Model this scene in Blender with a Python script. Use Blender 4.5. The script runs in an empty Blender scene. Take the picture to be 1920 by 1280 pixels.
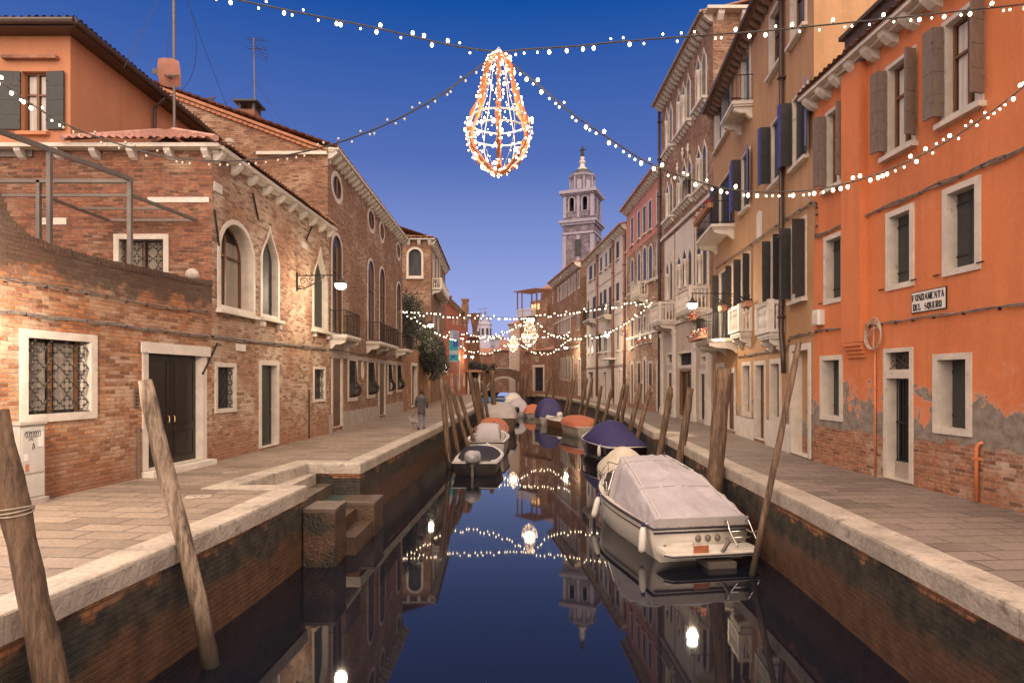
import bpy, bmesh, math, random
from mathutils import Vector, Matrix, geometry, noise
random.seed(7)
SC = bpy.context.scene
COL = SC.collection
F = 1150.0      # focal length in pixels of the 1920 wide photograph
EYE = 2.2       # eye height above the quay

# ---------------------------------------------------------------- camera
cam_d = bpy.data.cameras.new('camera'); cam = bpy.data.objects.new('camera', cam_d); COL.objects.link(cam)
cam.location = (0, 0, EYE); cam.rotation_euler = (math.radians(90), 0, 0)
cam_d.sensor_width = 36.0; cam_d.lens = 36.0 * F / 1920; cam_d.shift_y = 72.0 / 1920
cam_d.clip_start = 0.1; cam_d.clip_end = 3000
SC.camera = cam

# ---------------------------------------------------------------- dusk sky
w = bpy.data.worlds.new("World"); SC.world = w; w.use_nodes = True
nt = w.node_tree; nt.nodes.clear()
def N(t, ty, **kw):
    n = t.nodes.new(ty)
    for k, v in kw.items(): setattr(n, k, v)
    return n
tc = N(nt, 'ShaderNodeTexCoord'); sp = N(nt, 'ShaderNodeSeparateXYZ'); nt.links.new(tc.outputs['Generated'], sp.inputs[0])
rp = N(nt, 'ShaderNodeValToRGB'); nt.links.new(sp.outputs[2], rp.inputs[0])
cr = rp.color_ramp
stops = [(0.0, (.33, .375, .69)), (.09, (.285, .34, .64)), (.19, (.19, .255, .54)), (.335, (.070, .128, .38)), (.53, (.002, .060, .285)), (1.0, (.0, .02, .12))]
while len(cr.elements) < len(stops): cr.elements.new(.5)
for e, (p, c) in zip(cr.elements, stops): e.position = p; e.color = (*c, 1)
bg = N(nt, 'ShaderNodeBackground'); bg.inputs[1].default_value = .72; nt.links.new(rp.outputs[0], bg.inputs[0])
sky = N(nt, 'ShaderNodeTexSky', sky_type='NISHITA'); sky.sun_disc = False; sky.sun_elevation = math.radians(1.0); sky.sun_rotation = math.radians(200)
bg2 = N(nt, 'ShaderNodeBackground'); bg2.inputs[1].default_value = 0.05; nt.links.new(sky.outputs[0], bg2.inputs[0])
mxs = N(nt, 'ShaderNodeMixShader'); mxs.inputs[0].default_value = 0.04
nt.links.new(bg.outputs[0], mxs.inputs[1]); nt.links.new(bg2.outputs[0], mxs.inputs[2])
wo = N(nt, 'ShaderNodeOutputWorld'); nt.links.new(mxs.outputs[0], wo.inputs[0])
# the warm glow of the lit town
sd = bpy.data.lights.new('town_glow', 'SUN'); so = bpy.data.objects.new('town_glow', sd); COL.objects.link(so)
sd.energy = 4.4; sd.angle = math.radians(118); sd.color = (1.0, .76, .54)
so.rotation_euler = (math.radians(42), 0, math.radians(0))
SC.view_settings.view_transform = 'Standard'; SC.view_settings.look = 'None'
SC.view_settings.exposure = 0.86; SC.view_settings.gamma = 1
try:
    SC.cycles.use_denoising = True
    SC.cycles.denoiser = 'OPENIMAGEDENOISE'
    SC.cycles.sample_clamp_indirect = 3.0
    SC.cycles.max_bounces = 5; SC.cycles.diffuse_bounces = 2; SC.cycles.glossy_bounces = 3; SC.cycles.transmission_bounces = 2
    SC.cycles.caustics_reflective = False; SC.cycles.caustics_refractive = False
except Exception: pass

# ---------------------------------------------------------------- materials
def new_mat(name):
    m = bpy.data.materials.new(name); m.use_nodes = True
    t = m.node_tree; b = t.nodes['Principled BSDF']
    return m, t, b
def L(t, a, b): t.links.new(a, b)
def coord(t, wall=False, sc=1.0):
    tc = N(t, 'ShaderNodeTexCoord')
    if not wall: return tc.outputs['Object']
    s = N(t, 'ShaderNodeSeparateXYZ'); L(t, tc.outputs['Object'], s.inputs[0])
    a = N(t, 'ShaderNodeMath', operation='ADD'); L(t, s.outputs[0], a.inputs[0]); L(t, s.outputs[1], a.inputs[1])
    c = N(t, 'ShaderNodeCombineXYZ'); L(t, a.outputs[0], c.inputs[0]); L(t, s.outputs[2], c.inputs[1])
    return c.outputs[0]
def noise_n(t, vec, scale, detail=4, rough=.55, dist=0):
    n = N(t, 'ShaderNodeTexNoise'); n.inputs['Scale'].default_value = scale; n.inputs['Detail'].default_value = detail
    n.inputs['Roughness'].default_value = rough; n.inputs['Distortion'].default_value = dist; L(t, vec, n.inputs['Vector']); return n.outputs['Fac']
def mrange(t, v, a, b, c=0., d=1., smooth=False):
    n = N(t, 'ShaderNodeMapRange'); n.inputs[1].default_value = a; n.inputs[2].default_value = b; n.inputs[3].default_value = c; n.inputs[4].default_value = d
    if smooth: n.interpolation_type = 'SMOOTHSTEP'
    L(t, v, n.inputs[0]); return n.outputs[0]
def mixc(t, f, a, b, mode='MIX'):
    n = N(t, 'ShaderNodeMix', data_type='RGBA', blend_type=mode)
    for i, s in ((0, f), (6, a), (7, b)):
        if isinstance(s, (float, int)): n.inputs[i].default_value = s
        elif isinstance(s, tuple): n.inputs[i].default_value = (*s, 1)
        else: L(t, s, n.inputs[i])
    return n.outputs[2]
def mth(t, op, a, b=None):
    n = N(t, 'ShaderNodeMath', operation=op)
    for i, s in ((0, a), (1, b)):
        if s is None: continue
        if isinstance(s, (float, int)): n.inputs[i].default_value = s
        else: L(t, s, n.inputs[i])
    return n.outputs[0]
def bump(t, b, h, strength=.3, dist=.02):
    n = N(t, 'ShaderNodeBump'); n.inputs['Strength'].default_value = strength; n.inputs['Distance'].default_value = dist
    L(t, h, n.inputs['Height']); L(t, n.outputs[0], b.inputs['Normal'])
def sep_z(t, vec):
    s = N(t, 'ShaderNodeSeparateXYZ'); L(t, vec, s.inputs[0]); return s.outputs
def plain(name, c, rough=.7, var=.25, scale=3., bs=.15, metal=0, bd=.01, stretch=None, dirt=None):
    m, t, b = new_mat(name); v = coord(t)
    if stretch:
        mp = N(t, 'ShaderNodeMapping'); mp.inputs['Scale'].default_value = stretch; L(t, v, mp.inputs[0]); v = mp.outputs[0]
    n1 = noise_n(t, v, scale, 6, .6); n2 = noise_n(t, v, scale * 9, 4, .6)
    lo = tuple(x * (1 - var) for x in c); hi = tuple(min(1, x * (1 + var)) for x in c)
    col = mixc(t, mrange(t, n1, .3, .7), lo, hi)
    col = mixc(t, mrange(t, n2, .35, .7, 0, .5), col, tuple(x * (1 - var * 1.2) for x in c))
    if dirt:
        n3 = noise_n(t, v, dirt[1], 8, .65); col = mixc(t, mrange(t, n3, dirt[2], dirt[2] + .12, 0, .8), col, dirt[0])
    L(t, col, b.inputs['Base Color']); b.inputs['Roughness'].default_value = rough; b.inputs['Metallic'].default_value = metal
    if bs: bump(t, b, n2, bs, bd)
    return m
def brick_layer(t, uv, c1, c2, mortar, bw=.27, rh=.08, ms=.013, salt=None, salt_amt=.45, dark=None, dark_amt=.6):
    nz = N(t, 'ShaderNodeTexNoise'); nz.inputs['Scale'].default_value = 5; nz.inputs['Detail'].default_value = 3; L(t, uv, nz.inputs['Vector'])
    d = N(t, 'ShaderNodeVectorMath', operation='SCALE'); L(t, nz.outputs['Color'], d.inputs[0]); d.inputs['Scale'].default_value = .018
    a = N(t, 'ShaderNodeVectorMath', operation='ADD'); L(t, uv, a.inputs[0]); L(t, d.outputs[0], a.inputs[1])
    sx = N(t, 'ShaderNodeSeparateXYZ'); L(t, a.outputs[0], sx.inputs[0])
    row = mth(t, 'FLOOR', mth(t, 'DIVIDE', sx.outputs[1], rh)); od = mth(t, 'FLOORED_MODULO', row, 2.)
    offs = mth(t, 'MULTIPLY', mth(t, 'SUBTRACT', 1., od), .5 * bw); cl = mth(t, 'FLOOR', mth(t, 'DIVIDE', mth(t, 'ADD', sx.outputs[0], offs), bw))
    cid = N(t, 'ShaderNodeCombineXYZ'); L(t, cl, cid.inputs[0]); L(t, row, cid.inputs[1]); wn = N(t, 'ShaderNodeTexWhiteNoise', noise_dimensions='2D'); L(t, cid.outputs[0], wn.inputs['Vector'])
    rb = N(t, 'ShaderNodeValToRGB'); rb.color_ramp.interpolation = 'CONSTANT'; E = rb.color_ramp.elements; pal = [(0., tuple(x * .6 for x in c2)), (.10, c2), (.26, tuple((x + y_) / 2 for x, y_ in zip(c1, c2))), (.50, c1), (.80, tuple(min(1, x * 1.15) for x in c1)), (.94, tuple(x * .35 + y_ * .65 for x, y_ in zip(mortar, c1)))]
    while len(E) < len(pal): E.new(.5)
    for e_, (p_, c_) in zip(E, pal): e_.position = p_; e_.color = (*c_, 1)
    L(t, wn.outputs['Value'], rb.inputs[0])
    br = N(t, 'ShaderNodeTexBrick'); br.inputs['Scale'].default_value = 1; br.inputs['Brick Width'].default_value = bw; br.inputs['Row Height'].default_value = rh
    br.inputs['Mortar Size'].default_value = ms; br.inputs['Mortar Smooth'].default_value = .35; br.inputs['Bias'].default_value = -.1
    br.inputs['Color1'].default_value = (*c1, 1); br.inputs['Color2'].default_value = (*c2, 1); br.inputs['Mortar'].default_value = (*mortar, 1)
    L(t, a.outputs[0], br.inputs['Vector'])
    nm = noise_n(t, uv, 3, 5, .6); col = mixc(t, br.outputs['Fac'], rb.outputs[0], mixc(t, mrange(t, nm, .35, .65), mortar, tuple(x * .42 for x in mortar)))
    n4 = noise_n(t, uv, 9, 6, .75)
    col = mixc(t, mrange(t, n4, .38, .66, 0, .8), col, tuple(x * .42 for x in c1))
    if salt:
        s1 = noise_n(t, uv, .55, 7, .62); s2 = noise_n(t, uv, 9, 4, .7)
        f = mth(t, 'MULTIPLY', mrange(t, s1, .52 - salt_amt * .12, .66 - salt_amt * .08), mrange(t, mth(t, 'ADD', s2, mth(t, 'MULTIPLY', wn.outputs['Value'], .35)), .52, .72)); col = mixc(t, mth(t, 'MULTIPLY', f, .85), col, salt)
    if dark:
        mp = N(t, 'ShaderNodeVectorMath', operation='ADD'); L(t, uv, mp.inputs[0]); mp.inputs[1].default_value = (31, 17, 5)
        s3 = noise_n(t, mp.outputs[0], .8, 9, .7); col = mixc(t, mrange(t, s3, .5, .72, 0, dark_amt), col, dark)
    hgt = mth(t, 'ADD', mth(t, 'MULTIPLY', br.outputs['Fac'], -1.2), mth(t, 'ADD', mth(t, 'MULTIPLY', n4, 1.1), mth(t, 'MULTIPLY', wn.outputs['Value'], .5)))
    return col, hgt
def brick(name, c1, c2, mortar, damp=None, topdark=None, **kw):
    m, t, b = new_mat(name); uv = coord(t, True)
    col, h = brick_layer(t, uv, c1, c2, mortar, **kw)
    o = sep_z(t, uv)
    if damp:
        n = noise_n(t, uv, 1.6, 6, .6); f = mrange(t, mth(t, 'ADD', o[1], mth(t, 'MULTIPLY', n, -1.2)), -.6, .5, .75, 0.); col = mixc(t, f, col, damp)
    if topdark:
        n = noise_n(t, uv, 1.1, 8, .68); f = mrange(t, mth(t, 'ADD', o[1], mth(t, 'MULTIPLY', n, 2.2)), topdark[1], topdark[1] + .35, 0., .86); col = mixc(t, f, col, topdark[0])
    L(t, col, b.inputs['Base Color']); b.inputs['Roughness'].default_value = .85; bump(t, b, h, 1.0, .028); return m
def plaster(name, c, c2=None, streak=.25, peel=None, rough=.8):
    """peel=(z_brick, z_grey): below z_brick bare brick, up to z_grey patches of grey render"""
    m, t, b = new_mat(name); uv = coord(t, True); o = sep_z(t, uv)
    n1 = noise_n(t, uv, .45, 6, .6); n2 = noise_n(t, uv, 12, 5, .65)
    mp = N(t, 'ShaderNodeMapping'); mp.inputs['Scale'].default_value = (2.6, .25, 1); L(t, uv, mp.inputs[0]); n3 = noise_n(t, mp.outputs[0], 1, 5, .65)
    c2 = c2 or tuple(x * .8 for x in c)
    col = mixc(t, mrange(t, n1, .35, .68), c, c2)
    col = mixc(t, mrange(t, n3, .46, .72, 0, streak), col, tuple(x * .5 for x in c)); n5 = noise_n(t, uv, 1.7, 9, .7); col = mixc(t, mrange(t, n5, .54, .68, 0, .2), col, tuple(min(1, x * 1.1 + .10) for x in c))
    col = mixc(t, mrange(t, n2, .4, .75, 0, .3), col, tuple(min(1, x * 1.25) for x in c))
    h = n2
    if peel:
        np_ = noise_n(t, uv, 1.7, 12, .68, .15); nb = noise_n(t, uv, 2.2, 5, .5)
        g = mth(t, 'ADD', o[1], mth(t, 'MULTIPLY', mth(t, 'SUBTRACT', np_, .5), 4.6))
        grey = mrange(t, g, peel[1], peel[1] + .05, 1., 0.)
        ng = noise_n(t, uv, 6, 6, .6)
        col = mixc(t, mrange(t, g, peel[1] + .05, peel[1] + .5, .55, 0.), col, tuple(min(1, x * .85 + .09) for x in c))
        col = mixc(t, mth(t, 'MULTIPLY', mrange(t, g, peel[1] + .03, peel[1] + .13, 1., 0.), .55), col, (.50, .40, .31))
        col = mixc(t, grey, col, mixc(t, mrange(t, ng, .35, .65), (.27, .225, .18), (.15, .122, .098)))
        bc, bh = brick_layer(t, uv, (.40, .155, .07), (.27, .10, .05), (.42, .33, .24), salt=(.5, .42, .32), salt_amt=.3)
        k = mth(t, 'ADD', o[1], mth(t, 'MULTIPLY', mth(t, 'SUBTRACT', nb, .5), .55))
        isb = mrange(t, k, peel[0], peel[0] + .03, 1., 0.)
        col = mixc(t, isb, col, bc)
        h = mth(t, 'ADD', mth(t, 'ADD', mth(t, 'MULTIPLY', n2, .3), mth(t, 'MULTIPLY', grey, -1.3)), mth(t, 'MULTIPLY', isb, mth(t, 'ADD', bh, -1.0)))
    L(t, col, b.inputs['Base Color']); b.inputs['Roughness'].default_value = rough; bump(t, b, h, .35 if peel else .2, .012); return m
def emit(name, c, s):
    m, t, b = new_mat(name); b.inputs['Base Color'].default_value = (*c, 1); b.inputs['Emission Color'].default_value = (*c, 1); b.inputs['Emission Strength'].default_value = s
    try: m.cycles.emission_sampling = 'NONE'
    except Exception: pass
    return m
def glassy(name, c, rough=.08, bs=0):
    m, t, b = new_mat(name); v = coord(t); n = noise_n(t, v, 1.7, 3)
    col = mixc(t, mrange(t, n, .35, .65), c, tuple(x * .45 for x in c)); L(t, col, b.inputs['Base Color']); b.inputs['Roughness'].default_value = rough
    b.inputs['IOR'].default_value = 1.3; bump(t, b, n, .05, .01); return m
def paving(name, c1, c2, mortar, bw, rh, rot=0., wear=(.55, .45, .35)):
    m, t, b = new_mat(name); v = coord(t)
    mp = N(t, 'ShaderNodeMapping'); mp.inputs['Rotation'].default_value = (0, 0, rot); L(t, v, mp.inputs[0]); v = mp.outputs[0]
    nz = N(t, 'ShaderNodeTexNoise'); nz.inputs['Scale'].default_value = 1.6; nz.inputs['Detail'].default_value = 3; L(t, v, nz.inputs['Vector'])
    d = N(t, 'ShaderNodeVectorMath', operation='SCALE'); L(t, nz.outputs['Color'], d.inputs[0]); d.inputs['Scale'].default_value = .07
    a = N(t, 'ShaderNodeVectorMath', operation='ADD'); L(t, v, a.inputs[0]); L(t, d.outputs[0], a.inputs[1])
    br = N(t, 'ShaderNodeTexBrick'); br.inputs['Scale'].default_value = 1; br.inputs['Brick Width'].default_value = bw; br.inputs['Row Height'].default_value = rh
    br.inputs['Mortar Size'].default_value = .018; br.inputs['Mortar Smooth'].default_value = .4
    br.inputs['Color1'].default_value = (*c1, 1); br.inputs['Color2'].default_value = (*c2, 1); br.inputs['Mortar'].default_value = (*mortar, 1); L(t, a.outputs[0], br.inputs['Vector'])
    n1 = noise_n(t, v, .5, 6, .6); n2 = noise_n(t, v, 14, 6, .7)
    col = mixc(t, mrange(t, n1, .42, .72, 0, .6), br.outputs['Color'], wear)
    col = mixc(t, mrange(t, n2, .4, .7, 0, .5), col, tuple(x * .5 for x in c1))
    L(t, col, b.inputs['Base Color']); L(t, mrange(t, n2, .3, .7, .45, .8), b.inputs['Roughness'])
    bump(t, b, mth(t, 'ADD', mth(t, 'MULTIPLY', br.outputs['Fac'], -1.), mth(t, 'MULTIPLY', n2, .6)), .7, .016); return m

STONE = plain('istrian stone', (.60, .54, .46), .65, .16, 2.2, .5, dirt=((.24, .19, .14), 3.5, .62), bd=.02)
STONE_W = plain('white stone trim', (.56, .49, .41), .6, .18, 3, .4, dirt=((.22, .17, .125), 4, .6))
KERB = plain('kerb stone', (.41, .35, .285), .55, .34, 1.3, .9, dirt=((.15, .115, .085), 4, .57), bd=.03)
STONE_D = plain('grey stone', (.36, .30, .25), .7, .25, 2.4, .4, dirt=((.14, .11, .09), 3, .58))
BR_OLD = brick('old orange brick', (.49, .175, .055), (.31, .105, .042), (.38, .28, .19), salt=(.52, .40, .28), salt_amt=.65, damp=(.20, .09, .05), dark=(.15, .075, .04), dark_amt=.45, topdark=((.055, .033, .022), 5.0))
BR_PALE = brick('pale weathered brick', (.45, .215, .11), (.30, .14, .075), (.38, .30, .22), salt=(.52, .42, .31), salt_amt=.95, damp=(.28, .12, .06), dark=(.18, .10, .06), dark_amt=.35)
BR_DARK = brick('dark red brick', (.33, .115, .055), (.18, .065, .035), (.36, .26, .18), salt=(.40, .28, .18), salt_amt=.2, dark=(.10, .05, .03), dark_amt=.5)
BR_TALL = brick('brown brick', (.38, .185, .10), (.26, .125, .07), (.36, .27, .19), salt=(.48, .34, .23), salt_amt=.3, dark=(.15, .075, .045), dark_amt=.45)
BR_GARD = brick('garden wall brick', (.48, .19, .08), (.36, .13, .055), (.42, .30, .2), salt=(.52, .37, .22), salt_amt=.4, dark=(.14, .07, .04), dark_amt=.7)
BR_FAR = brick('distant brick', (.36, .17, .095), (.27, .12, .07), (.38, .28, .2), salt=(.46, .34, .25), salt_amt=.4, dark=(.2, .1, .07), dark_amt=.4)
PL_OR = plaster('orange plaster', (.57, .178, .062), (.50, .150, .052), .45, peel=(.95, 1.62))
PL_OR2 = plaster('faded orange plaster', (.48, .205, .095), (.42, .17, .08), .25)
PL_YE = plaster('ochre plaster', (.43, .245, .115), (.35, .19, .085), .5, peel=(.55, 1.1))
PL_PK = plaster('pink plaster', (.52, .22, .16), (.44, .18, .13), .35)
PL_WH = plaster('white plaster', (.60, .53, .45), (.50, .43, .36), .45)
PL_RD = plaster('red plaster', (.42, .13, .06), (.36, .11, .05), .3)
PL_CR = plaster('cream plaster', (.46, .34, .25), (.38, .27, .19), .4)
PL_GY = plaster('stone facing', (.45, .37, .30), (.33, .27, .22), .5)
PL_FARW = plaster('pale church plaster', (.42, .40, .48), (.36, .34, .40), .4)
TWR = brick('tower brick', (.19, .155, .18), (.14, .11, .135), (.23, .19, .215), salt=(.30, .25, .28), salt_amt=.4, dark=(.18, .12, .13), dark_amt=.3, bw=.5, rh=.16)  # violet cast of blue sky light put into the tower colours
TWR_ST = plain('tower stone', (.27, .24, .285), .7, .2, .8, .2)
TILE = plain('roof tile', (.33, .155, .095), .85, .45, 1.6, .5, dirt=((.13, .08, .06), 5, .56))
TILE_PK = plain('pink roof tile', (.46, .245, .19), .8, .35, 2.2, .4, dirt=((.22, .12, .09), 6, .6))
WOOD_P = plain('weathered pile wood', (.34, .225, .135), .85, .4, 1.5, .9, bd=.03, stretch=(7, 7, .8), dirt=((.07, .04, .025), 2.5, .57))
WOOD_B = plain('window wood', (.17, .075, .032), .5, .3, 4, .2, stretch=(8, 8, 1))
SH_DK = plain('dark green shutter', (.035, .037, .032), .55, .4, 6, .3, stretch=(6, 6, 1))
SH_BR = plain('brown grey shutter', (.17, .125, .095), .6, .25, 5, .3, stretch=(6, 6, 1))
SH_BL = plain('blue shutter', (.05, .055, .22), .5, .3, 5, .3, stretch=(6, 6, 1))
SH_BK = plain('black shutter', (.022, .018, .016), .5, .4, 5, .3)
SH_TL = plain('petrol blue shutter', (.03, .11, .20), .5, .3, 5, .2)
SH_BN = plain('brown shutter', (.17, .07, .035), .6, .3, 5, .2)
DOOR_BK = plain('black brown door', (.020, .014, .012), .3, .4, 5, .1, stretch=(6, 6, 1))
DOOR_GR = plain('dark green door', (.022, .026, .021), .35, .3, 5, .1)
DOOR_BR = plain('brown door', (.11, .055, .03), .5, .35, 5, .2, stretch=(6, 6, 1))
IRON = plain('wrought iron', (.025, .022, .02), .5, .3, 8, .2, metal=.4)
RUST = plain('rusty iron', (.085, .055, .042), .65, .4, 6, .3, metal=.3)
STEEL = plain('grey painted steel', (.15, .125, .105), .5, .2, 4, .1, metal=.3)
CHROME = plain('polished steel', (.6, .58, .55), .2, .1, 4, 0, metal=1)
BRASS = plain('brass', (.7, .5, .25), .3, .1, 6, 0, metal=1)
GLASS = glassy('window glass', (.045, .04, .038), .32)
GLASS_B = glassy('blue grey glass', (.06, .085, .13))
GLASS_G = glassy('grey green glass', (.20, .19, .17), .3)
GLASS_K = glassy('smoky glass', (.07, .066, .06), .2)
CURT = plain('white curtain', (.55, .50, .44), .9, .3, 1.2, .2, stretch=(14, 14, .4))
CURT_W = plain('net curtain', (.30, .255, .20), .9, .35, 1.2, .2, stretch=(14, 14, .4))
CABLE = plain('grey cable', (.20, .165, .135), .6, .45, 12, .3)
CABLE_D = plain('dark cable', (.03, .025, .022), .6, .3, 12, 0)
CABLE_W = plain('pale cable', (.42, .34, .26), .6, .2, 12, 0)
PIPE_BR = plain('brown downpipe', (.055, .032, .022), .4, .3, 5, .1)
PIPE_RD = plain('copper red downpipe', (.24, .10, .06), .5, .25, 5, .1)
PIPE_OR = plain('orange painted pipe', (.55, .18, .07), .5, .2, 5, .1)
WHITE = plain('white enamel', (.62, .58, .52), .4, .1, 5, .05)
BLACK = plain('black paint', (.012, .012, .012), .4, .2, 8, 0)
LEAF = plain('ivy leaf', (.042, .040, .026), .6, .55, 1.3, .1)
LEAF_D = plain('dark leaf', (.042, .045, .026), .6, .5, 1.3, .1)
FL_R = plain('red petals', (.55, .06, .03), .6, .3, 8, 0)
FL_W = plain('white petals', (.65, .55, .5), .6, .2, 8, 0)
TERRA = plain('terracotta', (.38, .17, .09), .8, .25, 5, .2)
GLOW = emit('bulb glow', (1.0, .78, .50), 9)
GLOW2 = emit('street lamp glow', (1.0, .90, .72), 30)
GLOW3 = emit('warm interior glow', (1.0, .55, .24), .7)
TINSEL = plain('orange tinsel', (.46, .15, .045), .45, .5, 18, .8)
GEL = plain('white gelcoat', (.62, .57, .50), .28, .12, 1.5, .08, dirt=((.33, .26, .19), 3, .66))
GEL_C = plain('cream gelcoat', (.52, .45, .36), .35, .2, 2, .1, dirt=((.25, .19, .13), 3, .62))
CANV = plain('lilac grey canvas', (.40, .365, .385), .85, .16, 1.2, .5, dirt=((.22, .19, .18), 5, .62))
CANV_G = plain('grey canvas', (.36, .32, .30), .85, .15, 2, .3)
CANV_C = plain('cream canvas', (.55, .48, .38), .85, .2, 2, .5, dirt=((.25, .2, .15), 6, .6))
CANV_B = plain('navy blue canvas', (.028, .021, .095), .7, .2, 2, .3)
CANV_O = plain('orange canvas', (.42, .13, .06), .8, .18, 2, .3)
CANV_BL = plain('bright blue tarpaulin', (.02, .19, .48), .6, .2, 2, .3)
NAVY = plain('dark hull', (.018, .015, .018), .25, .3, 3, .05)
WOODH = plain('varnished hull', (.22, .10, .045), .35, .3, 3, .1, stretch=(1, 6, 6))
BROWN_H = plain('brown hull', (.20, .135, .085), .6, .3, 2, .2)
STRIPE = plain('dark rubbing strake', (.03, .022, .03), .5, .2, 4, 0)
LEAD = plain('blue lead dome', (.16, .19, .34), .5, .2, .6, .1)
SKIN = plain('skin', (.45, .26, .18), .6, .08, 6, 0)
COAT = plain('dark coat', (.055, .045, .048), .9, .2, 6, .1)
JEANS = plain('grey blue jeans', (.13, .135, .17), .9, .2, 8, .1)
HAIRM = plain('dark hair', (.03, .018, .012), .7, .3, 30, .2)
FURM = plain('pale grey fur', (.34, .29, .25), .9, .35, 20, .5)
PAVE_L = paving('worn stone paving', (.27, .205, .155), (.15, .11, .082), (.04, .03, .023), .85, .42, math.radians(5), (.36, .285, .215))
PAVE_R = paving('dark trachyte paving', (.22, .175, .145), (.13, .10, .08), (.045, .034, .028), .8, .38, math.radians(-3), (.28, .22, .175))
# wet quay brick
def quay_mat():
    m, t, b = new_mat('wet quay brick'); uv = coord(t, True); o = sep_z(t, uv)
    col, h = brick_layer(t, uv, (.42, .16, .06), (.30, .11, .045), (.13, .09, .055), salt=(.22, .13, .07), salt_amt=.3)
    n = noise_n(t, uv, 1.3, 9, .66); n2 = noise_n(t, uv, 3.5, 6, .6)
    z = mth(t, 'ADD', o[1], mth(t, 'MULTIPLY', mth(t, 'SUBTRACT', n, .5), 1.1))
    dark = mixc(t, mrange(t, n2, .4, .6), (.020, .017, .012), (.055, .042, .028))
    col = mixc(t, mrange(t, z, -.36, -.25, 1., 0.), col, dark)
    n3 = noise_n(t, uv, .7, 5, .6)
    col = mixc(t, mth(t, 'MULTIPLY', mrange(t, n3, .56, .68), mrange(t, z, -1., -.4, 1., 0.)), col, (.012, .030, .030))
    brown = mixc(t, mrange(t, n2, .35, .65), (.065, .032, .018), (.125, .062, .033))
    col = mixc(t, mrange(t, z, -1.02, -.72, .93, 0., True), col, brown)
    L(t, col, b.inputs['Base Color']); L(t, mrange(t, o[1], -1.1, -.5, .5, .8), b.inputs['Roughness'])
    bump(t, b, mth(t, 'ADD', h, mth(t, 'MULTIPLY', n2, 1.2)), .8, .02); return m
QUAY = quay_mat()
def pole_mat(nm='mooring pile wood', c_lo=(.055, .031, .017), c_hi=(.235, .145, .085)):
    m, t, b = new_mat(nm); v = coord(t); o = sep_z(t, v)
    mp = N(t, 'ShaderNodeMapping'); mp.inputs['Scale'].default_value = (9, 9, .9); L(t, v, mp.inputs[0])
    n1 = noise_n(t, mp.outputs[0], 1.6, 10, .75); m2 = N(t, 'ShaderNodeMapping'); m2.inputs['Scale'].default_value = (3, 3, .5); L(t, v, m2.inputs[0]); n2 = noise_n(t, m2.outputs[0], 2.2, 9, .72)
    col = mixc(t, mrange(t, n1, .36, .64), c_lo, c_hi)
    col = mixc(t, mrange(t, n2, .48, .60, 0, .8), col, (.045, .028, .018))
    z = mth(t, 'ADD', o[2], mth(t, 'MULTIPLY', n2, .5))
    col = mixc(t, mrange(t, z, -.95, -.35, .9, 0.), col, (.040, .022, .012)); col = mixc(t, mrange(t, z, -1.32, -1.05, .9, 0.), col, (.012, .014, .009))
    L(t, col, b.inputs['Base Color']); b.inputs['Roughness'].default_value = .8; bump(t, b, n1, .9, .03); return m
PILE = pole_mat(); PILE_P = pole_mat('pale mooring pile wood', (.12, .075, .045), (.46, .35, .25))
def water_mat():
    m, t, b = new_mat('canal water'); v = coord(t)
    mp = N(t, 'ShaderNodeMapping'); mp.inputs['Scale'].default_value = (1.0, .35, 1); L(t, v, mp.inputs[0]); n = noise_n(t, mp.outputs[0], 1.1, 3, .5)
    b.inputs['Base Color'].default_value = (.006, .007, .012, 1); b.inputs['Roughness'].default_value = .03; b.inputs['IOR'].default_value = 1.5
    bump(t, b, n, .05, .02); return m
WATER = water_mat()

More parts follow.
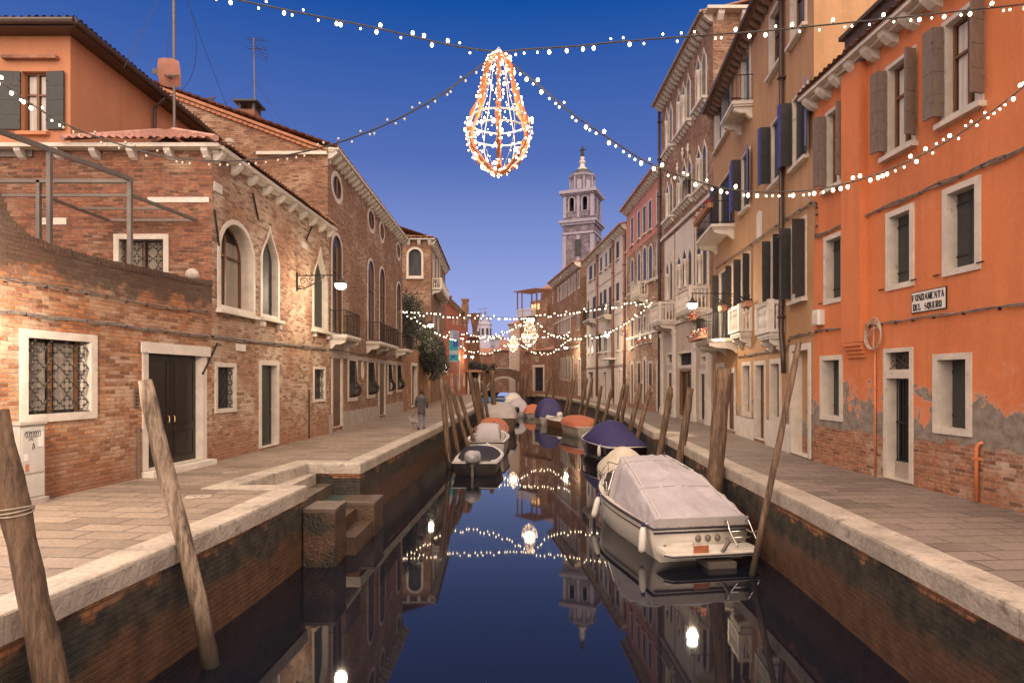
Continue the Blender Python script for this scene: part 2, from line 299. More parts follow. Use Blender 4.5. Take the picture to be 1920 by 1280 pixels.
# ---------------------------------------------------------------- mesh building
WM = {}
I4 = Matrix.Identity(4)
class MB:
    def __init__(s): s.v = []; s.f = []; s.m = []; s.k = 0; s.sm = []; s.smooth = False
    def add(s, vs, fs):
        o = len(s.v); s.v += [tuple(p) for p in vs]
        for f in fs: s.f.append(tuple(i + o for i in f)); s.m.append(s.k); s.sm.append(s.smooth)
        return s
    def box(s, x0, x1, y0, y1, z0, z1, M=None):
        vs = [Vector((x, y, z)) for z in (z0, z1) for y in (y0, y1) for x in (x0, x1)]
        if M is not None: vs = [M @ p for p in vs]
        return s.add(vs, [(0, 2, 3, 1), (4, 5, 7, 6), (0, 1, 5, 4), (2, 6, 7, 3), (0, 4, 6, 2), (1, 3, 7, 5)])
    def tube(s, pts, r, n=8, cap=True, jit=0.):
        pts = [Vector(p) for p in pts]; k = len(pts); rs = r if isinstance(r, (list, tuple)) else [r] * k
        vs = []; fs = []; up = Vector((0, 0, 1)); prev = None
        for i, p in enumerate(pts):
            d = (pts[min(i + 1, k - 1)] - pts[max(i - 1, 0)])
            if d.length < 1e-9: d = Vector((0, 0, 1))
            d.normalize()
            if prev is None:
                a = d.cross(up if abs(d.z) < .95 else Vector((1, 0, 0))).normalized()
            else:
                a = (prev - d * prev.dot(d)); a = a.normalized() if a.length > 1e-6 else d.orthogonal().normalized()
            prev = a; b = d.cross(a)
            for j in range(n):
                t = 2 * math.pi * j / n; rr = rs[i] * (1 + (random.uniform(-jit, jit) if jit else 0))
                vs.append(p + (a * math.cos(t) + b * math.sin(t)) * rr)
        for i in range(k - 1):
            for j in range(n):
                q = (j + 1) % n; fs.append((i * n + j, i * n + q, (i + 1) * n + q, (i + 1) * n + j))
        if cap: fs.append(tuple(range(n - 1, -1, -1))); fs.append(tuple((k - 1) * n + j for j in range(n)))
        return s.add(vs, fs)
    def lathe(s, prof, c=(0, 0, 0), n=12, M=None, cap=True):
        vs = []; fs = []; k = len(prof)
        for r, z in prof:
            for j in range(n):
                t = 2 * math.pi * j / n; p = Vector((c[0] + r * math.cos(t), c[1] + r * math.sin(t), c[2] + z)); vs.append(M @ p if M is not None else p)
        for i in range(k - 1):
            for j in range(n): q = (j + 1) % n; fs.append((i * n + j, i * n + q, (i + 1) * n + q, (i + 1) * n + j))
        if cap: fs.append(tuple(range(n - 1, -1, -1))); fs.append(tuple((k - 1) * n + j for j in range(n)))
        return s.add(vs, fs)
    def ball(s, c, r, n=8, m=6, sz=1.):
        prof = [(r * math.sin(math.pi * i / m) if 0 < i < m else r * .03, -r * sz * math.cos(math.pi * i / m)) for i in range(m + 1)]
        return s.lathe(prof, c, n)
    def prism(s, loop, y0, y1):       # loop in x-z, front at y0
        n = len(loop); vs = [(x, y0, z) for x, z in loop] + [(x, y1, z) for x, z in loop]
        fs = [tuple(range(n)), tuple(range(2 * n - 1, n - 1, -1))] + [(i, i + n, (i + 1) % n + n, (i + 1) % n) for i in range(n)]
        return s.add(vs, fs)
    def slab(s, poly, z0, z1):         # poly in x-y CCW
        n = len(poly); vs = [(x, y, z0) for x, y in poly] + [(x, y, z1) for x, y in poly]
        tri = geometry.tessellate_polygon([[Vector((x, y, 0)) for x, y in poly]])
        fs = [tuple(t) for t in tri] + [tuple(i + n for i in t) for t in tri] + [(i, (i + 1) % n, (i + 1) % n + n, i + n) for i in range(n)]
        return s.add(vs, fs)
    def holed(s, outer, holes, y):
        if len(outer) == 4 and len(holes) > 0 and len({round(p[0], 5) for p in outer}) == 2 and len({round(p[1], 5) for p in outer}) == 2:
            X0, X1 = min(p[0] for p in outer), max(p[0] for p in outer); Z0, Z1 = min(p[1] for p in outer), max(p[1] for p in outer); bb = []
            for h in holes: bb.append((max(X0, min(p[0] for p in h)), min(X1, max(p[0] for p in h)), max(Z0, min(p[1] for p in h)), min(Z1, max(p[1] for p in h))))
            xs = sorted({X0, X1} | {q for b in bb for q in b[:2]}); zs = sorted({Z0, Z1} | {q for b in bb for q in b[2:]})
            for i in range(len(xs) - 1):
                for j in range(len(zs) - 1):
                    cx, cz = (xs[i] + xs[i + 1]) / 2, (zs[j] + zs[j + 1]) / 2
                    if xs[i + 1] - xs[i] < 1e-6 or zs[j + 1] - zs[j] < 1e-6 or any(b[0] < cx < b[1] and b[2] < cz < b[3] for b in bb): continue
                    s.add([(xs[i], y, zs[j]), (xs[i + 1], y, zs[j]), (xs[i + 1], y, zs[j + 1]), (xs[i], y, zs[j + 1])], [(0, 1, 2, 3)])
            for h, b in zip(holes, bb):
                if len(h) > 4:
                    hx0, hx1 = min(p[0] for p in h), max(p[0] for p in h); hz0, hz1 = min(p[1] for p in h), max(p[1] for p in h); cx = (hx0 + hx1) / 2; oval = abs(h[0][1] - hz0) < 1e-6 and abs(h[1][1] - hz0) > 1e-6; cz = (hz0 + hz1) / 2 if oval else hz0
                    for p, q in zip(h, h[1:] + h[:1]):
                        mx, mz = (p[0] + q[0]) / 2, (p[1] + q[1]) / 2
                        if not oval and mz <= hz0 + 1e-6: continue
                        c = (hx1 if mx > cx else hx0, hz1 if mz > cz else hz0); ar = (q[0] - p[0]) * (c[1] - p[1]) - (q[1] - p[1]) * (c[0] - p[0])
                        if abs(ar) < 1e-8: continue
                        s.add([(p[0], y, p[1]), (q[0], y, q[1]), (c[0], y, c[1])], [(0, 1, 2) if ar > 0 else (0, 2, 1)])
            return s
        loops = [[Vector((x, z, 0)) for x, z in lp] for lp in [outer] + holes]
        tri = geometry.tessellate_polygon(loops); pts = [(p.x, y, p.y) for lp in loops for p in lp]
        fs = []
        for a, b, c in tri:
            A, B, C = pts[a], pts[b], pts[c]
            ar = (B[0] - A[0]) * (C[2] - A[2]) - (B[2] - A[2]) * (C[0] - A[0])
            if abs(ar) < 1e-9: continue
            fs.append((a, b, c) if ar > 0 else (a, c, b))
        return s.add(pts, fs)
    def ring(s, O, I, y):
        n = len(O); return s.add([(x, y, z) for x, z in O] + [(x, y, z) for x, z in I], [(i, (i + 1) % n, (i + 1) % n + n, i + n) for i in range(n)])
    def skirt(s, P, y0, y1):
        n = len(P); return s.add([(x, y0, z) for x, z in P] + [(x, y1, z) for x, z in P], [(i, (i + 1) % n, (i + 1) % n + n, i + n) for i in range(n)])
    def build(s, name, mats, parent=None, fr=None, recenter=False):
        me = bpy.data.meshes.new(name); vs = s.v; off = Vector((0, 0, 0))
        if recenter and vs:
            xs = [v[0] for v in vs]; ys = [v[1] for v in vs]; zs = [v[2] for v in vs]
            off = Vector(((min(xs) + max(xs)) / 2, (min(ys) + max(ys)) / 2, min(zs))); vs = [tuple(Vector(v) - off) for v in vs]
        me.from_pydata(vs, [], s.f); mats = mats if isinstance(mats, (list, tuple)) else [mats]
        for m in mats: me.materials.append(m)
        for p, k, q in zip(me.polygons, s.m, s.sm): p.material_index = k; p.use_smooth = q
        me.update(); o = bpy.data.objects.new(name, me); COL.objects.link(o)
        fr = (fr if fr is not None else (WM[parent.name] if parent is not None else I4)) @ Matrix.Translation(off)
        if parent is not None: o.parent = parent; o.matrix_basis = WM[parent.name].inverted() @ fr
        else: o.matrix_basis = fr
        WM[o.name] = fr.copy(); return o
def fixnormals(o):
    bm = bmesh.new(); bm.from_mesh(o.data); bmesh.ops.recalc_face_normals(bm, faces=bm.faces); bm.to_mesh(o.data); bm.free(); return o
def tag(o, label, cat, group=None, kind=None):
    o['label'] = label; o['category'] = cat
    if group: o['group'] = group
    if kind: o['kind'] = kind
    return o
def struct(o, label=None, kind='structure', cat=None):
    o['kind'] = kind
    if label: o['label'] = label
    o['category'] = cat or o.name.split('.')[0].replace('_', ' ')
    return o
def thing(name, label, cat, loc=(0, 0, 0), rz=0., group=None, fr=None):
    o = bpy.data.objects.new(name, None); COL.objects.link(o); o.empty_display_size = .2
    fr = fr.copy() if fr is not None else Matrix.Translation(Vector(loc)) @ Matrix.Rotation(rz, 4, 'Z')
    o.matrix_basis = fr; WM[o.name] = fr; return tag(o, label, cat, group)
def kids(o): return [c for c in COL.objects if c.parent == o]
def dup(root, fr, label, group=None):
    ch = {}
    for c in COL.objects:
        if c.parent is not None: ch.setdefault(c.parent.name, []).append(c)
    def cp(o, par):
        n = o.copy(); COL.objects.link(n)
        if par is None: n.matrix_basis = fr; WM[n.name] = fr.copy()
        else: n.parent = par; WM[n.name] = WM[par.name] @ o.matrix_basis
        for c in ch.get(o.name, []): cp(c, n)
        return n
    n = cp(root, None); n['label'] = label
    if group: n['group'] = group
    return n
def P3(px, py, d): return Vector(((px - 960) / F * d, d, EYE + (712 - py) / F * d))

class Fac:      # a facade from A to B, both (depth, X), x runs left to right seen from outside, y goes into the building
    def __init__(s, A, B):
        s.a = Vector((A[1], A[0])); b = Vector((B[1], B[0])); s.L = (b - s.a).length; s.u = (b - s.a).normalized()
        s.fr = Matrix.Translation((s.a.x, s.a.y, 0)) @ Matrix.Rotation(math.atan2(s.u.y, s.u.x), 4, 'Z')
    def at(s, px, py, off=0.):
        n = Vector((-s.u.y, s.u.x)); a = s.a - n * off; r = Vector(((px - 960) / F, 1.))
        t = (a.x * s.u.y - a.y * s.u.x) / (r.x * s.u.y - r.y * s.u.x)
        return (r * t - a).dot(s.u), EYE + (712 - py) / F * t
    def rect(s, xl, xr, yt, yb):
        xc = (xl + xr) / 2; a = s.at(xl, 712)[0]; b = s.at(xr, 712)[0]; return a, b, s.at(xc, yb)[1], s.at(xc, yt)[1]
def shape(kind, x0, x1, z0, z1):
    w = x1 - x0; cx = (x0 + x1) / 2
    if kind in ('arch', 'seg'):
        k = 12; r = w / 2; rise = min(r, (z1 - z0) * .8) if kind == 'arch' else min(.3 * w, z1 - z0)
        return [(x0, z0), (x1, z0)] + [(cx + r * math.cos(math.pi * i / k), z1 - rise + rise * math.sin(math.pi * i / k)) for i in range(k + 1)]
    if kind == 'gothic':
        k = 8; rise = min(.9 * w, (z1 - z0) * .6); zs = z1 - rise; R = []; 
        for i in range(k + 1):
            t = i / k; g = .5 * (1 + math.cos(math.pi * t)); g = .85 * g + .15 * math.sqrt(max(0, 1 - t)); R.append((t, g))
        return [(x0, z0), (x1, z0)] + [(cx + w / 2 * g, zs + rise * t) for t, g in R] + [(cx - w / 2 * g, zs + rise * t) for t, g in R[-2::-1]]
    if kind == 'oval':
        k = 20; return [(cx + w / 2 * math.cos(2 * math.pi * i / k - math.pi / 2), (z0 + z1) / 2 + (z1 - z0) / 2 * math.sin(2 * math.pi * i / k - math.pi / 2)) for i in range(k)]
    return [(x0, z0), (x1, z0), (x1, z1), (x0, z1)]

def explode(o, name=None):
    """every loose piece of a mesh becomes an object of its own"""
    me = o.data; n = len(me.vertices); par = list(range(n))
    def fd(i):
        while par[i] != i: par[i] = par[par[i]]; i = par[i]
        return i
    for e in me.edges: a, b = fd(e.vertices[0]), fd(e.vertices[1]); par[a] = b
    grp = {}
    for p in me.polygons: grp.setdefault(fd(p.vertices[0]), []).append(p)
    if len(grp) < 2: return [o]
    out = []; mats = list(me.materials); nm = name or o.name.split('.')[0]; lab = o.get('label')
    for ps in grp.values():
        ids = sorted({v for p in ps for v in p.vertices}); mp = {v: i for i, v in enumerate(ids)}; m2 = bpy.data.meshes.new(nm)
        m2.from_pydata([tuple(me.vertices[v].co) for v in ids], [], [tuple(mp[v] for v in p.vertices) for p in ps])
        for m_ in mats: m2.materials.append(m_)
        for q, p in zip(m2.polygons, ps): q.material_index = p.material_index; q.use_smooth = p.use_smooth
        c = bpy.data.objects.new(nm, m2); COL.objects.link(c); c.parent = o.parent; c.matrix_basis = o.matrix_basis.copy(); out.append(c); WM[c.name] = WM[o.name]
    bpy.data.objects.remove(o); return out
# ---------------------------------------------------------------- building parts
def leaf(par, fr, mat, xh, side, ang, w, z0, z1, y=0., name='shutter', th=.045, step=.42):
    a = math.radians(ang); dx = math.cos(a) * (1 if side == 'L' else -1); dy = -math.sin(a)
    R = Matrix(((dx, -dy, 0, xh), (dy, dx, 0, y), (0, 0, 1, 0), (0, 0, 0, 1)))
    if side == 'R': R = Matrix(((dx, dy, 0, xh), (dy, -dx, 0, y), (0, 0, 1, 0), (0, 0, 0, 1)))
    m = MB(); h = z1 - z0; n = max(1, int(round(h / step))); g = .008
    for i in range(n): m.box(.0, w, -th / 2, th / 2, z0 + h * i / n + g / 2, z0 + h * (i + 1) / n - g / 2, R)
    m.box(.01, w - .01, -th / 2 + .008, th / 2 - .008, z0 + .01, z1 - .01, R)
    m.box(.0, .04, -th / 2 - .012, th / 2 + .012, z0 + h * .15, z0 + h * .15 + .05, R); m.box(.0, .04, -th / 2 - .012, th / 2 + .012, z1 - h * .15 - .05, z1 - h * .15, R)
    return fixnormals(m.build(name, mat, par, fr))
def rows_of_circles(m, x0, x1, z0, z1, y, n, r=.011):
    st = (x1 - x0) / n; k = max(1, int(round((z1 - z0) / st))); sz = (z1 - z0) / k
    for i in range(n):
        for j in range(k):
            cx, cz = x0 + st * (i + .5), z0 + sz * (j + .5); q = min(st, sz) * .2
            for ox, oz in ((q, 0), (-q, 0), (0, q), (0, -q)):
                pts = []
                a0 = math.atan2(oz, ox)
                for s in range(9):
                    t = a0 - 2.2 + 4.4 * s / 8; pts.append((cx + ox + q * 1.05 * math.cos(t), y, cz + oz + q * 1.05 * math.sin(t)))
                m.tube(pts, r, 4, False)
            m.tube([(cx + 2.05 * q, y, cz), (x0 + st * (i + 1), y, cz)], r, 4, False); m.tube([(cx - 2.05 * q, y, cz), (x0 + st * i, y, cz)], r, 4, False)
            m.tube([(cx, y, cz + 2.05 * q), (cx, y, z0 + sz * (j + 1))], r, 4, False); m.tube([(cx, y, cz - 2.05 * q), (cx, y, z0 + sz * j)], r, 4, False)
def opening(par, fac, spec):
    ty, kind, xl, xr, yt, yb, o = spec
    a, b, z0, z1 = fac.rect(xl, xr, yt, yb); fr = fac.fr
    if o.get('z'): z0, z1 = o['z']
    door = ty == 'door'; t = o.get('t', .13); tb = 0.02 if door else o.get('tb', t); p = o.get('p', .035); dep = o.get('dep', .22)
    if door: z0 = max(z0, .03) if z0 > -.1 else .03; z0 = o.get('step', z0)
    t = min(t, (b - a) * .3)
    O = shape(kind, a, b, z0, z1); I = shape(kind, a + t, b - t, z0 + tb, z1 - t); H = shape(kind, a + t * .5, b - t * .5, z0 + tb * .5, z1 - t * .5)
    fm = o.get('fm', STONE_W); m = MB(); m.ring(O, I, -p); m.skirt(O, .05, -p); m.skirt(I, -p, dep)
    w = m.build('door' if door else 'window', fm, par, fr)
    if o.get('label'): w['label'] = o['label']
    x0, x1 = a + t, b - t; zb, zt = z0 + tb, z1 - t; W = x1 - x0; Hh = zt - zb; f = o.get('fill', 'glass')
    pm = o.get('pm', GLASS); lm = o.get('lm', SH_DK)
    def pane(y, mat=pm, nm='pane', ww=None): return MB().holed(I, [], y).build(nm, mat, w, fr)
    if f == 'glass':
        pane(dep - .01)
        if not o.get('nobars') and W > .25:
            m = MB(); bm_ = o.get('bm', WOOD_B); q = .035; y0, y1 = dep - .07, dep - .02
            I2 = shape(kind, x0 + .05, x1 - .05, zb + .05, zt - .05); m.ring(I, I2, y0); m.skirt(I2, y0, y1)
            m.box((x0 + x1) / 2 - q, (x0 + x1) / 2 + q, y0 - .01, y1, zb + .05, zt - (.06 if kind == 'rect' else .12 * Hh))
            if Hh > 1.6: m.box(x0 + .05, x1 - .05, y0 - .005, y1, zb + Hh * .62, zb + Hh * .62 + .05)
            m.build('sash', bm_, w, fr)
        if o.get('curt'):
            m = MB(); m.box(x0 + .08, (x0 + x1) / 2 - .06, dep - .018, dep - .012, zb + .07, zt - .07 - (.0 if kind == 'rect' else .2 * W)); m.box((x0 + x1) / 2 + .06, x1 - .08, dep - .018, dep - .012, zb + .07, zt - .07 - (.0 if kind == 'rect' else .2 * W)); explode(m.build('curtain', o['curt'], w, fr))
    elif f == 'shut':
        pane(dep + .02, BLACK)
        mid = (x0 + x1) / 2
        for xa, sd, ww in ((x0 + .01, 'L', W / 2 - .015), (x1 - .01, 'R', W / 2 - .015)):
            leaf(w, fr, lm, xa, sd, 0, ww, zb + .01, zt - (.01 if kind == 'rect' else .28 * W), dep - .04, step=5)
        if kind != 'rect': MB().holed(I, [], dep - .03).build('shutter', lm, w, fr)
        if o.get('hinge'):
            m = MB()
            for zz in (zb + Hh * .16, zt - Hh * .16):
                m.box(x0, x0 + W * .42, dep - .075, dep - .064, zz, zz + .035); m.box(x1 - W * .42, x1, dep - .075, dep - .064, zz, zz + .035)
            explode(m.build('hinge', IRON, w, fr))
            m = MB(); m.box(a - .22, a - .06, -.05, -.03, z0 + .05, z0 + .075); m.box(b - .05, b + .12, -.06, -.045, z0 + .1, z0 + .125); explode(m.build('holdfast', IRON, w, fr))
    elif f in ('grille', 'quatre', 'belly', 'bars'):
        pane(dep - .01)
        if o.get('curt'): 
            m = MB()
            m.box(x0 + W * .10, x0 + W * .42, dep - .03, dep - .015, zb + .05, zt - .05); m.box(x0 + W * .56, x0 + W * .88, dep - .03, dep - .015, zb + .05, zt - .05); explode(m.build('curtain', o['curt'], w, fr))
            m = MB()
            for xx in (x0 + W * .06, x0 + W * .48, x0 + W * .91): m.box(xx - .03, xx + .03, dep - .07, dep - .03, zb, zt)
            explode(m.build('mullion', WOOD_B, w, fr))
        m = MB(); gy = o.get('gy', .05)
        if f == 'quatre': rows_of_circles(m, x0 + .02, x1 - .02, zb + .02, zt - .02, gy, o.get('n', 5), o.get('gr', .012))
        elif f == 'belly':
            n = max(4, int(W / .11))
            for i in range(n + 1):
                x = x0 + W * i / n; m.tube([(x, .02, zt), (x, -.03, zt - Hh * .3), (x, -.06, zb + Hh * .42), (x, -.30, zb + Hh * .22), (x, -.22, zb + Hh * .08), (x, .0, zb + .02)], .011, 4, False)
            for zz, yy in ((zb + Hh * .42, -.06), (zt - Hh * .3, -.03), (zb + Hh * .22, -.30)): m.tube([(x0, yy, zz), (x1, yy, zz)], .012, 4, False)
            for i in range(n // 2):
                x = x0 + W * (i + .5) * 2 / n
                m.tube([(x + .07 * math.cos(u), -.27, zb + Hh * .26 + .07 * math.sin(u)) for u in [k * .7 for k in range(10)]], .009, 4, False)
        else:
            n = max(3, int(W / .12))
            for i in range(1, n): x = x0 + W * i / n; m.tube([(x, gy, zb), (x, gy, zt)], .011, 4, False)
            k = max(2, int(Hh / .3))
            for i in range(1, k): z = zb + Hh * i / k; m.tube([(x0, gy, z), (x1, gy, z)], .010, 4, False)
        m.box(x0, x1, gy - .01, gy + .01, zb, zb + .02); m.box(x0, x1, gy - .01, gy + .01, zt - .02, zt)
        m.build('grille', IRON, w, fr)
    elif f == 'leafdoor':
        n = o.get('n', 2); m = MB(); y0 = dep - .05
        for i in range(n):
            xa = x0 + W * i / n + .008; xb = x0 + W * (i + 1) / n - .008
            m = MB(); m.box(xa, xb, y0, dep, zb, zt)
            st = .11 if W / n > .5 else .07; hs = [(zb + .14, zb + Hh * .30), (zb + Hh * .35, zt - .14)]
            for za, zc in hs:
                m.box(xa + st, xb - st, y0 - .02, y0 - .001, za, za + .03); m.box(xa + st, xb - st, y0 - .02, y0 - .001, zc - .03, zc)
                m.box(xa + st, xa + st + .03, y0 - .021, y0 - .001, za, zc); m.box(xb - st - .03, xb - st, y0 - .021, y0 - .001, za, zc)
                m.box(xa + st + .06, xb - st - .06, y0 - .012, y0 - .001, za + .06, zc - .06)
            d = m.build('leaf', lm, w, fr)
            if n == 2 or i == 0:
                h = MB(); xx = xb - .09 if i == 0 else xa + .09
                h.tube([(xx, y0 - .02, zb + 1.0), (xx, y0 - .06, zb + 1.02), (xx, y0 - .06, zb + 1.15), (xx, y0 - .02, zb + 1.17)], .012, 6); h.build('handle', BRASS, d, fr)
    elif f == 'gate':
        pane(dep + .05, BLACK)
        m = MB(); n = 7
        for i in range(n + 1): x = x0 + .02 + (W - .04) * i / n; m.tube([(x, dep - .05, zb + .35), (x, dep - .05, zt)], .014, 6, False)
        for zz in (zb + .36, zb + Hh * .55, zt - .03): m.box(x0, x1, dep - .07, dep - .03, zz, zz + .04)
        m.build('grille', BLACK, w, fr); m = MB(); m.box(x0, x1, dep - .09, dep - .02, zb, zb + .36); m.build('kick_panel', STONE_D, w, fr)
        m = MB(); m.ball((x1 - .12, dep - .11, zb + Hh * .52), .045); m.build('knob', CHROME, w, fr)
    elif f == 'plain': pane(dep - .02)
    elif f == 'louver':
        pane(dep + .02, BLACK); m = MB(); k = max(4, int(Hh / .12))
        for i in range(k): z = zb + Hh * i / k; m.add([(x0, dep - .1, z), (x1, dep - .1, z), (x1, dep - .02, z + Hh / k * .8), (x0, dep - .02, z + Hh / k * .8)], [(0, 1, 2, 3)])
        m.box((x0 + x1) / 2 - .02, (x0 + x1) / 2 + .02, dep - .12, dep - .09, zb, zt); m.build('louvre', lm, w, fr)
    for lf in o.get('leafs', ()):
        side, ang, ww, mt = lf[:4]; xh = x0 - .01 if side == 'L' else x1 + .01; yo = lf[5] if len(lf) > 5 else 0
        if len(lf) > 4: xh += lf[4]
        leaf(w, fr, mt, xh, side, ang, ww, zb + .02, zt - .02 - (0 if kind == 'rect' else .3 * W), -p - .03 + yo)
    if o.get('sill'):
        s = o['sill']; m = MB(); m.box(a - s, b + s, -.14 - s * .4, .02, z0 - .10, z0 - .001)
        if o.get('brk'):
            for xx in (a + .02, b - .17): m.prism([(xx, z0 - .28), (xx + .15, z0 - .28), (xx + .15, z0 - .101), (xx, z0 - .101)], -.12, .01)
        m.build('sill', fm, w, fr)
    return H, w, (a, b, z0, z1)

def flower_heap(m, x0, x1, y0, y1, z, n=60, mats=3, s=.05):
    for _ in range(n):
        c = Vector((random.uniform(x0, x1), random.uniform(y0, y1), z + random.uniform(-.03, .22) - .02)); m.k = random.choice(range(mats))
        for q in range(3):
            a = Vector((random.uniform(-1, 1), random.uniform(-1, 1), random.uniform(-1, 1))).normalized() * s; b = a.orthogonal().normalized() * s * .8
            m.add([c - a, c + b, c + a, c - b], [(0, 1, 2, 3)])
    m.k = 0
def balcony(par, fac, x0, x1, z, proj, kind='iron', h=.95, curve=False, slab=STONE, rm=IRON, corb=2):
    fr = fac.fr; m = MB()
    if curve:
        k = 10; P = [(x0, .0)] + [((x0 + x1) / 2 - (x1 - x0) / 2 * math.cos(math.pi * i / k), -.15 - (proj - .15) * math.sin(math.pi * i / k)) for i in range(k + 1)] + [(x1, .0)]
    else: P = [(x0, 0.), (x0, -proj), (x1, -proj), (x1, 0.)]
    m.slab(P, z - .12, z)
    cx = (x0 + x1) / 2
    P2 = [(cx + (x - cx) * .96, y * .94) for x, y in P]; m.slab(P2, z - .19, z - .121)
    for i in range(corb):
        xx = x0 + .2 + (x1 - x0 - .4) * (i / (corb - 1) if corb > 1 else .5)
        lp = [(0.0, -.62), (-.06, -.60), (-.16, -.50), (-.3 * proj, -.42), (-.62 * proj, -.40), (-.85 * proj, -.32), (-.88 * proj, -.191), (0., -.191)]
        vs = [(xx - .09, y, z + zz) for y, zz in lp] + [(xx + .09, y, z + zz) for y, zz in lp]; n = len(lp)
        m.add(vs, [tuple(range(n)), tuple(range(2 * n - 1, n - 1, -1))] + [(i_, i_ + n, (i_ + 1) % n + n, (i_ + 1) % n) for i_ in range(n)])
    b = fixnormals(m.build('balcony', slab, par, fr)); r = MB()
    edge = P[1:-1] if not curve else P[1:-1]
    path = [P[0]] + list(edge) + [P[-1]]
    ins = [(cx + (x - cx) * .97, y * .95) for x, y in path]
    if kind == 'iron':
        r.tube([(x, y, z + h) for x, y in ins], .018, 6); r.tube([(x, y, z + .08) for x, y in ins], .013, 4)
        for (xa, ya), (xb, yb) in zip(ins, ins[1:]):
            d = math.hypot(xb - xa, yb - ya); n = max(1, int(d / .12))
            for i in range(n + 1): t = i / n; r.tube([(xa + (xb - xa) * t, ya + (yb - ya) * t, z), (xa + (xb - xa) * t, ya + (yb - ya) * t, z + h)], .009, 4, False)
        r.build('railing', rm, b, fr)
    else:
        prof = [(.045, 0), (.045, .05), (.03, .08), (.055, .22), (.06, .3), (.03, .45), (.03, .5), (.055, .6), (.04, .66), (.045, .7), (.045, .72)]
        for (xa, ya), (xb, yb) in zip(ins, ins[1:]):
            d = math.hypot(xb - xa, yb - ya); n = max(1, int(d / .19)); ux, uy = (xb - xa) / d, (yb - ya) / d; nx, ny = -uy * .07, ux * .07
            for zz0, zz1 in ((z, z + .10), (z + .10 + .72 * (h - .22) / .72, z + h)):
                q = [(xa + nx, ya + ny), (xa - nx, ya - ny), (xb - nx, yb - ny), (xb + nx, yb + ny)]; r.slab(q, zz0 + .001, zz1)
            for i in range(1, n): t = i / n; r.lathe([(a_, .10 + c_ * (h - .22) / .72) for a_, c_ in prof], (xa + (xb - xa) * t, ya + (yb - ya) * t, z), 6, cap=False)
        for x, y in ins: r.box(x - .09, x + .09, y - .09, y + .09, z + .002, z + h + .03)
        fixnormals(r.build('balustrade', slab, b, fr))
    return b
def tile_sheet(m, p00, p10, p01, p11, per=.21, amp=.05, step=.36):
    p00, p10, p01, p11 = map(Vector, (p00, p10, p01, p11))
    u = p10 - p00; v = p01 - p00; nrm = u.cross(v).normalized()
    if nrm.z < 0: nrm = -nrm
    nu = max(2, int(round(u.length / per))) * 6; nv = max(1, int(round(v.length / step))); vs = []; fs = []; rows = []
    for j in range(nv): rows += [(j / nv, .045), ((j + 1) / nv - .0001, .0)]
    jit = [random.uniform(-.012, .012) for _ in range(nu // 6 + 2)]
    for t, lift in rows:
        for i in range(nu + 1):
            s = i / nu; p = (p00 * (1 - s) + p10 * s) * (1 - t) + (p01 * (1 - s) + p11 * s) * t
            ph = (i % 6) / 6; hgt = amp * (math.cos(2 * math.pi * ph) * .5 + .5) + lift + jit[i // 6] * (1 + t)
            vs.append(p + nrm * hgt)
    n = nu + 1
    for j in range(len(rows) - 1):
        for i in range(nu): fs.append((j * n + i, j * n + i + 1, (j + 1) * n + i + 1, (j + 1) * n + i))
    s0 = m.smooth; m.smooth = False; m.add(vs, fs); m.smooth = s0
def corbels(m, x0, x1, z, proj, st, h=.22, w=.13, y=0.):
    n = max(2, int(round((x1 - x0) / st)))
    for i in range(n + 1):
        x = x0 + (x1 - x0) * i / n
        lp = [(y + .0, z - h), (y - proj * .35, z - h * .85), (y - proj * .8, z - h * .35), (y - proj * .85, z - .001), (y, z - .001)]
        k = len(lp); vs = [(x - w / 2, a, b) for a, b in lp] + [(x + w / 2, a, b) for a, b in lp]
        m.add(vs, [tuple(range(k - 1, -1, -1)), tuple(range(k, 2 * k))] + [(i_, (i_ + 1) % k, (i_ + 1) % k + k, i_ + k) for i_ in range(k)])
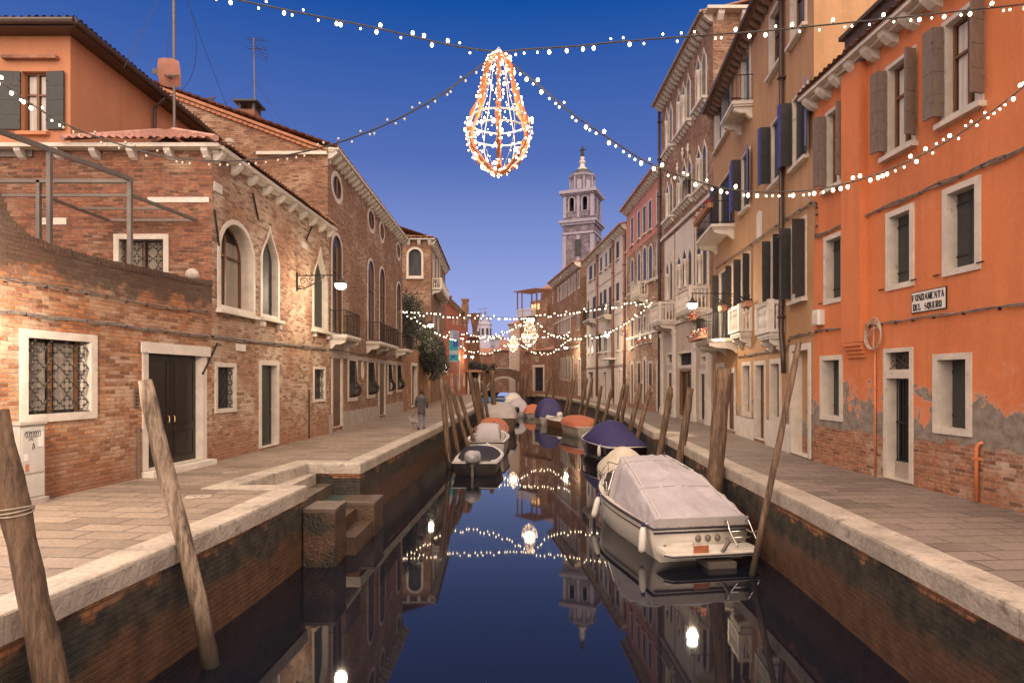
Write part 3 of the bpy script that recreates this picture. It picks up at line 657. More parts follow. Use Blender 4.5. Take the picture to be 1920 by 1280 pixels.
def building(name, label, A, B, z, mat, ops=(), depth=8., rise=1.6, roof='slab', cat='house', group=None, st=.7, proj=.35, ch=.22, wm=STONE, top=None, cb=True, sides=True, rm=TILE, gut=None, bands=(), plinth=None, flat=False, cw=.13, over=.25, xr=0.):
    fac = Fac(A, B); root = thing(name, label, cat, group=group, fr=fac.fr); fr = fac.fr; L_ = fac.L
    holes = []; info = []
    for sp in ops:
        H, w, r = opening(root, fac, sp); holes.append(H); info.append(r)
    prof = top if top else [(L_, z), (0, z)]
    outer = [(0, -.4), (L_, -.4)] + prof
    m = MB(); m.holed(outer, holes, 0.)
    for H in holes: m.skirt(H, 0., .06)
    if sides:
        zl = prof[-1][1]; zr = prof[0][1]; rz = rise if not flat else 0
        for x, zz in (((0, zl), (L_, zr)) if sides is True else ((L_, zr),)):
            P = [(x, 0, -.4), (x, depth, -.4), (x, depth, zz), (x, depth / 2, zz + rz), (x, 0, zz)]
            m.add(P, [(4, 3, 2, 1, 0)] if x == 0 else [(0, 1, 2, 3, 4)])
        m.add([(0, depth, -.4), (L_, depth, -.4), (L_, depth, zr), (0, depth, zl)], [(3, 2, 1, 0)])
    m.build('wall', mat, root, fr)
    if cb:
        m = MB(); m.box(-.05, L_ + .05, -proj, .0 - .002, z - .02, z + .08); m.box(-.03, L_ + .03, -proj * .55, -.002, z - .09, z - .021)
        corbels(m, .12, L_ - .12, z - .02, proj, st, ch, cw); m.build('cornice', wm, root, fr)
    if not flat:
        m = MB(); e = -proj - over + .15; ze = z + .085
        sl = rise / (depth / 2 - e)
        if roof == 'tile':
            tile_sheet(m, (-.1, e, ze), (L_ + .1 + xr, e, ze), (-.1, depth / 2, z + rise + .12), (L_ + .1 + xr, depth / 2, z + rise + .12))
            m.add([(-.1, e + .03, ze - .03), (L_ + .1, e + .03, ze - .03), (L_ + .1, depth / 2, z + rise + .05), (-.1, depth / 2, z + rise + .05)], [(0, 1, 2, 3)])
        else:
            m.add([(-.1, e, ze), (L_ + .1, e, ze), (L_ + .1, depth / 2, z + rise + .12), (-.1, depth / 2, z + rise + .12), (-.1, e, ze - .07), (L_ + .1, e, ze - .07), (L_ + .1, depth / 2, z + rise + .05), (-.1, depth / 2, z + rise + .05)], [(0, 1, 2, 3), (4, 7, 6, 5), (0, 4, 5, 1), (0, 3, 7, 4), (1, 5, 6, 2)])
            n = int(L_ / .24)
            for i in range(n):
                x = -.05 + (L_ + .1) * (i + .5) / n; m.tube([(x, e - .02, ze + .01), (x, e + .5, ze + .01 + sl * .5)], .075, 6)
        m.add([(-.1, depth / 2, z + rise + .12), (L_ + .1, depth / 2, z + rise + .12), (L_ + .1, depth + .3, z), (-.1, depth + .3, z)], [(0, 1, 2, 3)])
        m.build('roof', rm, root, fr)
    else:
        m = MB(); m.add([(0, .01, z - .03), (L_, .01, z - .03), (L_, depth, z - .03), (0, depth, z - .03)], [(0, 1, 2, 3)]); m.build('roof', rm, root, fr)
    if gut:
        m = MB(); m.tube([(-.1, -proj - .12, z + .05), (L_ + .1, -proj - .12, z + .05)], .07, 8); m.build('gutter', gut, root, fr)
    for zb_, hb, pb, mb in bands:
        m = MB(); m.box(.01, L_ - .01, -pb, -.002, zb_, zb_ + hb); m.build('string_course', mb, root, fr)
    if plinth:
        m = MB(); 
        cuts = sorted([(r[0], r[1]) for r, sp in zip(info, ops) if r[2] < plinth]); x = 0.
        for a, b in cuts + [(L_, L_)]:
            if a - x > .05: m.box(x + .004, a - .004, -.06, -.002, -.3, plinth)
            x = b
        explode(m.build('plinth', STONE_D, root, fr))
    root['_L'] = L_
    del root['_L']
    return root, fac, info
def W_(kind, xl, xr, yt, yb, **o): return ('win', kind, xl, xr, yt, yb, o)
def D_(kind, xl, xr, yt, yb, **o): o.setdefault('fill', 'leafdoor'); return ('door', kind, xl, xr, yt, yb, o)
def part_box(par, fac, name, mat, x0, x1, y0, y1, z0, z1, label=None):
    o = MB().box(x0, x1, y0, y1, z0, z1).build(name, mat, par, fac.fr)
    if label: o['label'] = label
    return o
def wall_pt(fac, px, py, off=.04):
    s, z = fac.at(px, py, off); return (s, -off, z)
def spline(pts, k=6):
    P = [Vector(p) for p in pts]; out = []
    for i in range(len(P) - 1):
        a, b, c, d = P[max(i - 1, 0)], P[i], P[i + 1], P[min(i + 2, len(P) - 1)]
        for j in range(k):
            t = j / k; out.append(.5 * ((2 * b) + (c - a) * t + (2 * a - 5 * b + 4 * c - d) * t * t + (3 * b - a - 3 * c + d) * t ** 3))
    out.append(P[-1]); return out
def wall_cable(label, fac, pts, r=.018, n=3, mat=CABLE, sag=.05, off=.05, group='cable bundles clipped along the walls'):
    """a bundle of cables clipped along a wall, given in wall coordinates"""
    m = MB(); root = thing('cable_bundle', label, 'cable', fr=fac.fr @ Matrix.Translation(Vector(pts[0])), group=group)
    for k in range(n):
        oz = random.uniform(-.035, .035); ph = random.uniform(0, 6); q = []
        for i, p in enumerate(spline(pts, 8)):
            q.append(p + Vector((0, -random.uniform(0, .02), oz + .018 * math.sin(i * .9 + ph) + random.uniform(-.004, .004))))
        m.tube(q, r * random.uniform(.5, .85), 5)
    m.build('cable', mat, root, fac.fr)
    m = MB(); q = spline(pts, 8)
    for i in range(0, len(q), 3):
        p = q[i]; m.box(p.x - .008, p.x + .008, p.y - .022, .0 + p.y + off * .9, p.z - .03, p.z + .03)
    explode(m.build('clip', IRON, root, fac.fr))
    return root
# ================================================================ ground, quays, water
LEFT_E = [(-4.95, -30), (-4.85, 2), (-4.76, 5.7), (-4.54, 8.19), (-4.36, 10.45), (-4.27, 12.65), (-5.78, 12.75), (-5.42, 16.2), (-4.0, 16.1), (-3.45, 28.7), (-2.9, 44), (-2.72, 50), (-3.5, 50.3), (-3.6, 60), (-4.2, 80), (-5.0, 104), (-5.2, 140)]
RIGHT_E = [(4.6, -30), (4.78, 2), (4.87, 5.83), (5.26, 11.4), (5.42, 15.8), (5.97, 24.0), (6.75, 24.1), (6.7, 25.5), (5.93, 25.6), (6.9, 38.6), (7.3, 55), (7.2, 63), (6.8, 72), (5.5, 84), (3.6, 95), (2.4, 103), (1.0, 140)]
def quay(edge, side):
    sx = -1 if side == 'L' else 1
    far = [(sx * 500, 1500), (sx * 500, -60)]
    poly = [(x, y) for x, y in edge] + [(edge[-1][0], 1500)] + far + [(edge[0][0], -60)]
    if side == 'L': poly = poly[::-1]
    poly = poly if side == 'R' else poly
    m = MB()
    # pavement inside of the kerb
    a = sum(poly[i][0] * poly[(i + 1) % len(poly)][1] - poly[(i + 1) % len(poly)][0] * poly[i][1] for i in range(len(poly)))
    if a < 0: poly = poly[::-1]
    tri = geometry.tessellate_polygon([[Vector((x, y, 0)) for x, y in poly]])
    m.add([(x, y, 0) for x, y in poly], [tuple(t) for t in tri])
    o = fixnormals(m.build('pavement', PAVE_L if side == 'L' else PAVE_R)); struct(o, 'worn stone slab pavement beside the %s quay' % ('left' if side == 'L' else 'right'))
    for p in o.data.polygons:
        if p.normal.z < 0: o.data.flip_normals(); break
    # kerb stones
    m = MB(); mw = MB(); kw = .44
    pts = [Vector((x, y, 0)) for x, y in edge]; inn = []
    for i, p in enumerate(pts):
        d0 = (p - pts[max(i - 1, 0)]); d1 = (pts[min(i + 1, len(pts) - 1)] - p)
        n0 = Vector((d0.y, -d0.x, 0)) if d0.length > 0 else None; n1 = Vector((d1.y, -d1.x, 0)) if d1.length > 0 else None
        n0 = n0.normalized() * sx if n0 is not None else None; n1 = n1.normalized() * sx if n1 is not None else None
        if n0 is None: n0 = n1
        if n1 is None: n1 = n0
        bis = (n0 + n1); bis = bis.normalized() if bis.length > .1 else n0; q = kw / max(.5, bis.dot(n0)); inn.append((bis, q))
    for i in range(len(pts) - 1):
        a, b = pts[i], pts[i + 1]; Ls = (b - a).length; n = max(1, int(Ls / 1.9)) if a.y < 60 else max(1, int(Ls / 6))
        for j in range(n):
            t0, t1 = j / n, (j + 1) / n; g = .006 / Ls
            def P(t, off, z):
                bi = inn[i][0] * inn[i][1] * (1 - t) + inn[i + 1][0] * inn[i + 1][1] * t
                return a.lerp(b, t) + bi * off + Vector((0, 0, z))
            u0, u1 = t0 + g, t1 - g; zt = .022 + random.uniform(-.006, .006)
            prof = [(-.10, -.26), (-.11, zt - .05), (-.085, zt - .012), (-.04, zt), (1.0, zt), (1.0, -.26)]
            k = len(prof); sub = 4; vs = []
            for s_ in range(sub + 1):
                tt = u0 + (u1 - u0) * s_ / sub
                for o_, z_ in prof:
                    w_ = 0 if z_ > -.2 and o_ > .5 else random.uniform(-.006, .006)
                    vs.append(P(tt, o_ + w_ * 1.6, z_ + w_ * .6))
            fs = [(s_ * k + c_, s_ * k + (c_ + 1) % k, (s_ + 1) * k + (c_ + 1) % k, (s_ + 1) * k + c_) for s_ in range(sub) for c_ in range(k)] + [tuple(range(k - 1, -1, -1)), tuple(sub * k + c_ for c_ in range(k))]
            m.add(vs, fs)
        mw.add([a + Vector((0, 0, -2.6)), b + Vector((0, 0, -2.6)), b + Vector((0, 0, -.1)), a + Vector((0, 0, -.1))], [(0, 1, 2, 3)])
    fixnormals(struct(m.build('kerb', KERB), 'pale stone kerb along the %s bank of the canal' % ('left' if side == 'L' else 'right')))
    return mw
mwl = quay(LEFT_E, 'L'); mwr = quay(RIGHT_E, 'R')
struct(mwl.build('quay_wall', QUAY), 'wet algae stained brick wall of the left quay')
struct(mwr.build('quay_wall', QUAY), 'wet algae stained brick wall of the right quay')
m = MB(); m.add([(-30, -60, -1.6), (30, -60, -1.6), (30, 1500, -1.6), (-30, 1500, -1.6)], [(0, 1, 2, 3)])
struct(m.build('water', WATER), 'still dark canal water mirroring the sky')
m = MB(); m.add([(-30, -60, -3.), (30, -60, -3.), (30, 1500, -3.), (-30, 1500, -3.)], [(0, 1, 2, 3)])
struct(m.build('canal_bed', QUAY), 'dark bed of the canal')

# landing stairs on the left quay
def stairs(name, label, boxes, mats):
    root = thing(name, label, 'stairs', loc=(boxes[0][0], boxes[0][2], -1.6))
    for i, b in enumerate(boxes):
        m = MB(); x0, x1, y0, y1, z0, z1 = b[:6]
        m.slab([(x0, y0), (x1, y0), (x1, y1), (x0, y1)], z0, z1); m.build('step' if b[6] else 'landing_block', mats[b[7]], root, I4)
    return root
stairs('landing_stairs', 'worn wet stone landing stairs cut into the left quay', [
    (-5.62, -5.15, 12.8, 16.12, -2.4, -.26, 1, 0), (-5.149, -4.72, 12.8, 16.1, -2.4, -.52, 1, 2), (-4.719, -4.24, 12.7, 16.05, -2.4, -.80, 1, 1),
    (-4.235, -3.60, 12.45, 13.3, -2.4, -.50, 0, 3), (-4.24, -3.585, 12.44, 13.31, -.499, -.42, 0, 2), (-4.235, -3.36, 14.95, 16.0, -2.4, -.86, 0, 3), (-4.24, -3.345, 14.94, 16.01, -.859, -.79, 0, 2),
    (-4.235, -3.80, 13.32, 14.93, -2.4, -.92, 1, 3), (-3.799, -3.40, 13.32, 14.93, -2.4, -1.22, 1, 3)], [KERB, plain('wet green stone', (.05, .075, .07), .3, .4, 3, .5), plain('dark wet stone', (.115, .078, .055), .5, .45, 2.5, .7, dirt=((.03, .024, .016), 2.5, .5)), plain('mossy brown stonework', (.080, .043, .024), .5, .5, 2.2, 1., dirt=((.014, .014, .010), 1.6, .48), bd=.04)])
stairs('landing_stairs', 'small stone stairs in the gap of the right quay', [(5.95, 6.25, 24.15, 25.45, -2.4, -1.2, 1, 0), (6.25, 6.5, 24.15, 25.45, -2.4, -.8, 1, 0), (6.5, 6.69, 24.15, 25.45, -2.4, -.4, 1, 0)], [STONE_D])
m = MB(); m.box(-3.9, -3.55, 11.72, 12.0, .002, .012)

# ================================================================ left side buildings
G_HL = 'houses along the left quay'; G_HR = 'houses along the right quay'
# --- low front building with the curved parapet
A0 = (7.0, -9.15); B0 = (16.4, -8.02); f0 = Fac(A0, B0)
pr = [(396.5, 529), (374, 526), (352, 524), (319, 514), (262, 503), (187, 486), (112, 467), (80, 455), (56, 444), (40, 430), (22, 414), (10, 395), (0, 368), (-12, 330)]
prof = [f0.at(x, y) for x, y in pr]; prof[0] = (f0.L, prof[0][1]); prof += [(prof[-1][0] - .25, 7.5), (prof[-1][0] - .3, 8.6), (0, 8.6)]
t_lintel = dict(t=.17, p=.05, dep=.28)
root0, _, inf0 = building('low_brick_building', 'low old brick building with a dark mossy curved parapet beside the black double door', A0, B0, 4.2, BR_OLD, [
    W_('rect', 36, 180, 622, 789, fill='quatre', t=.15, dep=.25, pm=GLASS, curt=CURT_W, n=4, gy=.02, gr=.012, label='large square window behind an iron quatrefoil grille'),
    D_('rect', 266, 386, 650, 884, t=.17, dep=.22, lm=DOOR_BK, step=.14, label='black panelled double door in a white stone surround')],
    top=prof, cb=False, flat=True, depth=6.5, sides=False, rm=STONE_D)
m = MB(); q = [(x, z) for x, z in prof]      # parapet thickness with rough top bricks
n = len(q); m.add([(x, 0.0, z) for x, z in q] + [(x, .38, z) for x, z in q], [(i, i + 1, i + 1 + n, i + n) for i in range(n - 1)])
m.add([(x, .38, z) for x, z in q] + [(x, .38, 3.8) for x, z in q], [(i + 1, i, i + n, i + n + 1) for i in range(n - 1)])
for i in range(n - 4):
    (xa, za), (xb, zb) = q[i], q[i + 1]; d = math.hypot(xb - xa, zb - za); k = max(1, int(d / .085))
    for j in range(k):
        t = (j + .5) / k; x = xa + (xb - xa) * t; z = za + (zb - za) * t; r = random.uniform(.0, .03)
        m.box(x - .032, x + .032, -.015 - r * .5, .40, z - .10, z + .02 + r, None)
fixnormals(m.build('parapet', BR_OLD, root0, f0.fr))
a, b, z0, z1 = inf0[1]
m = MB(); m.box(a - .10, b + .10, -.075, -.052, z1 - .19, z1 + .06); m.box(a - .02, b + .02, -.30, .0, -.02, .13); explode(m.build('door_surround', STONE, root0, f0.fr))
s, z = f0.at(254.5, 747); 
t = thing('intercom_panel', 'steel intercom panel left of the black double door', 'intercom', fr=f0.fr @ Matrix.Translation((s, 0, z)))
MB().box(-.07, .07, -.03, -.001, -.2, .2).build('plate', CHROME, t); m = MB()
for k in range(4): m.box(-.03, .03, -.036, -.031, -.14 + k * .08, -.11 + k * .08)
explode(m.build('button', BLACK, t))
# --- utility cabinet
s, z = f0.at(8, 712); s1, _ = f0.at(56, 712)
t = thing('utility_cabinet', 'grey metal utility cabinet with stickers and graffiti against the brick wall', 'cabinet', fr=f0.fr @ Matrix.Translation((s, -.30, 0)))
wd = s1 - s; MB().box(0, wd, 0, .29, .12, 1.42).build('body', plain('cabinet grey', (.40, .37, .33), .5, .12, 4, .1, dirt=((.2, .16, .12), 5, .62)), t)
MB().box(-.04, wd + .04, -.05, .29, -.02, .118).build('base', STONE_D, t); MB().box(-.02, wd + .02, -.03, .295, 1.421, 1.47).build('lid', STONE_D, t)
m = MB(); m.box(.03, wd - .03, -.012, -.001, .58, 1.38); m.box(.03, wd - .03, -.012, -.001, .16, .54); dd = m.build('door', plain('cabinet door grey', (.43, .40, .36), .5, .1, 5, .1), t)
m = MB()
for k in range(7):
    x = wd * .15 + k * wd * .09; m.tube(spline([(x, -.016, 1.24 + .03 * (k % 2)), (x + .03, -.016, 1.31), (x + .05, -.016, 1.24), (x + .02, -.016, 1.20)], 4), .006, 4)
m.tube(spline([(wd * .45, -.016, .98), (wd * .5, -.016, 1.1), (wd * .55, -.016, .99)], 4), .006, 4); m.tube(spline([(wd * .3, -.016, 1.15), (wd * .42, -.016, 1.18), (wd * .5, -.016, 1.14)], 4), .005, 4)
m.build('graffiti', BLACK, dd, t.matrix_basis); m = MB(); m.box(wd * .68, wd * .92, -.016, -.013, 1.02, 1.28); m.box(wd * .12, wd * .3, -.016, -.013, .8, .92); explode(m.build('sticker', WHITE, dd, t.matrix_basis))
m = MB(); m.box(wd * .18, wd * .32, -.017, -.013, .62, .74); m.build('sticker', CANV_O, dd, t.matrix_basis)
MB().box(wd + .001, wd + .05, .05, .16, .75, 1.02).build('lock_box', BLACK, t)
# --- stone ball on the parapet
s, z = f0.at(374, 526)
m = MB(); m.smooth = True; m.ball((0, 0, .16), .17, 14, 10); o = m.build('stone_ball', plain('pitted stone', (.45, .38, .32), .8, .3, 9, .9), fr=f0.fr @ Matrix.Translation((s, .2, z - .01)))
tag(o, 'pitted round stone ball resting on the end of the mossy brick parapet', 'stone ball')
# --- pipe by the door
s, z = f0.at(256.5, 712); m = MB(); m.tube([(s, -.04, 0), (s, -.04, 1.15)], .028, 6); o = m.build('conduit', STEEL, fr=f0.fr, recenter=True); tag(o, 'short grey steel conduit on the brick wall left of the black double door', 'conduit')

# --- steel pergola frame on the terrace
pz = 6.75; lz = 6.41
root = thing('pergola_frame', 'rusty steel pergola frame standing on the terrace behind the mossy parapet', 'pergola', loc=(-8.7, 14, 4.2))
def bar(p, q, r=.035, nm='beam'):
    p = Vector(p); q = Vector(q); d = (q - p); Ln = d.length; d.normalize(); up = Vector((0, 0, 1)) if abs(d.z) < .9 else Vector((0, 1, 0)); a = d.cross(up).normalized(); b = a.cross(d)
    M = Matrix(((a.x, d.x, b.x, p.x), (a.y, d.y, b.y, p.y), (a.z, d.z, b.z, p.z), (0, 0, 0, 1))); m = MB(); m.box(-r, r, 0, Ln, -r, r, M); return m
for p, q, r, nm in (((-9.2, 12.2, 4.0), (-9.2, 12.2, pz), .04, 'post'), ((-8.72, 14, 4.0), (-8.72, 14, pz), .045, 'post'), ((-10.8, 14, 4.0), (-10.8, 14, pz), .04, 'post'),
    ((-9.75, 10.2, pz + .03), (-8.70, 14.05, pz + .03), .045, 'beam'), ((-13.2, 14, pz - .02), (-8.77, 14, pz - .02), .04, 'beam'), ((-12.5, 14.02, lz), (-8.77, 14.02, lz), .03, 'rail'),
    ((-8.72, 14.05, lz + .02), (-8.38, 16.3, lz + .02), .035, 'rail'), ((-10.8, 14.05, lz + .02), (-10.7, 16.3, lz + .02), .03, 'rail'), ((-10.75, 15.15, lz + .02), (-8.53, 15.15, lz + .02), .025, 'rail'), ((-10.7, 16.27, lz + .02), (-8.4, 16.27, lz + .02), .03, 'rail')):
    fixnormals(bar(p, q, r).build(nm, STEEL, root, I4))

# --- brick house with the gothic windows
A1 = (16.4, -8.02); B1 = (25.3, -7.55)
root1, f1, inf1 = building('brick_house', 'pale weathered brick house with a big round arched window and two pointed windows', A1, B1, 8.35, BR_PALE, [
    W_('arch', 407, 477, 413, 586, t=.13, dep=.42, fill='glass', curt=CURT_W, bm=WOOD_B, sill=.06, label='big round arched window with curtains'),
    W_('gothic', 487.5, 523, 423, 598, t=.12, dep=.25, fill='shut', lm=SH_DK, sill=.1, brk=1, label='pointed window with dark shutters'),
    W_('gothic', 585.6, 614, 463, 620, t=.12, dep=.25, fill='shut', lm=SH_DK, sill=.12, brk=1),
    W_('rect', 402, 442, 680, 773, t=.12, dep=.18, fill='quatre', n=3, gy=.02, gr=.011),
    D_('rect', 485, 522, 676, 843, t=.15, dep=.22, lm=DOOR_GR, n=1, step=.06, label='narrow dark green door'),
    W_('rect', 586.6, 609.5, 687, 753, t=.11, dep=.18, fill='quatre', n=3, gy=.02, gr=.010)],
    depth=2.0, rise=1.0, st=.98, proj=.34, ch=.3, cw=.17, wm=STONE, flat=True, rm=STONE_D, sides=False, cat='brick house', group=G_HL)
m = MB(); tile_sheet(m, (-.1, -.42, 8.44), (f1.L, -.42, 8.44), (2.3, 2.6, 9.75), (f1.L, 2.6, 9.75)); m.add([(2.3, 2.6, 9.7), (f1.L, 2.6, 9.7), (f1.L, 5.5, 8.5), (2.3, 5.5, 8.5)], [(0, 1, 2, 3)]); m.build('roof', TILE, root1, f1.fr)
# its second wall, facing the bridge
f1b = Fac((16.42, -22.), (16.4, -8.02))
H, w, r = opening(root1, f1b, W_('rect', 214, 317, 439, 530, t=.14, dep=.22, fill='quatre', n=4, gy=.03, gr=.012, curt=CURT_W))
m = MB(); m.holed([(0, -.4), (f1b.L, -.4), (f1b.L, 8.35), (0, 8.35)], [H], 0.); m.skirt(H, 0, .06); m.build('wall', BR_DARK, root1, f1b.fr)
m = MB(); m.box(3., f1b.L + .3, -.3, -.002, 8.33, 8.43); corbels(m, 4., f1b.L - .1, 8.33, .3, .98, .26, .17); m.build('cornice', STONE, root1, f1b.fr)
s, z = f1b.at(335, 375); m = MB(); m.box(s - .82, s + .82, -.03, -.002, z - .07, z + .07); s, z = f1b.at(104, 415); m.box(s - .35, s + .3, -.02, -.002, z - .09, z + .09); explode(m.build('stone_inset', STONE, root1, f1b.fr))
m = MB(); m.box(0, 9.2, -.05, -.002, 8.15, 8.32); m.build('gutter', STEEL, root1, f1b.fr)
m = MB(); xl, xr_ = f1b.at(137, 280)[0], f1b.L + .35
qx = f1b.L - 2.85; tile_sheet(m, (xl, -.42, 8.45), (xr_ - .05, -.42, 8.45), (qx, 2.45, 9.80), (qx + .45, 2.45, 9.80)); m.tube([(xl, -.42, 8.5), (qx, 2.45, 9.84), (qx + .45, 2.45, 9.86), (xr_ - .05, -.42, 8.5)], .09, 6); m.build('roof', TILE_PK, root1, f1b.fr)
m = MB(); m.add([(0, 0, 8.34), (f1b.L, 0, 8.34), (f1b.L, 9, 8.34), (0, 9, 8.34)], [(0, 1, 2, 3)]); m.build('roof_deck', STONE_D, root1, f1b.fr)
m = MB()
for x0_, x1_, y0_, y1_ in ((441.5, 459, 645, 658), (400, 415, 344, 361), (566, 575, 455, 466)):
    a_, b_, z0_, z1_ = f1.rect(x0_, x1_, y0_, y1_); m.box(a_, b_, -.03, -.002, z1_ if z1_ < z0_ else z0_, max(z0_, z1_))
explode(m.build('stone_inset', STONE, root1, f1.fr))
def iron_bar(fac, p, q, label):
    a_ = Vector(wall_pt(fac, *p)); b_ = Vector(wall_pt(fac, *q)); m = MB(); m.tube([a_, b_], .028, 6); o = m.build('iron_tie_bar', IRON, fr=fac.fr, recenter=True); tag(o, label, 'iron bar', 'iron tie bars on the brick walls')
iron_bar(f1, (402, 392), (411, 461), 'slanting iron tie bar left of the big arched window'); iron_bar(f1, (474, 362), (485, 413), 'slanting iron tie bar above and between the arched and the pointed window')
iron_bar(f1, (586, 423), (574, 451), 'leaning iron tie bar under the eaves above the lamp bracket'); iron_bar(f0, (408, 643), (380, 701), 'leaning iron tie bar right of the black double door')
s, z = f1.at(578, 822); m = MB(); m.tube([(s, -.04, 0), (s, -.04, 1.85)], .03, 6); o = m.build('conduit', RUST, fr=f1.fr, recenter=True); tag(o, 'rusty vertical pipe on pale brick between green door and small window', 'conduit')

# --- orange house, upper left
root, fh, inf = building('orange_house', 'orange plastered upper house with dark green shutters behind the brick houses', (17.5, -24), (17.5, -12.6), 12.1, PL_OR2, [
    W_('rect', 38, 92, 131, 249, t=.05, dep=.2, fill='glass', curt=CURT, bm=WOOD_B, fm=PL_OR2, p=.01, sill=.03, leafs=(('L', 176, .62, SH_DK), ('R', 176, .52, SH_DK)), label='white curtained window between dark green shutters')],
    depth=9, rise=.01, cb=False, flat=True, cat='house', group=G_HL)
m = MB(); m.box(*(lambda a: (a - .75, a + .8))(fh.at(59, 112)[0]), -.16, -.002, fh.at(59, 114)[1], fh.at(59, 108)[1]); m.build('ledge', TILE, root, fh.fr)
m = MB(); L_ = fh.L; e = .5
tile_sheet(m, (-1, -e, 12.2), (L_ + e, -e, 12.2), (-1, 4.5, 13.4), (L_ - 4., 4.5, 13.4)); tile_sheet(m, (L_ + e, -e, 12.2), (L_ + e, 9.3, 12.2), (L_ - 4., 4.5, 13.4), (L_ - 4., 4.6, 13.4)); m.build('roof', TILE, root, fh.fr)
m = MB(); m.box(-1, L_ + e - .03, -e + .03, -.002, 12.0, 12.17); m.box(L_ + .002, L_ + e - .03, -.001, 9.2, 12.0, 12.17); m.build('eaves', PIPE_BR, root, fh.fr)
m = MB(); m.tube([(L_ + e, -e - .05, 12.12), (L_ + e + .04, 9.2, 12.12)], .09, 8); m.tube([(-1, -e - .05, 12.12), (L_ + e, -e - .05, 12.12)], .09, 8)
m.tube([(L_ + e, 3.9, 12.05), (L_ + .14, 3.9, 11.7), (L_ + .14, 3.9, 9.9), (L_ + .14, 3.2, 9.7), (L_ + .3, -.1, 8.9)], .055, 8); m.build('gutter', PIPE_BR, root, fh.fr)

# --- tall brown brick building with oculi
A2 = (25.32, -7.6); B2 = (42., -7.5)
fa2 = Fac(A2, B2)
tall = dict(t=.13, dep=.05, p=.02, fill='glass', bm=WOOD_B)
root2, f2, inf2 = building('tall_brick_building', 'tall brown brick building with round oculi and narrow arched windows', A2, B2, 11.7, BR_TALL, [
    W_('oval', 621, 642, 322, 381, t=.2, dep=.05, p=.02, fill='glass'), W_('oval', 688.8, 703, 389, 437, t=.2, dep=.05, p=.02, fill='glass'), W_('oval', 711, 721, 413, 456, t=.2, dep=.05, p=.02, fill='glass'), W_('oval', 743, 751, 452, 489, t=.2, dep=.05, p=.02, fill='glass'),
    W_('arch', 621, 642, 436, 631, **tall), W_('arch', 688.8, 702, 484, 643, pm=GLASS_B, **tall), W_('arch', 711, 722, 499, 646, **tall), W_('arch', 743, 752, 527, 656, **tall),
    D_('rect', 620.8, 642, 664, 801, lm=DOOR_BR, n=1, step=.16, t=.18, dep=.1), W_('rect', 651.6, 669.4, 669, 752, fill='belly', t=.18, dep=.07), W_('oval', 676.8, 682, 677, 712, t=.12, dep=.15, fill='plain', pm=STONE_D),
    W_('rect', 688, 703, 673, 746, fill='belly', t=.18, dep=.07), D_('rect', 709.3, 722, 675, 783, lm=DOOR_BR, n=1, step=.16, t=.2, dep=.08), W_('rect', 726.6, 735.2, 676, 739, fill='belly', t=.18, dep=.07), W_('rect', 743.3, 752.6, 678, 735, fill='belly', t=.18, dep=.07)],
    depth=18, rise=3.3, st=.62, proj=.45, ch=.36, cw=.2, wm=STONE, roof='tile', cat='brick building', plinth=.75, group=G_HL, gut=None, over=.12)
for k, (a, b, z0, z1) in enumerate(inf2[4:8]):
    if k == 2: continue
    b2 = inf2[6][1] if k == 1 else b
    balcony(root2, f2, a - .3, b2 + .35, z0 + .02, .75, 'iron', 1.0, corb=2 if k != 1 else 3)
m = MB(); m.box(-.45, .0, .15, .0 + .16, 0, .01)
# verge moulding on the gable end
m = MB()
for off, th, pj in ((0, .12, .14), (-.16, .08, .08)):
    P = [(0, 11.62 + off), (9., 14.92 + off), (9., 15.04 + off), (0, 11.74 + off)]
    vs = [(-pj, y, z) for y, z in P] + [(-.003, y, z) for y, z in P]; m.add(vs, [(0, 1, 2, 3), (7, 6, 5, 4), (0, 4, 5, 1), (1, 5, 6, 2), (2, 6, 7, 3), (3, 7, 4, 0)])
for i in range(40): y = .2 + i * .22; z = 11.60 + y * 3.3 / 9; m.box(-.12, -.004, y, y + .1, z - .12, z - .02)
fixnormals(m.build('verge', plain('brick moulding', (.40, .17, .09), .85, .3, 5, .4), root2, f2.fr))
m = MB(); m.box(-.18, -.002, .0, 2.9, 11.45, 11.58); corbels(m, .3, .31, 11.4, .1, .4); m.build('return_cornice', STONE, root2, f2.fr)
MB().box(.01, f2.L - .01, -.045, -.002, 3.15, 3.35).build('string_course', STONE_D, root2, f2.fr)
MB().box(.01, 3.2, -.02, -.002, 3.36, 3.95).build('render_patch', PL_GY, root2, f2.fr)
def chimney(label, loc, w_, h, mat=BR_DARK, cap='flat', d_=None):
    d_ = d_ or w_; t = thing('chimney', label, 'chimney', loc=loc, group='chimneys'); MB().box(-w_ / 2, w_ / 2, -d_ / 2, d_ / 2, -1.2, h).build('stack', mat, t)
    m = MB()
    if cap == 'flat':
        for sx in (-1, 1):
            for sy in (-1, 1): m.box(sx * w_ * .42 - .06, sx * w_ * .42 + .06, sy * d_ * .38 - .06, sy * d_ * .38 + .06, h, h + .3)
        m.box(-w_ * .7, w_ * .7, -d_ * .7, d_ * .7, h + .3, h + .38)
    elif cap == 'pot':
        m.lathe([(w_ * .5, h), (w_ * .5, h + .1), (w_ * .72, h + .13), (w_ * .72, h + .25)], n=10)
    else:
        m.lathe([(w_ * .5, h + .001), (w_ * .8, h + .55), (w_ * .8, h + .7), (w_ * .4, h + .75)], n=4, M=Matrix.Rotation(math.radians(45), 4, 'Z'))
    m.build('cap', SH_DK if cap == 'flat' else mat, t); return t
p = P3(468, 226, 27.5); chimney('dark capped chimney on the roof of the tall brown brick building', p, .75, .35)
p = P3(431, 292, 20.5); chimney('small round topped vent chimney at the eaves of the gothic windowed house', p, .22, .28, PL_GY, 'pot')
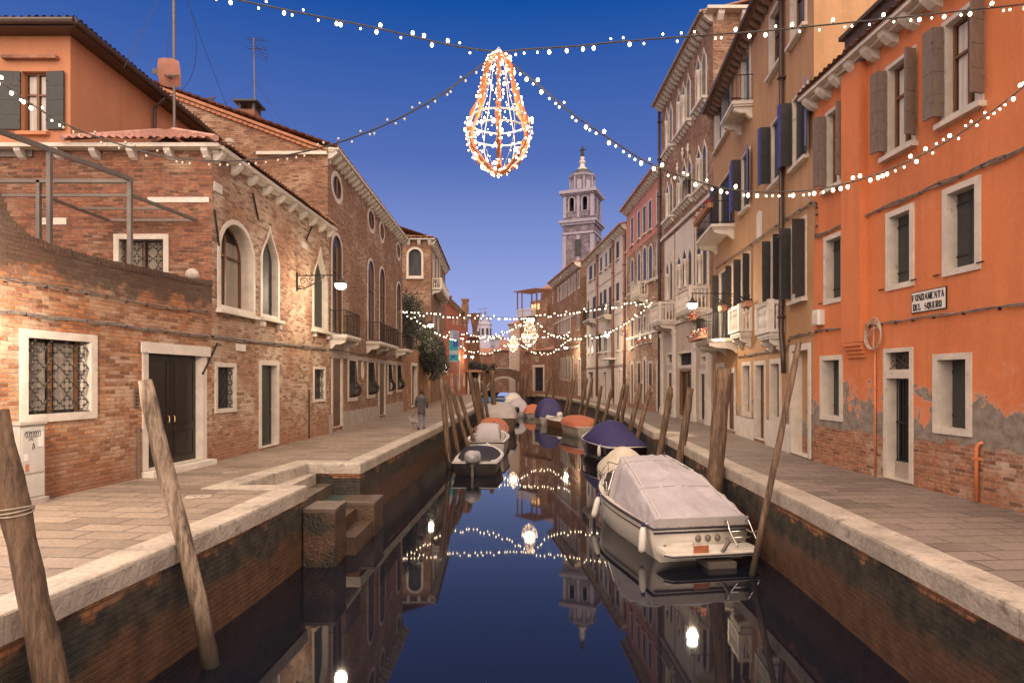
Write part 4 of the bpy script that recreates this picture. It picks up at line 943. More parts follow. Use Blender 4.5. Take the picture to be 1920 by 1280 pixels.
p = P3(636, 298, 27.5); chimney('tiny chimney pot at the roof edge of the tall brown brick building', p, .18, .2, TILE, 'pot')
p = P3(397, 198, 27.); t = thing('roof_vent', 'small rusty vent pipe with a crossbar on the brick gable roof', 'vent', loc=p); m = MB(); m.tube([(0, 0, -.4), (0, 0, .35)], .05, 6); m.build('pipe', RUST, t); m = MB(); m.box(-.16, .16, -.03, .03, .3, .36); m.build('crossbar', RUST, t)
# --- antenna masts and dish
mb = P3(327, 252, 19.5); t = thing('antenna_mast', 'tall thin steel mast with a satellite dish rising behind the hipped roof', 'antenna', loc=mb); m = MB(); m.tube([(0, 0, -.3), (-.02, 0, 4.6)], .045, 8); m.build('mast', STEEL, t); m = MB(); m.tube([(0, 0, 4.5), (0.02, 0, 8.)], .022, 6); m.build('mast_tip', STEEL, t)
t2 = thing('satellite_dish', 'rusty square satellite dish seen from behind on the tall mast', 'satellite dish', fr=Matrix.Translation(P3(318, 137, 19.4)) @ Matrix.Rotation(math.radians(14), 4, 'Z') @ Matrix.Rotation(math.radians(16), 4, 'X'))
m = MB(); m.smooth = True; k = 8; vs = []
for i in range(k + 1):
    for j in range(k + 1):
        u = i / k * 2 - 1; v = j / k * 2 - 1; cut = 1 - .16 * max(0, abs(u) + abs(v) - 1.3); vs.append((u * .33 * cut, -.10 * (1 - (u * u + v * v) / 2), v * .42 * cut))
m.add(vs, [(i * (k + 1) + j, (i + 1) * (k + 1) + j, (i + 1) * (k + 1) + j + 1, i * (k + 1) + j + 1) for i in range(k) for j in range(k)]); m.build('reflector', plain('rusty dish', (.34, .14, .09), .6, .3, 3, .2), t2)
m = MB(); m.smooth = False; m.tube([(0, -.12, -.1), (.12, -.2, -.1), (.3, -.15, -.05)], .03, 6); m.lathe([(.10, 0), (.10, .06)], (0, -.2, -.15), 10); m.build('bracket', STEEL, t2)
m = MB(); m.tube([(0, .0, -.42), (-.35, .5, -.2), (-.62, .85, .1)], .018, 6); m.box(-.70, -.56, .8, .95, .05, .2); m.build('feed_arm', STEEL, t2)
def wire(label, pts, r=.008, mat=CABLE_D, name='guy_wire', cat='wire', group='thin stay wires of the roof antennas'):
    m = MB(); m.tube(spline(pts, 5), r, 4); o = m.build(name, mat, recenter=True); tag(o, label, cat, group); return o
wire('stay wire running down to the left of the dish mast', [P3(300, -8, 19.5), P3(262, 70, 19), P3(232, 128, 18.5)]); wire('loose wire hanging just left of the dish mast', [P3(319, -5, 19.5), P3(316, 60, 19.4), P3(313, 118, 19.4)])
wire('loose looping wire right of the dish mast', [P3(352, -5, 19.6), P3(368, 80, 20), P3(360, 140, 21), P3(337, 175, 22)]); wire('long stay wire running down right of the dish mast to the brick gable', [P3(349, -5, 19.6), P3(385, 95, 23), P3(430, 212, 27)])
mb = P3(478, 206, 27.5); t = thing('television_antenna', 'television antenna on a thin mast beside the dark capped chimney', 'antenna', loc=mb); m = MB(); m.tube([(0, 0, -.2), (-.06, 0, 3.2)], .032, 6); m.build('mast', STEEL, t)
m = MB()
for zz, n_, ww in ((3.15, 5, .9), (2.75, 3, .7)):
    m.tube([(-.3, 0, zz), (.45, .1, zz)], .014, 4)
    for i in range(n_): x = -.3 + .75 * i / (n_ - 1); m.tube([(x - .04, -ww / 3, zz - .06), (x + .04, ww / 3, zz + .06)], .009, 4)
for i in range(5): m.tube([(-.1 + i * .02, -.25, 2.9 - i * .15), (.5, .25, 2.9 - i * .15)], .009, 4)
m.tube([(-.05, 0, 3.0), (.5, .1, 2.3)], .012, 4); m.build('elements', CABLE_D, t)
wire('stay wire left of the television antenna', [P3(478, 152, 27.5), P3(412, 202, 26.5)]); wire('stay wire right of the television antenna', [P3(478, 152, 27.5), P3(510, 200, 27.5), P3(540, 247, 27)])

# --- garden wall, ivy, next houses
root3, f3, inf3 = building('garden_wall', 'orange brick garden wall with a narrow door under the ivy', (42.05, -7.5), (58, -7.68), 4.55, BR_GARD, [D_('rect', 770.8, 782, 680, 762, lm=DOOR_BR, n=1, t=.25, dep=.3)], depth=.5, flat=True, cb=False, cat='wall', rm=BR_GARD, sides=True)
rootb, fb, infb = building('brick_house', 'brick house with white eaves and an arched window high above the ivy', (58, -7.67), (74, -8.05), 15.4, BR_TALL, [
    W_('rect', 811.2, 814.5, 478, 527, t=.18), W_('rect', 818, 820.5, 487, 530, t=.18), W_('rect', 823, 825, 493, 532, t=.18), W_('rect', 812, 815, 590, 640), W_('rect', 820, 823, 592, 640)],
    depth=9, rise=1.6, st=1.1, proj=.5, ch=.5, cw=.3, cat='brick house', group=G_HL, roof='tile', sides='R')
fbb = Fac((57.98, -17.), (57.98, -7.67)); H, w, r = opening(rootb, fbb, W_('arch', 762, 794, 463, 521, t=.2, dep=.3, fill='plain', pm=plain('streaked dark board', (.03, .028, .032), .6, .9, 1.2, .2, stretch=(4, 4, .8)), sill=.05, label='tall arched window boarded dark'))
m = MB(); m.holed([(0, 3), (fbb.L, 3), (fbb.L, 15.4), (0, 15.4)], [H], 0.); m.skirt(H, 0, .06); m.build('wall', BR_TALL, rootb, fbb.fr)
m = MB(); m.box(0, fbb.L + .4, -.45, -.002, 15.38, 15.5); corbels(m, .3, fbb.L - .1, 15.38, .4, 1.05, .5, .3); m.build('cornice', STONE, rootb, fbb.fr)
m = MB(); tile_sheet(m, (0, -.6, 15.52), (fbb.L + .5, -.6, 15.52), (0, 4., 17.1), (fbb.L - 3, 4., 17.1), .3, .08, .5); m.build('roof', TILE, rootb, fbb.fr)
balcony(rootb, fb, fb.at(811, 548)[0] - .3, fb.at(826, 548)[0], fb.at(818, 551)[1], .9, 'stone', 1.0)
root, fr4, _ = building('red_house', 'orange red house with a tiled roof behind the blue banner', (74.1, -8.0), (98, -7.05), 12.0, PL_RD, [
    W_('rect', 848.5, 851.5, 595, 608, t=.12), W_('rect', 856, 858.5, 597, 609), W_('rect', 864, 866, 597, 610, t=.12), W_('rect', 870, 871.6, 600, 612), W_('rect', 848.5, 852, 630, 650), W_('rect', 857, 860, 632, 652), W_('rect', 866, 868.5, 634, 652),
    D_('rect', 845, 849, 700, 745, t=.25), D_('rect', 857, 860.5, 702, 742), W_('rect', 868, 871, 700, 725)], depth=9, rise=2.2, st=1.6, proj=.4, cat='house', group=G_HL)
fq = Fac((74.0, -14), (74.0, -8.0)); m = MB(); m.add([(0, 0, 3), (fq.L, 0, 3), (fq.L, 0, 12), (fq.L - 3.5, 0, 14.2), (0, 0, 12)], [(0, 1, 2, 3, 4)])
p = P3(872, 590, 90); chimney('tall brick chimney with a flared top above the red house', p, 1.0, 1.6, BR_FAR, 'flare')
p = P3(843, 566, 80); chimney('short chimney on the tiled roof of the red house', p, .5, .5, BR_FAR, 'pot')
root, f5, _ = building('dark_brick_house', 'dark brick house with a crenellated top beyond the red house', (103, -8.3), (112, -6.3), 8.6, BR_DARK, [W_('rect', 880, 884, 640, 655), W_('rect', 886, 889, 641, 655)], depth=8, flat=True, cb=True, cat='house', group=G_HL, st=1.2)
fz = Fac((102.9, -9.5), (102.9, -5.4)); MB().add([(0, 0, 0), (4.1, 0, 0), (4.1, 0, 9.4), (0, 0, 9.4)], [(0, 1, 2, 3)]).build('wall', BR_DARK, root, fz.fr)
m = MB()
for i in range(8): m.box(.1 + i * .5, .4 + i * .5, -.25, -.01, 9.2, 9.9)
m.build('battlement', BR_DARK, root, fz.fr); m = MB(); m.lathe([(.3, 9), (.45, 11), (.9, 13.2), (1.0, 13.4)], (3.2, 1, 0), 8); m.build('chimney', BR_DARK, root, fz.fr)
# covered passage at the end of the left quay
root = thing('covered_landing', 'small roofed stone portal at the foot of the bridge', 'portal', loc=(-6, 96, 0)); m = MB()
for x in (-6.8, -5.1): m.box(x - .15, x + .15, 95.8, 96.2, 0, 3.4)
m.build('post', STONE, root, I4); MB().box(-7.3, -4.7, 95, 98, 3.4, 3.75).build('roof', TILE, root, I4); MB().box(-6.6, -5.3, 96.4, 96.5, 0, 2.6).build('door', BLACK, root, I4)  # the black sheet paints the shade inside the open portal, no real leaf
# ================================================================ right side buildings
op_sh = lambda lw, rw, m1=SH_BR: (('L', 92, .19, m1), ('L', 177, lw, m1, 0, -.19), ('R', 100, rw, m1, .13))
AO = (16.6, 8.17); BO = (7.4, 8.56)
cl = dict(t=.12, dep=.24, fill='shut', lm=SH_DK, hinge=1, sill=.0)
rootO, fO, infO = building('orange_building', 'bright orange plastered building with peeling brick base and a street name plate', AO, BO, 9.75, PL_OR, [
    W_('rect', 1549, 1586, 199, 349, t=.09, dep=.2, fill='glass', curt=CURT, sill=.05, leafs=op_sh(.20, .24), label='leftmost upper window with brown shutters folded open'),
    W_('rect', 1662, 1719, 106, 281, t=.09, dep=.2, fill='glass', curt=CURT, sill=.05, leafs=op_sh(.22, .26)),
    W_('rect', 1768, 1846, 15, 212, t=.09, dep=.2, fill='glass', curt=CURT, sill=.05, leafs=op_sh(.25, .27)),
    W_('rect', 1546, 1584, 438, 568, **cl), W_('rect', 1662.5, 1715, 390, 541, **cl), W_('rect', 1769, 1840, 342, 512, **cl),
    W_('rect', 1539, 1580.6, 666, 788, t=.12, dep=.34, fill='shut', lm=SH_DK, hinge=0), W_('rect', 1751, 1823, 662, 815, t=.12, dep=.34, fill='shut', lm=SH_DK),
    D_('rect', 1658.4, 1713, 700.5, 899, t=.1, dep=.26, fill='gate', step=.04, label='narrow barred gate door'),
    W_('rect', 1658.4, 1713, 652, 700.3, t=.09, dep=.2, fill='glass', nobars=1, pm=BLACK)],
    depth=9, rise=1.4, st=.62, proj=.42, ch=.3, cw=.2, roof='tile', wm=STONE, over=.2, cat='building', group=G_HR)
# fan grille over the gate
a, b, z0, z1 = infO[9]; m = MB(); cx = (a + b) / 2; cz = (z0 + z1) / 2; hw = (b - a) / 2 - .09; hh = (z1 - z0) / 2 - .09
for sx in (-1, 1):
    for sz in (-1, 1):
        m.tube([(cx, .05, cz), (cx + sx * hw, .05, cz + sz * hh)], .010, 5, False)
        for k in (0, 1):
            c0 = (cx + sx * hw * (.62 if k else .3), cz + sz * hh * (.28 if k else .68)); m.tube([(c0[0] + .09 * (1 - t / 14) * math.cos(t * .7), .05, c0[1] + .09 * (1 - t / 14) * math.sin(t * .7)) for t in range(13)], .010, 5, False)
m.build('grille', RUST, rootO, fO.fr)
# chimney breast
a = fO.at(1591.6, 712)[0]; b = fO.at(1627, 712)[0]; zb = fO.at(1609, 642)[1]
m = MB(); m.box(a, b, -.20, -.001, zb, 9.6)
for k in range(4): m.box(a + .04 + k * .0, b - .02, -.20 + .045 * k, -.001, zb - .09 * (k + 1), zb - .09 * k - .008)
m.build('chimney_breast', PL_OR, rootO, fO.fr)
p = Vector(wall_pt(fO, 1626, 50, 0)); m = MB(); m.box(p.x - .9, p.x + 1.0, -.0, .9, 9.9, 10.6); m.box(p.x - 1.0, p.x + 1.1, -.1, 1.0, 10.6, 10.7); m.build('roof_hatch', RUST, rootO, fO.fr)
# drain pipes
def pipe(label, fac, pts, r, mat, group='pipes on the house fronts', name='drain_pipe'):
    m = MB(); m.smooth = True; m.tube(pts, r, 8); m.smooth = False
    zs = sorted(p[2] for p in pts); k = max(1, int((zs[-1] - zs[0]) / 2.2))
    for i in range(k): 
        z = zs[0] + (zs[-1] - zs[0]) * (i + .7) / k; x = min(pts, key=lambda q: abs(q[2] - z)); m.box(x[0] - r * 1.3, x[0] + r * 1.3, x[1] - r * 1.3, .0, z, z + .05)
    o = m.build(name, mat, fr=fac.fr, recenter=True); tag(o, label, 'pipe', group); return o
s = fO.at(1644, 712)[0]; pipe('thin orange and grey conduit left of the barred gate', fO, [(s, -.04, .0), (s, -.04, fO.at(1644, 660)[1])], .022, PIPE_OR)
s = fO.at(1837, 712)[0]; pipe('short orange pipe at the foot of the orange building right of the gate', fO, [(s, -.06, .02), (s, -.06, .98), (s + .03, -.03, 1.06), (s + .08, .0, 1.08)], .035, PIPE_OR)
# street name plate
s0, z0 = fO.at(1708.4, 568, .03); s1, z1 = fO.at(1773.6, 557, .03); zt = fO.at(1741, 542.5, .03)[1]; zb = fO.at(1741, 583, .03)[1]
t = thing('street_name_plate', 'white street name plate reading FONDAMENTA DEL SQUERO on the orange wall', 'sign', fr=fO.fr @ Matrix.Translation(((s0 + s1) / 2, 0, (zt + zb) / 2)))
w2 = (s1 - s0) / 2; h2 = (zt - zb) / 2
MB().box(-w2, w2, -.025, -.001, -h2, h2).build('border', BLACK, t); MB().box(-w2 + .018, w2 - .018, -.03, -.024, -h2 + .018, h2 - .018).build('plate', plain('sign white', (.66, .62, .57), .5, .08, 4, .05), t)
GLY = {'F': [('T', 0, 0, 0, 1), ('t', 0, 1, .8, 1), ('t', 0, .52, .6, .52), ('t', .8, 1, .8, .8), ('t', .6, .6, .6, .44)], 'O': 'o', 'N': [('t', .08, 0, .08, 1), ('T', .08, 1, .9, 0), ('t', .92, 0, .92, 1)], 'D': [('T', .05, 0, .05, 1), ('c', .05, 1), ],
 'A': [('t', 0, 0, .48, 1), ('T', .48, 1, .98, 0), ('t', .2, .36, .78, .36)], 'M': [('t', .05, 0, .08, 1), ('T', .08, 1, .5, .1), ('t', .5, .1, .92, 1), ('T', .95, 1, .98, 0)], 'E': [('T', .05, 0, .05, 1), ('t', .05, 1, .82, 1), ('t', .05, .52, .6, .52), ('t', .05, 0, .85, 0), ('t', .82, 1, .82, .8), ('t', .85, 0, .85, .2)],
 'T': [('T', .5, 0, .5, 1), ('t', .02, 1, .98, 1), ('t', .02, 1, .02, .78), ('t', .98, 1, .98, .78)], 'L': [('T', .05, 0, .05, 1), ('t', .05, 0, .85, 0), ('t', .85, 0, .85, .25)], 'U': [('T', .08, .25, .08, 1), ('t', .9, .25, .9, 1), ('u', .5, .25)], 'Q': 'q', 'R': [('T', .05, 0, .05, 1), ('r', .05, .76), ('T', .38, .5, .95, 0)],
 'S': 's'}
def stroke(m, pts, th, sx, sz, ox, oz):
    for (xa, za), (xb, zb) in zip(pts, pts[1:]):
        dx, dz = (xb - xa) * sx, (zb - za) * sz; l = math.hypot(dx, dz) or 1; nx, nz = -dz / l * th / 2, dx / l * th / 2; ex, ez = dx / l * th * .25, dz / l * th * .25
        A_, B_ = (ox + xa * sx - ex, oz + za * sz - ez), (ox + xb * sx + ex, oz + zb * sz + ez)
        m.add([(A_[0] + nx, -.0335, A_[1] + nz), (A_[0] - nx, -.0335, A_[1] - nz), (B_[0] - nx, -.0335, B_[1] - nz), (B_[0] + nx, -.0335, B_[1] + nz)], [(0, 1, 2, 3)])
def letter(ch, ox, oz, sx, sz, T):
    m = MB(); t_ = T * .42; g = GLY[ch]; arc = lambda cx, cz, rx, rz, a, b, n=12: [(cx + rx * math.cos(math.radians(a + (b - a) * i / n)), cz + rz * math.sin(math.radians(a + (b - a) * i / n))) for i in range(n + 1)]
    S_ = lambda p, th: stroke(m, p, th, sx, sz, ox, oz)
    if g in ('o', 'q'):
        for a, b, th in ((120, 240, T), (-60, 60, T), (60, 120, t_), (240, 300, t_)): S_(arc(.5, .5, .44, .5, a, b), th)
        if g == 'q': S_([(.5, .12), (.9, -.16)], T * .8)
    elif g == 's':
        S_(arc(.5, .76, .34, .24, 30, 180), t_); S_([(.16, .76), (.25, .58), (.72, .44), (.84, .26)], T); S_(arc(.5, .24, .34, .24, 0, -160), t_)
    else:
        for q in g:
            if q[0] in 'Tt': S_([(q[1], q[2]), (q[3], q[4])], T if q[0] == 'T' else t_)
            if q[0] == 'c': S_([(.05, 1), (.45, 1)], t_); S_(arc(.45, .5, .45, .5, 90, -90), T * .85); S_([(.05, 0), (.45, 0)], t_)
            if q[0] == 'u': S_(arc(.49, .25, .41, .25, 180, 360), t_ * 1.3)
            if q[0] == 'r': S_([(.05, 1), (.5, 1)], t_); S_(arc(.5, .75, .36, .25, 90, -90), T * .85); S_([(.05, .5), (.5, .5)], t_)
        for q in g:
            if q[0] in 'Tt' and abs(q[1] - q[3]) < .6 and abs(q[2] - q[4]) > .7:
                for x_, z_ in ((q[1], q[2]), (q[3], q[4])): S_([(x_ - .16, z_), (x_ + .16, z_)], t_ * .8)
    return m
for txt, zz, ww, x_off in (('FONDAMENTA', h2 * .14, w2 * 1.84, 0), ('DEL SQUERO', -h2 * .76, w2 * 1.66, -.02)):
    n = len(txt); cw_ = ww / n
    for i, ch in enumerate(txt):
        if ch == ' ': continue
        m = letter(ch, -ww / 2 + x_off + i * cw_ + cw_ * .1, zz, cw_ * .72, h2 * .56, .032); o = m.build('letter', BLACK, t)
# meter box, coil
p = wall_pt(fO, 1533, 596); t = thing('meter_box', 'white plastic meter box on the edge between orange and ochre buildings', 'box', fr=fO.fr @ Matrix.Translation((p[0] + .1, 0, p[2])))
m = MB(); m.slab([(-.17, -.001), (-.17, -.13), (-.13, -.17), (.13, -.17), (.17, -.13), (.17, -.001)], -.2, .2); fixnormals(m.build('case', WHITE, t)); MB().box(-.12, .12, -.19, -.169, -.16, .10).build('lid', GEL_C, t)
p = wall_pt(fO, 1641, 625); m = MB()
for k in range(3): m.tube([(p[0] + (.26 + .02 * k) * math.cos(u * .35), -.07 - .02 * k, p[2] + (.36 - .03 * k) * math.sin(u * .35) - .03 * k) for u in range(19)], .013, 5)
m.tube([(p[0] - .2, -.1, p[2] - .1), (p[0], -.12, p[2] + .1), (p[0] + .2, -.1, p[2] + .12)], .013, 5); m.tube([(p[0] + .02, -.08, p[2] + .3), (p[0] + .03, -.1, p[2] - .32)], .012, 5)
o = m.build('cable_coil', CABLE_W, fr=fO.fr, recenter=True); tag(o, 'coil of pale cable hanging on the orange wall above the gate', 'cable coil')
wall_cable('thick bundle of grey cables across the middle of the orange wall', fO, [wall_pt(fO, 1529, 444), wall_pt(fO, 1600, 415), wall_pt(fO, 1700, 372), wall_pt(fO, 1800, 330), wall_pt(fO, 1915, 281), wall_pt(fO, 2020, 236)], .022, 4)
wall_cable('thin grey and orange cables below the street name plate', fO, [wall_pt(fO, 1529, 622), wall_pt(fO, 1600, 614), wall_pt(fO, 1660, 607), wall_pt(fO, 1750, 594), wall_pt(fO, 1915, 573), wall_pt(fO, 2020, 560)], .016, 3)

# --- ochre house
AY = (29.3, 9.62); BY = (16.62, 8.18)
def shl(l, r, m1=SH_BL, m2=SH_BK): return (('L', 90, .31, m2), ('L', 177, l * .5, m1, 0, -.31), ('R', 161, r, m1))
bk = dict(t=.07, dep=.09, fill='plain', pm=BLACK)
rootY, fY, infY = building('ochre_house', 'tall ochre plastered house with blue and black shutters, stone balconies and a brown downpipe', AY, BY, 14.9, PL_YE, [
    W_('rect', 1443, 1468.6, 7, 129, t=.12, dep=.2, fill='glass', pm=GLASS_B, sill=.05), W_('rect', 1482.6, 1513.6, -70, 66, t=.12, dep=.2, fill='glass', pm=GLASS_B, sill=.05),
    W_('rect', 1391, 1408, 95, 209, t=.13, dep=.2, fill='shut', lm=SH_TL), W_('rect', 1340.8, 1354.6, 185, 277, t=.13, dep=.25, fill='shut', lm=SH_TL, sill=.04), W_('rect', 1355.2, 1371.5, 157, 250, t=.13, dep=.25, fill='shut', lm=SH_TL, sill=.04),
    W_('rect', 1487, 1516, 170, 304, sill=.05, leafs=shl(.42, .5), **bk), W_('rect', 1447, 1468.4, 220, 340, sill=.05, leafs=shl(.42, .5), **bk), W_('rect', 1391, 1407, 285, 392, sill=.05, leafs=shl(.42, .5), **bk),
    W_('rect', 1349, 1374, 330, 436, leafs=shl(.42, .42), **bk),
    W_('rect', 1485, 1513, 413, 562, sill=.05, leafs=(('L', 92, .28, SH_BK), ('R', 95, .32, SH_BK)), **bk), W_('rect', 1447, 1467.6, 440, 570, leafs=(('L', 92, .26, SH_BK), ('R', 95, .22, SH_BK)), **bk),
    W_('rect', 1391, 1408, 476, 587, leafs=(('L', 92, .26, SH_BK), ('R', 95, .22, SH_BK)), **bk), W_('rect', 1349, 1374, 503, 640, leafs=(('L', 92, .26, SH_BK), ('R', 95, .22, SH_BK)), **bk),
    D_('rect', 1482, 1521, 645, 861, t=.18, dep=.3, fill='plain', pm=PL_YE, fm=STONE, label='walled up doorway in a stone frame'), W_('rect', 1444, 1465.6, 672, 792, t=.17, dep=.2, fill='plain', pm=DOOR_BR), D_('rect', 1415, 1436.6, 676, 824, t=.16, dep=.22, lm=DOOR_BR, n=1),
    W_('rect', 1392, 1409, 678, 781, t=.15, dep=.25, fill='shut', lm=SH_BN), D_('rect', 1363.5, 1379.5, 690, 806, t=.2, dep=.1, lm=DOOR_BR, n=1), D_('rect', 1344, 1357.8, 680, 797, t=.2, dep=.1, lm=DOOR_BR, n=1)],
    depth=13, rise=1.4, st=.45, proj=.42, ch=.3, cw=.14, wm=plain('brown eaves timber', (.20, .12, .08), .8, .3, 4, .3), gut=PIPE_BR, cat='house', group=G_HR)
m = MB(); m.box(4.2, fY.L - 4.6, 1.2, 5, 15.0, 19.); o = m.build('roof_storey', PL_YE, rootY, fY.fr)
a, b, z0, z1 = infY[2]; balcony(rootY, fY, a - .35, b + .3, z0 + .02, .75, 'iron', .95)
a, b, z0, z1 = infY[8]; balcony(rootY, fY, a - .7, b + .35, z0 + .02, .95, 'iron', .95)
a, b, z0, z1 = infY[12]; balcony(rootY, fY, a - .8, b + .9, z0 + .02, 1.25, 'iron', 1.05, curve=True, corb=3)
a, b, z0, z1 = infY[10]; balcony(rootY, fY, a - .15, b + .12, z0 - .95, .42, 'stone', 1.0, rm=STONE)
a, b, z0, z1 = infY[11]; balcony(rootY, fY, a - .1, b + .12, z0 - .75, .42, 'stone', 1.0)
a, b, z0, z1 = fY.rect(1420, 1429, 400, 450); m = MB(); m.box(a, b, -.03, -.002, z0, z1); m.add([(a, -.03, z1), (b, -.03, z1), ((a + b) / 2, -.03, z1 + .12)], [(0, 1, 2)]); m.build('stone_plaque', STONE, rootY, fY.fr)
s = fY.at(1472.5, 640)[0]; pipe('thick dark brown downpipe on the ochre house', fY, [(s, -.12, 14.7), (s, -.12, 3.6), (s + .22, -.14, 3.0), (s + .22, -.12, 2.4)], .075, PIPE_BR)
wall_cable('grey cable bundle rising across the ochre house', fY, [wall_pt(fY, 1343, 503), wall_pt(fY, 1400, 465), wall_pt(fY, 1462, 419), wall_pt(fY, 1500, 395), wall_pt(fY, 1524, 380), wall_pt(fY, 1529.5, 392), wall_pt(fY, 1529, 440)], .022, 3)
wall_cable('cable bundle above the ground floor doors of the ochre house', fY, [wall_pt(fY, 1383, 668), wall_pt(fY, 1430, 660), wall_pt(fY, 1473, 652), wall_pt(fY, 1482, 632), wall_pt(fY, 1527, 623)], .018, 3)
# render patches and stone base on the ground floor
m = MB(); s1 = fY.L; m.box(fY.at(1381, 712)[0], fY.at(1414, 712)[0], -.05, -.002, -.3, .75); m.build('plinth', STONE, rootY, fY.fr); m = MB(); m.box(fY.at(1437.5, 712)[0], fY.at(1481, 712)[0], -.05, -.002, -.3, .85); m.build('plinth', STONE, rootY, fY.fr)
m = MB(); m.box(fY.at(1483, 712)[0] + .2, fY.at(1497, 712)[0], .3, .44, .03, 2.1); m.build('stone_pier', STONE_D, rootY, fY.fr)
# flower boxes
def flowerbox(label, fac, x0, x1, y, z, n=50, dense=3, wreath=True):
    t = thing('flower_box', label, 'flower box', fr=fac.fr @ Matrix.Translation(((x0 + x1) / 2, y, z)), group='flower boxes on the balconies'); w_ = (x1 - x0) / 2
    m = MB(); m.box(-w_, w_, -.11, .11, 0, .18); m.box(-w_ - .015, w_ + .015, -.125, .125, .15, .185); m.build('planter', TERRA, t)
    m = MB(); flower_heap(m, -w_, w_, -.16, .13, .2, n, dense); m.build('foliage', [LEAF_D, FL_R, FL_W][:dense] if dense > 1 else [LEAF_D], t)
a, b, z0, z1 = infY[10]; flowerbox('flower box with sparse dark plants on the stone balustrade beside the brown downpipe', fY, a - .5, a + .1, -.75, z0 + .0, 25, 1)
a, b, z0, z1 = infY[11]; flowerbox('flower box on the smaller stone balustrade of the ochre house', fY, a - .45, a + .1, -.7, z0 + .2, 25, 1)
a, b, z0, z1 = infY[8]; flowerbox('flower box full of red and white blooms on the upper iron balcony', fY, a - .6, b + .2, -.95, z0 + .75, 130, 3); flowerbox('second planter hanging at the left end of the upper iron balcony', fY, a - 1.5, a - .75, -.55, z0 + .35, 60, 3)
a, b, z0, z1 = infY[12]; flowerbox('white flowers in a planter at the foot of the curved iron balcony', fY, a - .2, b + .5, -1.25, z0 + .06, 90, 3); flowerbox('planter with bright red and white flowers on the rail of the curved balcony', fY, a - 1.3, a - .1, -1.05, z0 + 1.1, 110, 3)

# --- gothic palace
AG = (39.8, 9.7); BG = (29.6, 9.7)
g = dict(t=.13, dep=.02, fill='plain', pm=GLASS_G, p=.045)
def gw(xl, xr, yt, yb, **k): d = dict(g); d.update(k); return W_('gothic', xl, xr, yt, yb, **d)
gl = dict(pm=GLASS)
gk = dict(pm=GLASS_K)
rootG, fG, infG = building('gothic_palace', 'brick gothic palace with white pointed arches, stone balconies and a bracketed cornice', AG, BG, 19.9, BR_TALL, [
    gw(1304.6, 1314.4, 104, 204), gw(1315, 1325.7, 89, 192), gw(1269, 1277, 166, 256), gw(1277.6, 1286, 152, 246), gw(1286.6, 1295.6, 137, 236), gw(1247.8, 1254, 202, 287), gw(1254.6, 1262, 191, 278),
    gw(1305.5, 1315.6, 272, 359, **gk), gw(1316.2, 1326.6, 261, 352, **gk), gw(1269, 1277.4, 325, 391, **gk), gw(1278, 1288.2, 297, 385, **gk), gw(1288.8, 1298, 290, 380, **gk), gw(1248.5, 1255, 340, 414, **gk), gw(1255.5, 1262.5, 333, 408, **gk),
    gw(1306, 1316.4, 447, 538, **gl), gw(1317, 1328, 440, 538, **gl), gw(1269.6, 1278.6, 472, 545, **gl), gw(1279, 1289.2, 458, 542, **gl), gw(1289.8, 1299, 457, 538, **gl), gw(1249, 1255.6, 487, 566, **gl), gw(1256, 1262.6, 482, 566, **gl),
    W_('rect', 1250.5, 1261.5, 661, 684, t=.12, fill='louver'), W_('rect', 1271, 1299, 657, 689, t=.14, fill='louver', lm=SH_BK), W_('rect', 1315, 1325.5, 664, 682, t=.12, fill='louver'),
    D_('rect', 1251.5, 1262, 693, 777, t=.2, dep=.1, lm=DOOR_BR, n=1), W_('rect', 1276, 1299, 691, 779, t=.15, dep=.1, p=.06, fill='glass', fm=WOOD_B, label='wood framed shop window'), D_('rect', 1311.5, 1325, 692, 787, t=.24, dep=.1, lm=DOOR_BK, n=1)],
    depth=12, rise=1.5, st=.52, proj=.5, ch=.4, cw=.2, wm=STONE_W, cat='palace', group=G_HR, gut=STONE_D, bands=((11.1, .18, .12, STONE_W), (5.45, .2, .1, STONE)))
fGs = Fac((29.58, 9.7), (29.58, 22.)); m = MB(); m.add([(0, 0, 14), (fGs.L, 0, 14), (fGs.L, 0, 19.9), (0, 0, 19.9)], [(0, 1, 2, 3)]); m.build('wall', BR_TALL, rootG, fGs.fr)
m = MB(); m.box(-.4, fGs.L, -.45, -.002, 19.85, 20.0); corbels(m, .3, 6, 19.85, .4, 1.2, .45, .3); m.build('cornice', STONE_W, rootG, fGs.fr)
# white facing behind the piano nobile with piers of the ground floor
a = fG.at(1247, 712)[0]; b = fG.at(1330, 712)[0]
def facing(zl, zh, x0, x1, mat, th, nm, holes_idx):
    hl = []
    for i in holes_idx:
        r = infG[i]; hl.append(shape('gothic' if i < 21 else 'rect', r[0] + .02, r[1] - .02, max(r[2], zl + .02), r[3] - .02))
    m = MB(); m.holed([(x0, zl), (x1, zl), (x1, zh), (x0, zh)], hl, -th); m.skirt([(x0, zl), (x1, zl), (x1, zh), (x0, zh)], .0, -th); return m.build(nm, mat, rootG, fG.fr)
facing(6.4, 10.9, a, fG.at(1264.5, 712)[0], PL_WH, .03, 'stone_facing', (19, 20)); facing(6.4, 10.9, fG.at(1267, 712)[0], fG.at(1301, 712)[0], PL_WH, .03, 'stone_facing', (16, 17, 18)); facing(6.4, 10.9, fG.at(1304, 712)[0], b, PL_WH, .03, 'stone_facing', (14, 15))
facing(.0, 5.4, .05, fG.L - .03, PL_GY, .025, 'stone_facing', (21, 22, 23, 24, 25, 26))
m = MB()
for px in (1243, 1266, 1303.5, 1331): s = fG.at(px, 712)[0]; m = MB(); m.box(s - .22, s + .22, -.14, -.026, .45, 4.9); m.box(s - .28, s + .28, -.18, -.026, 4.9, 5.15); m.box(s - .28, s + .28, -.18, -.026, 0, .45); m.build('stone_pier', STONE, rootG, fG.fr)
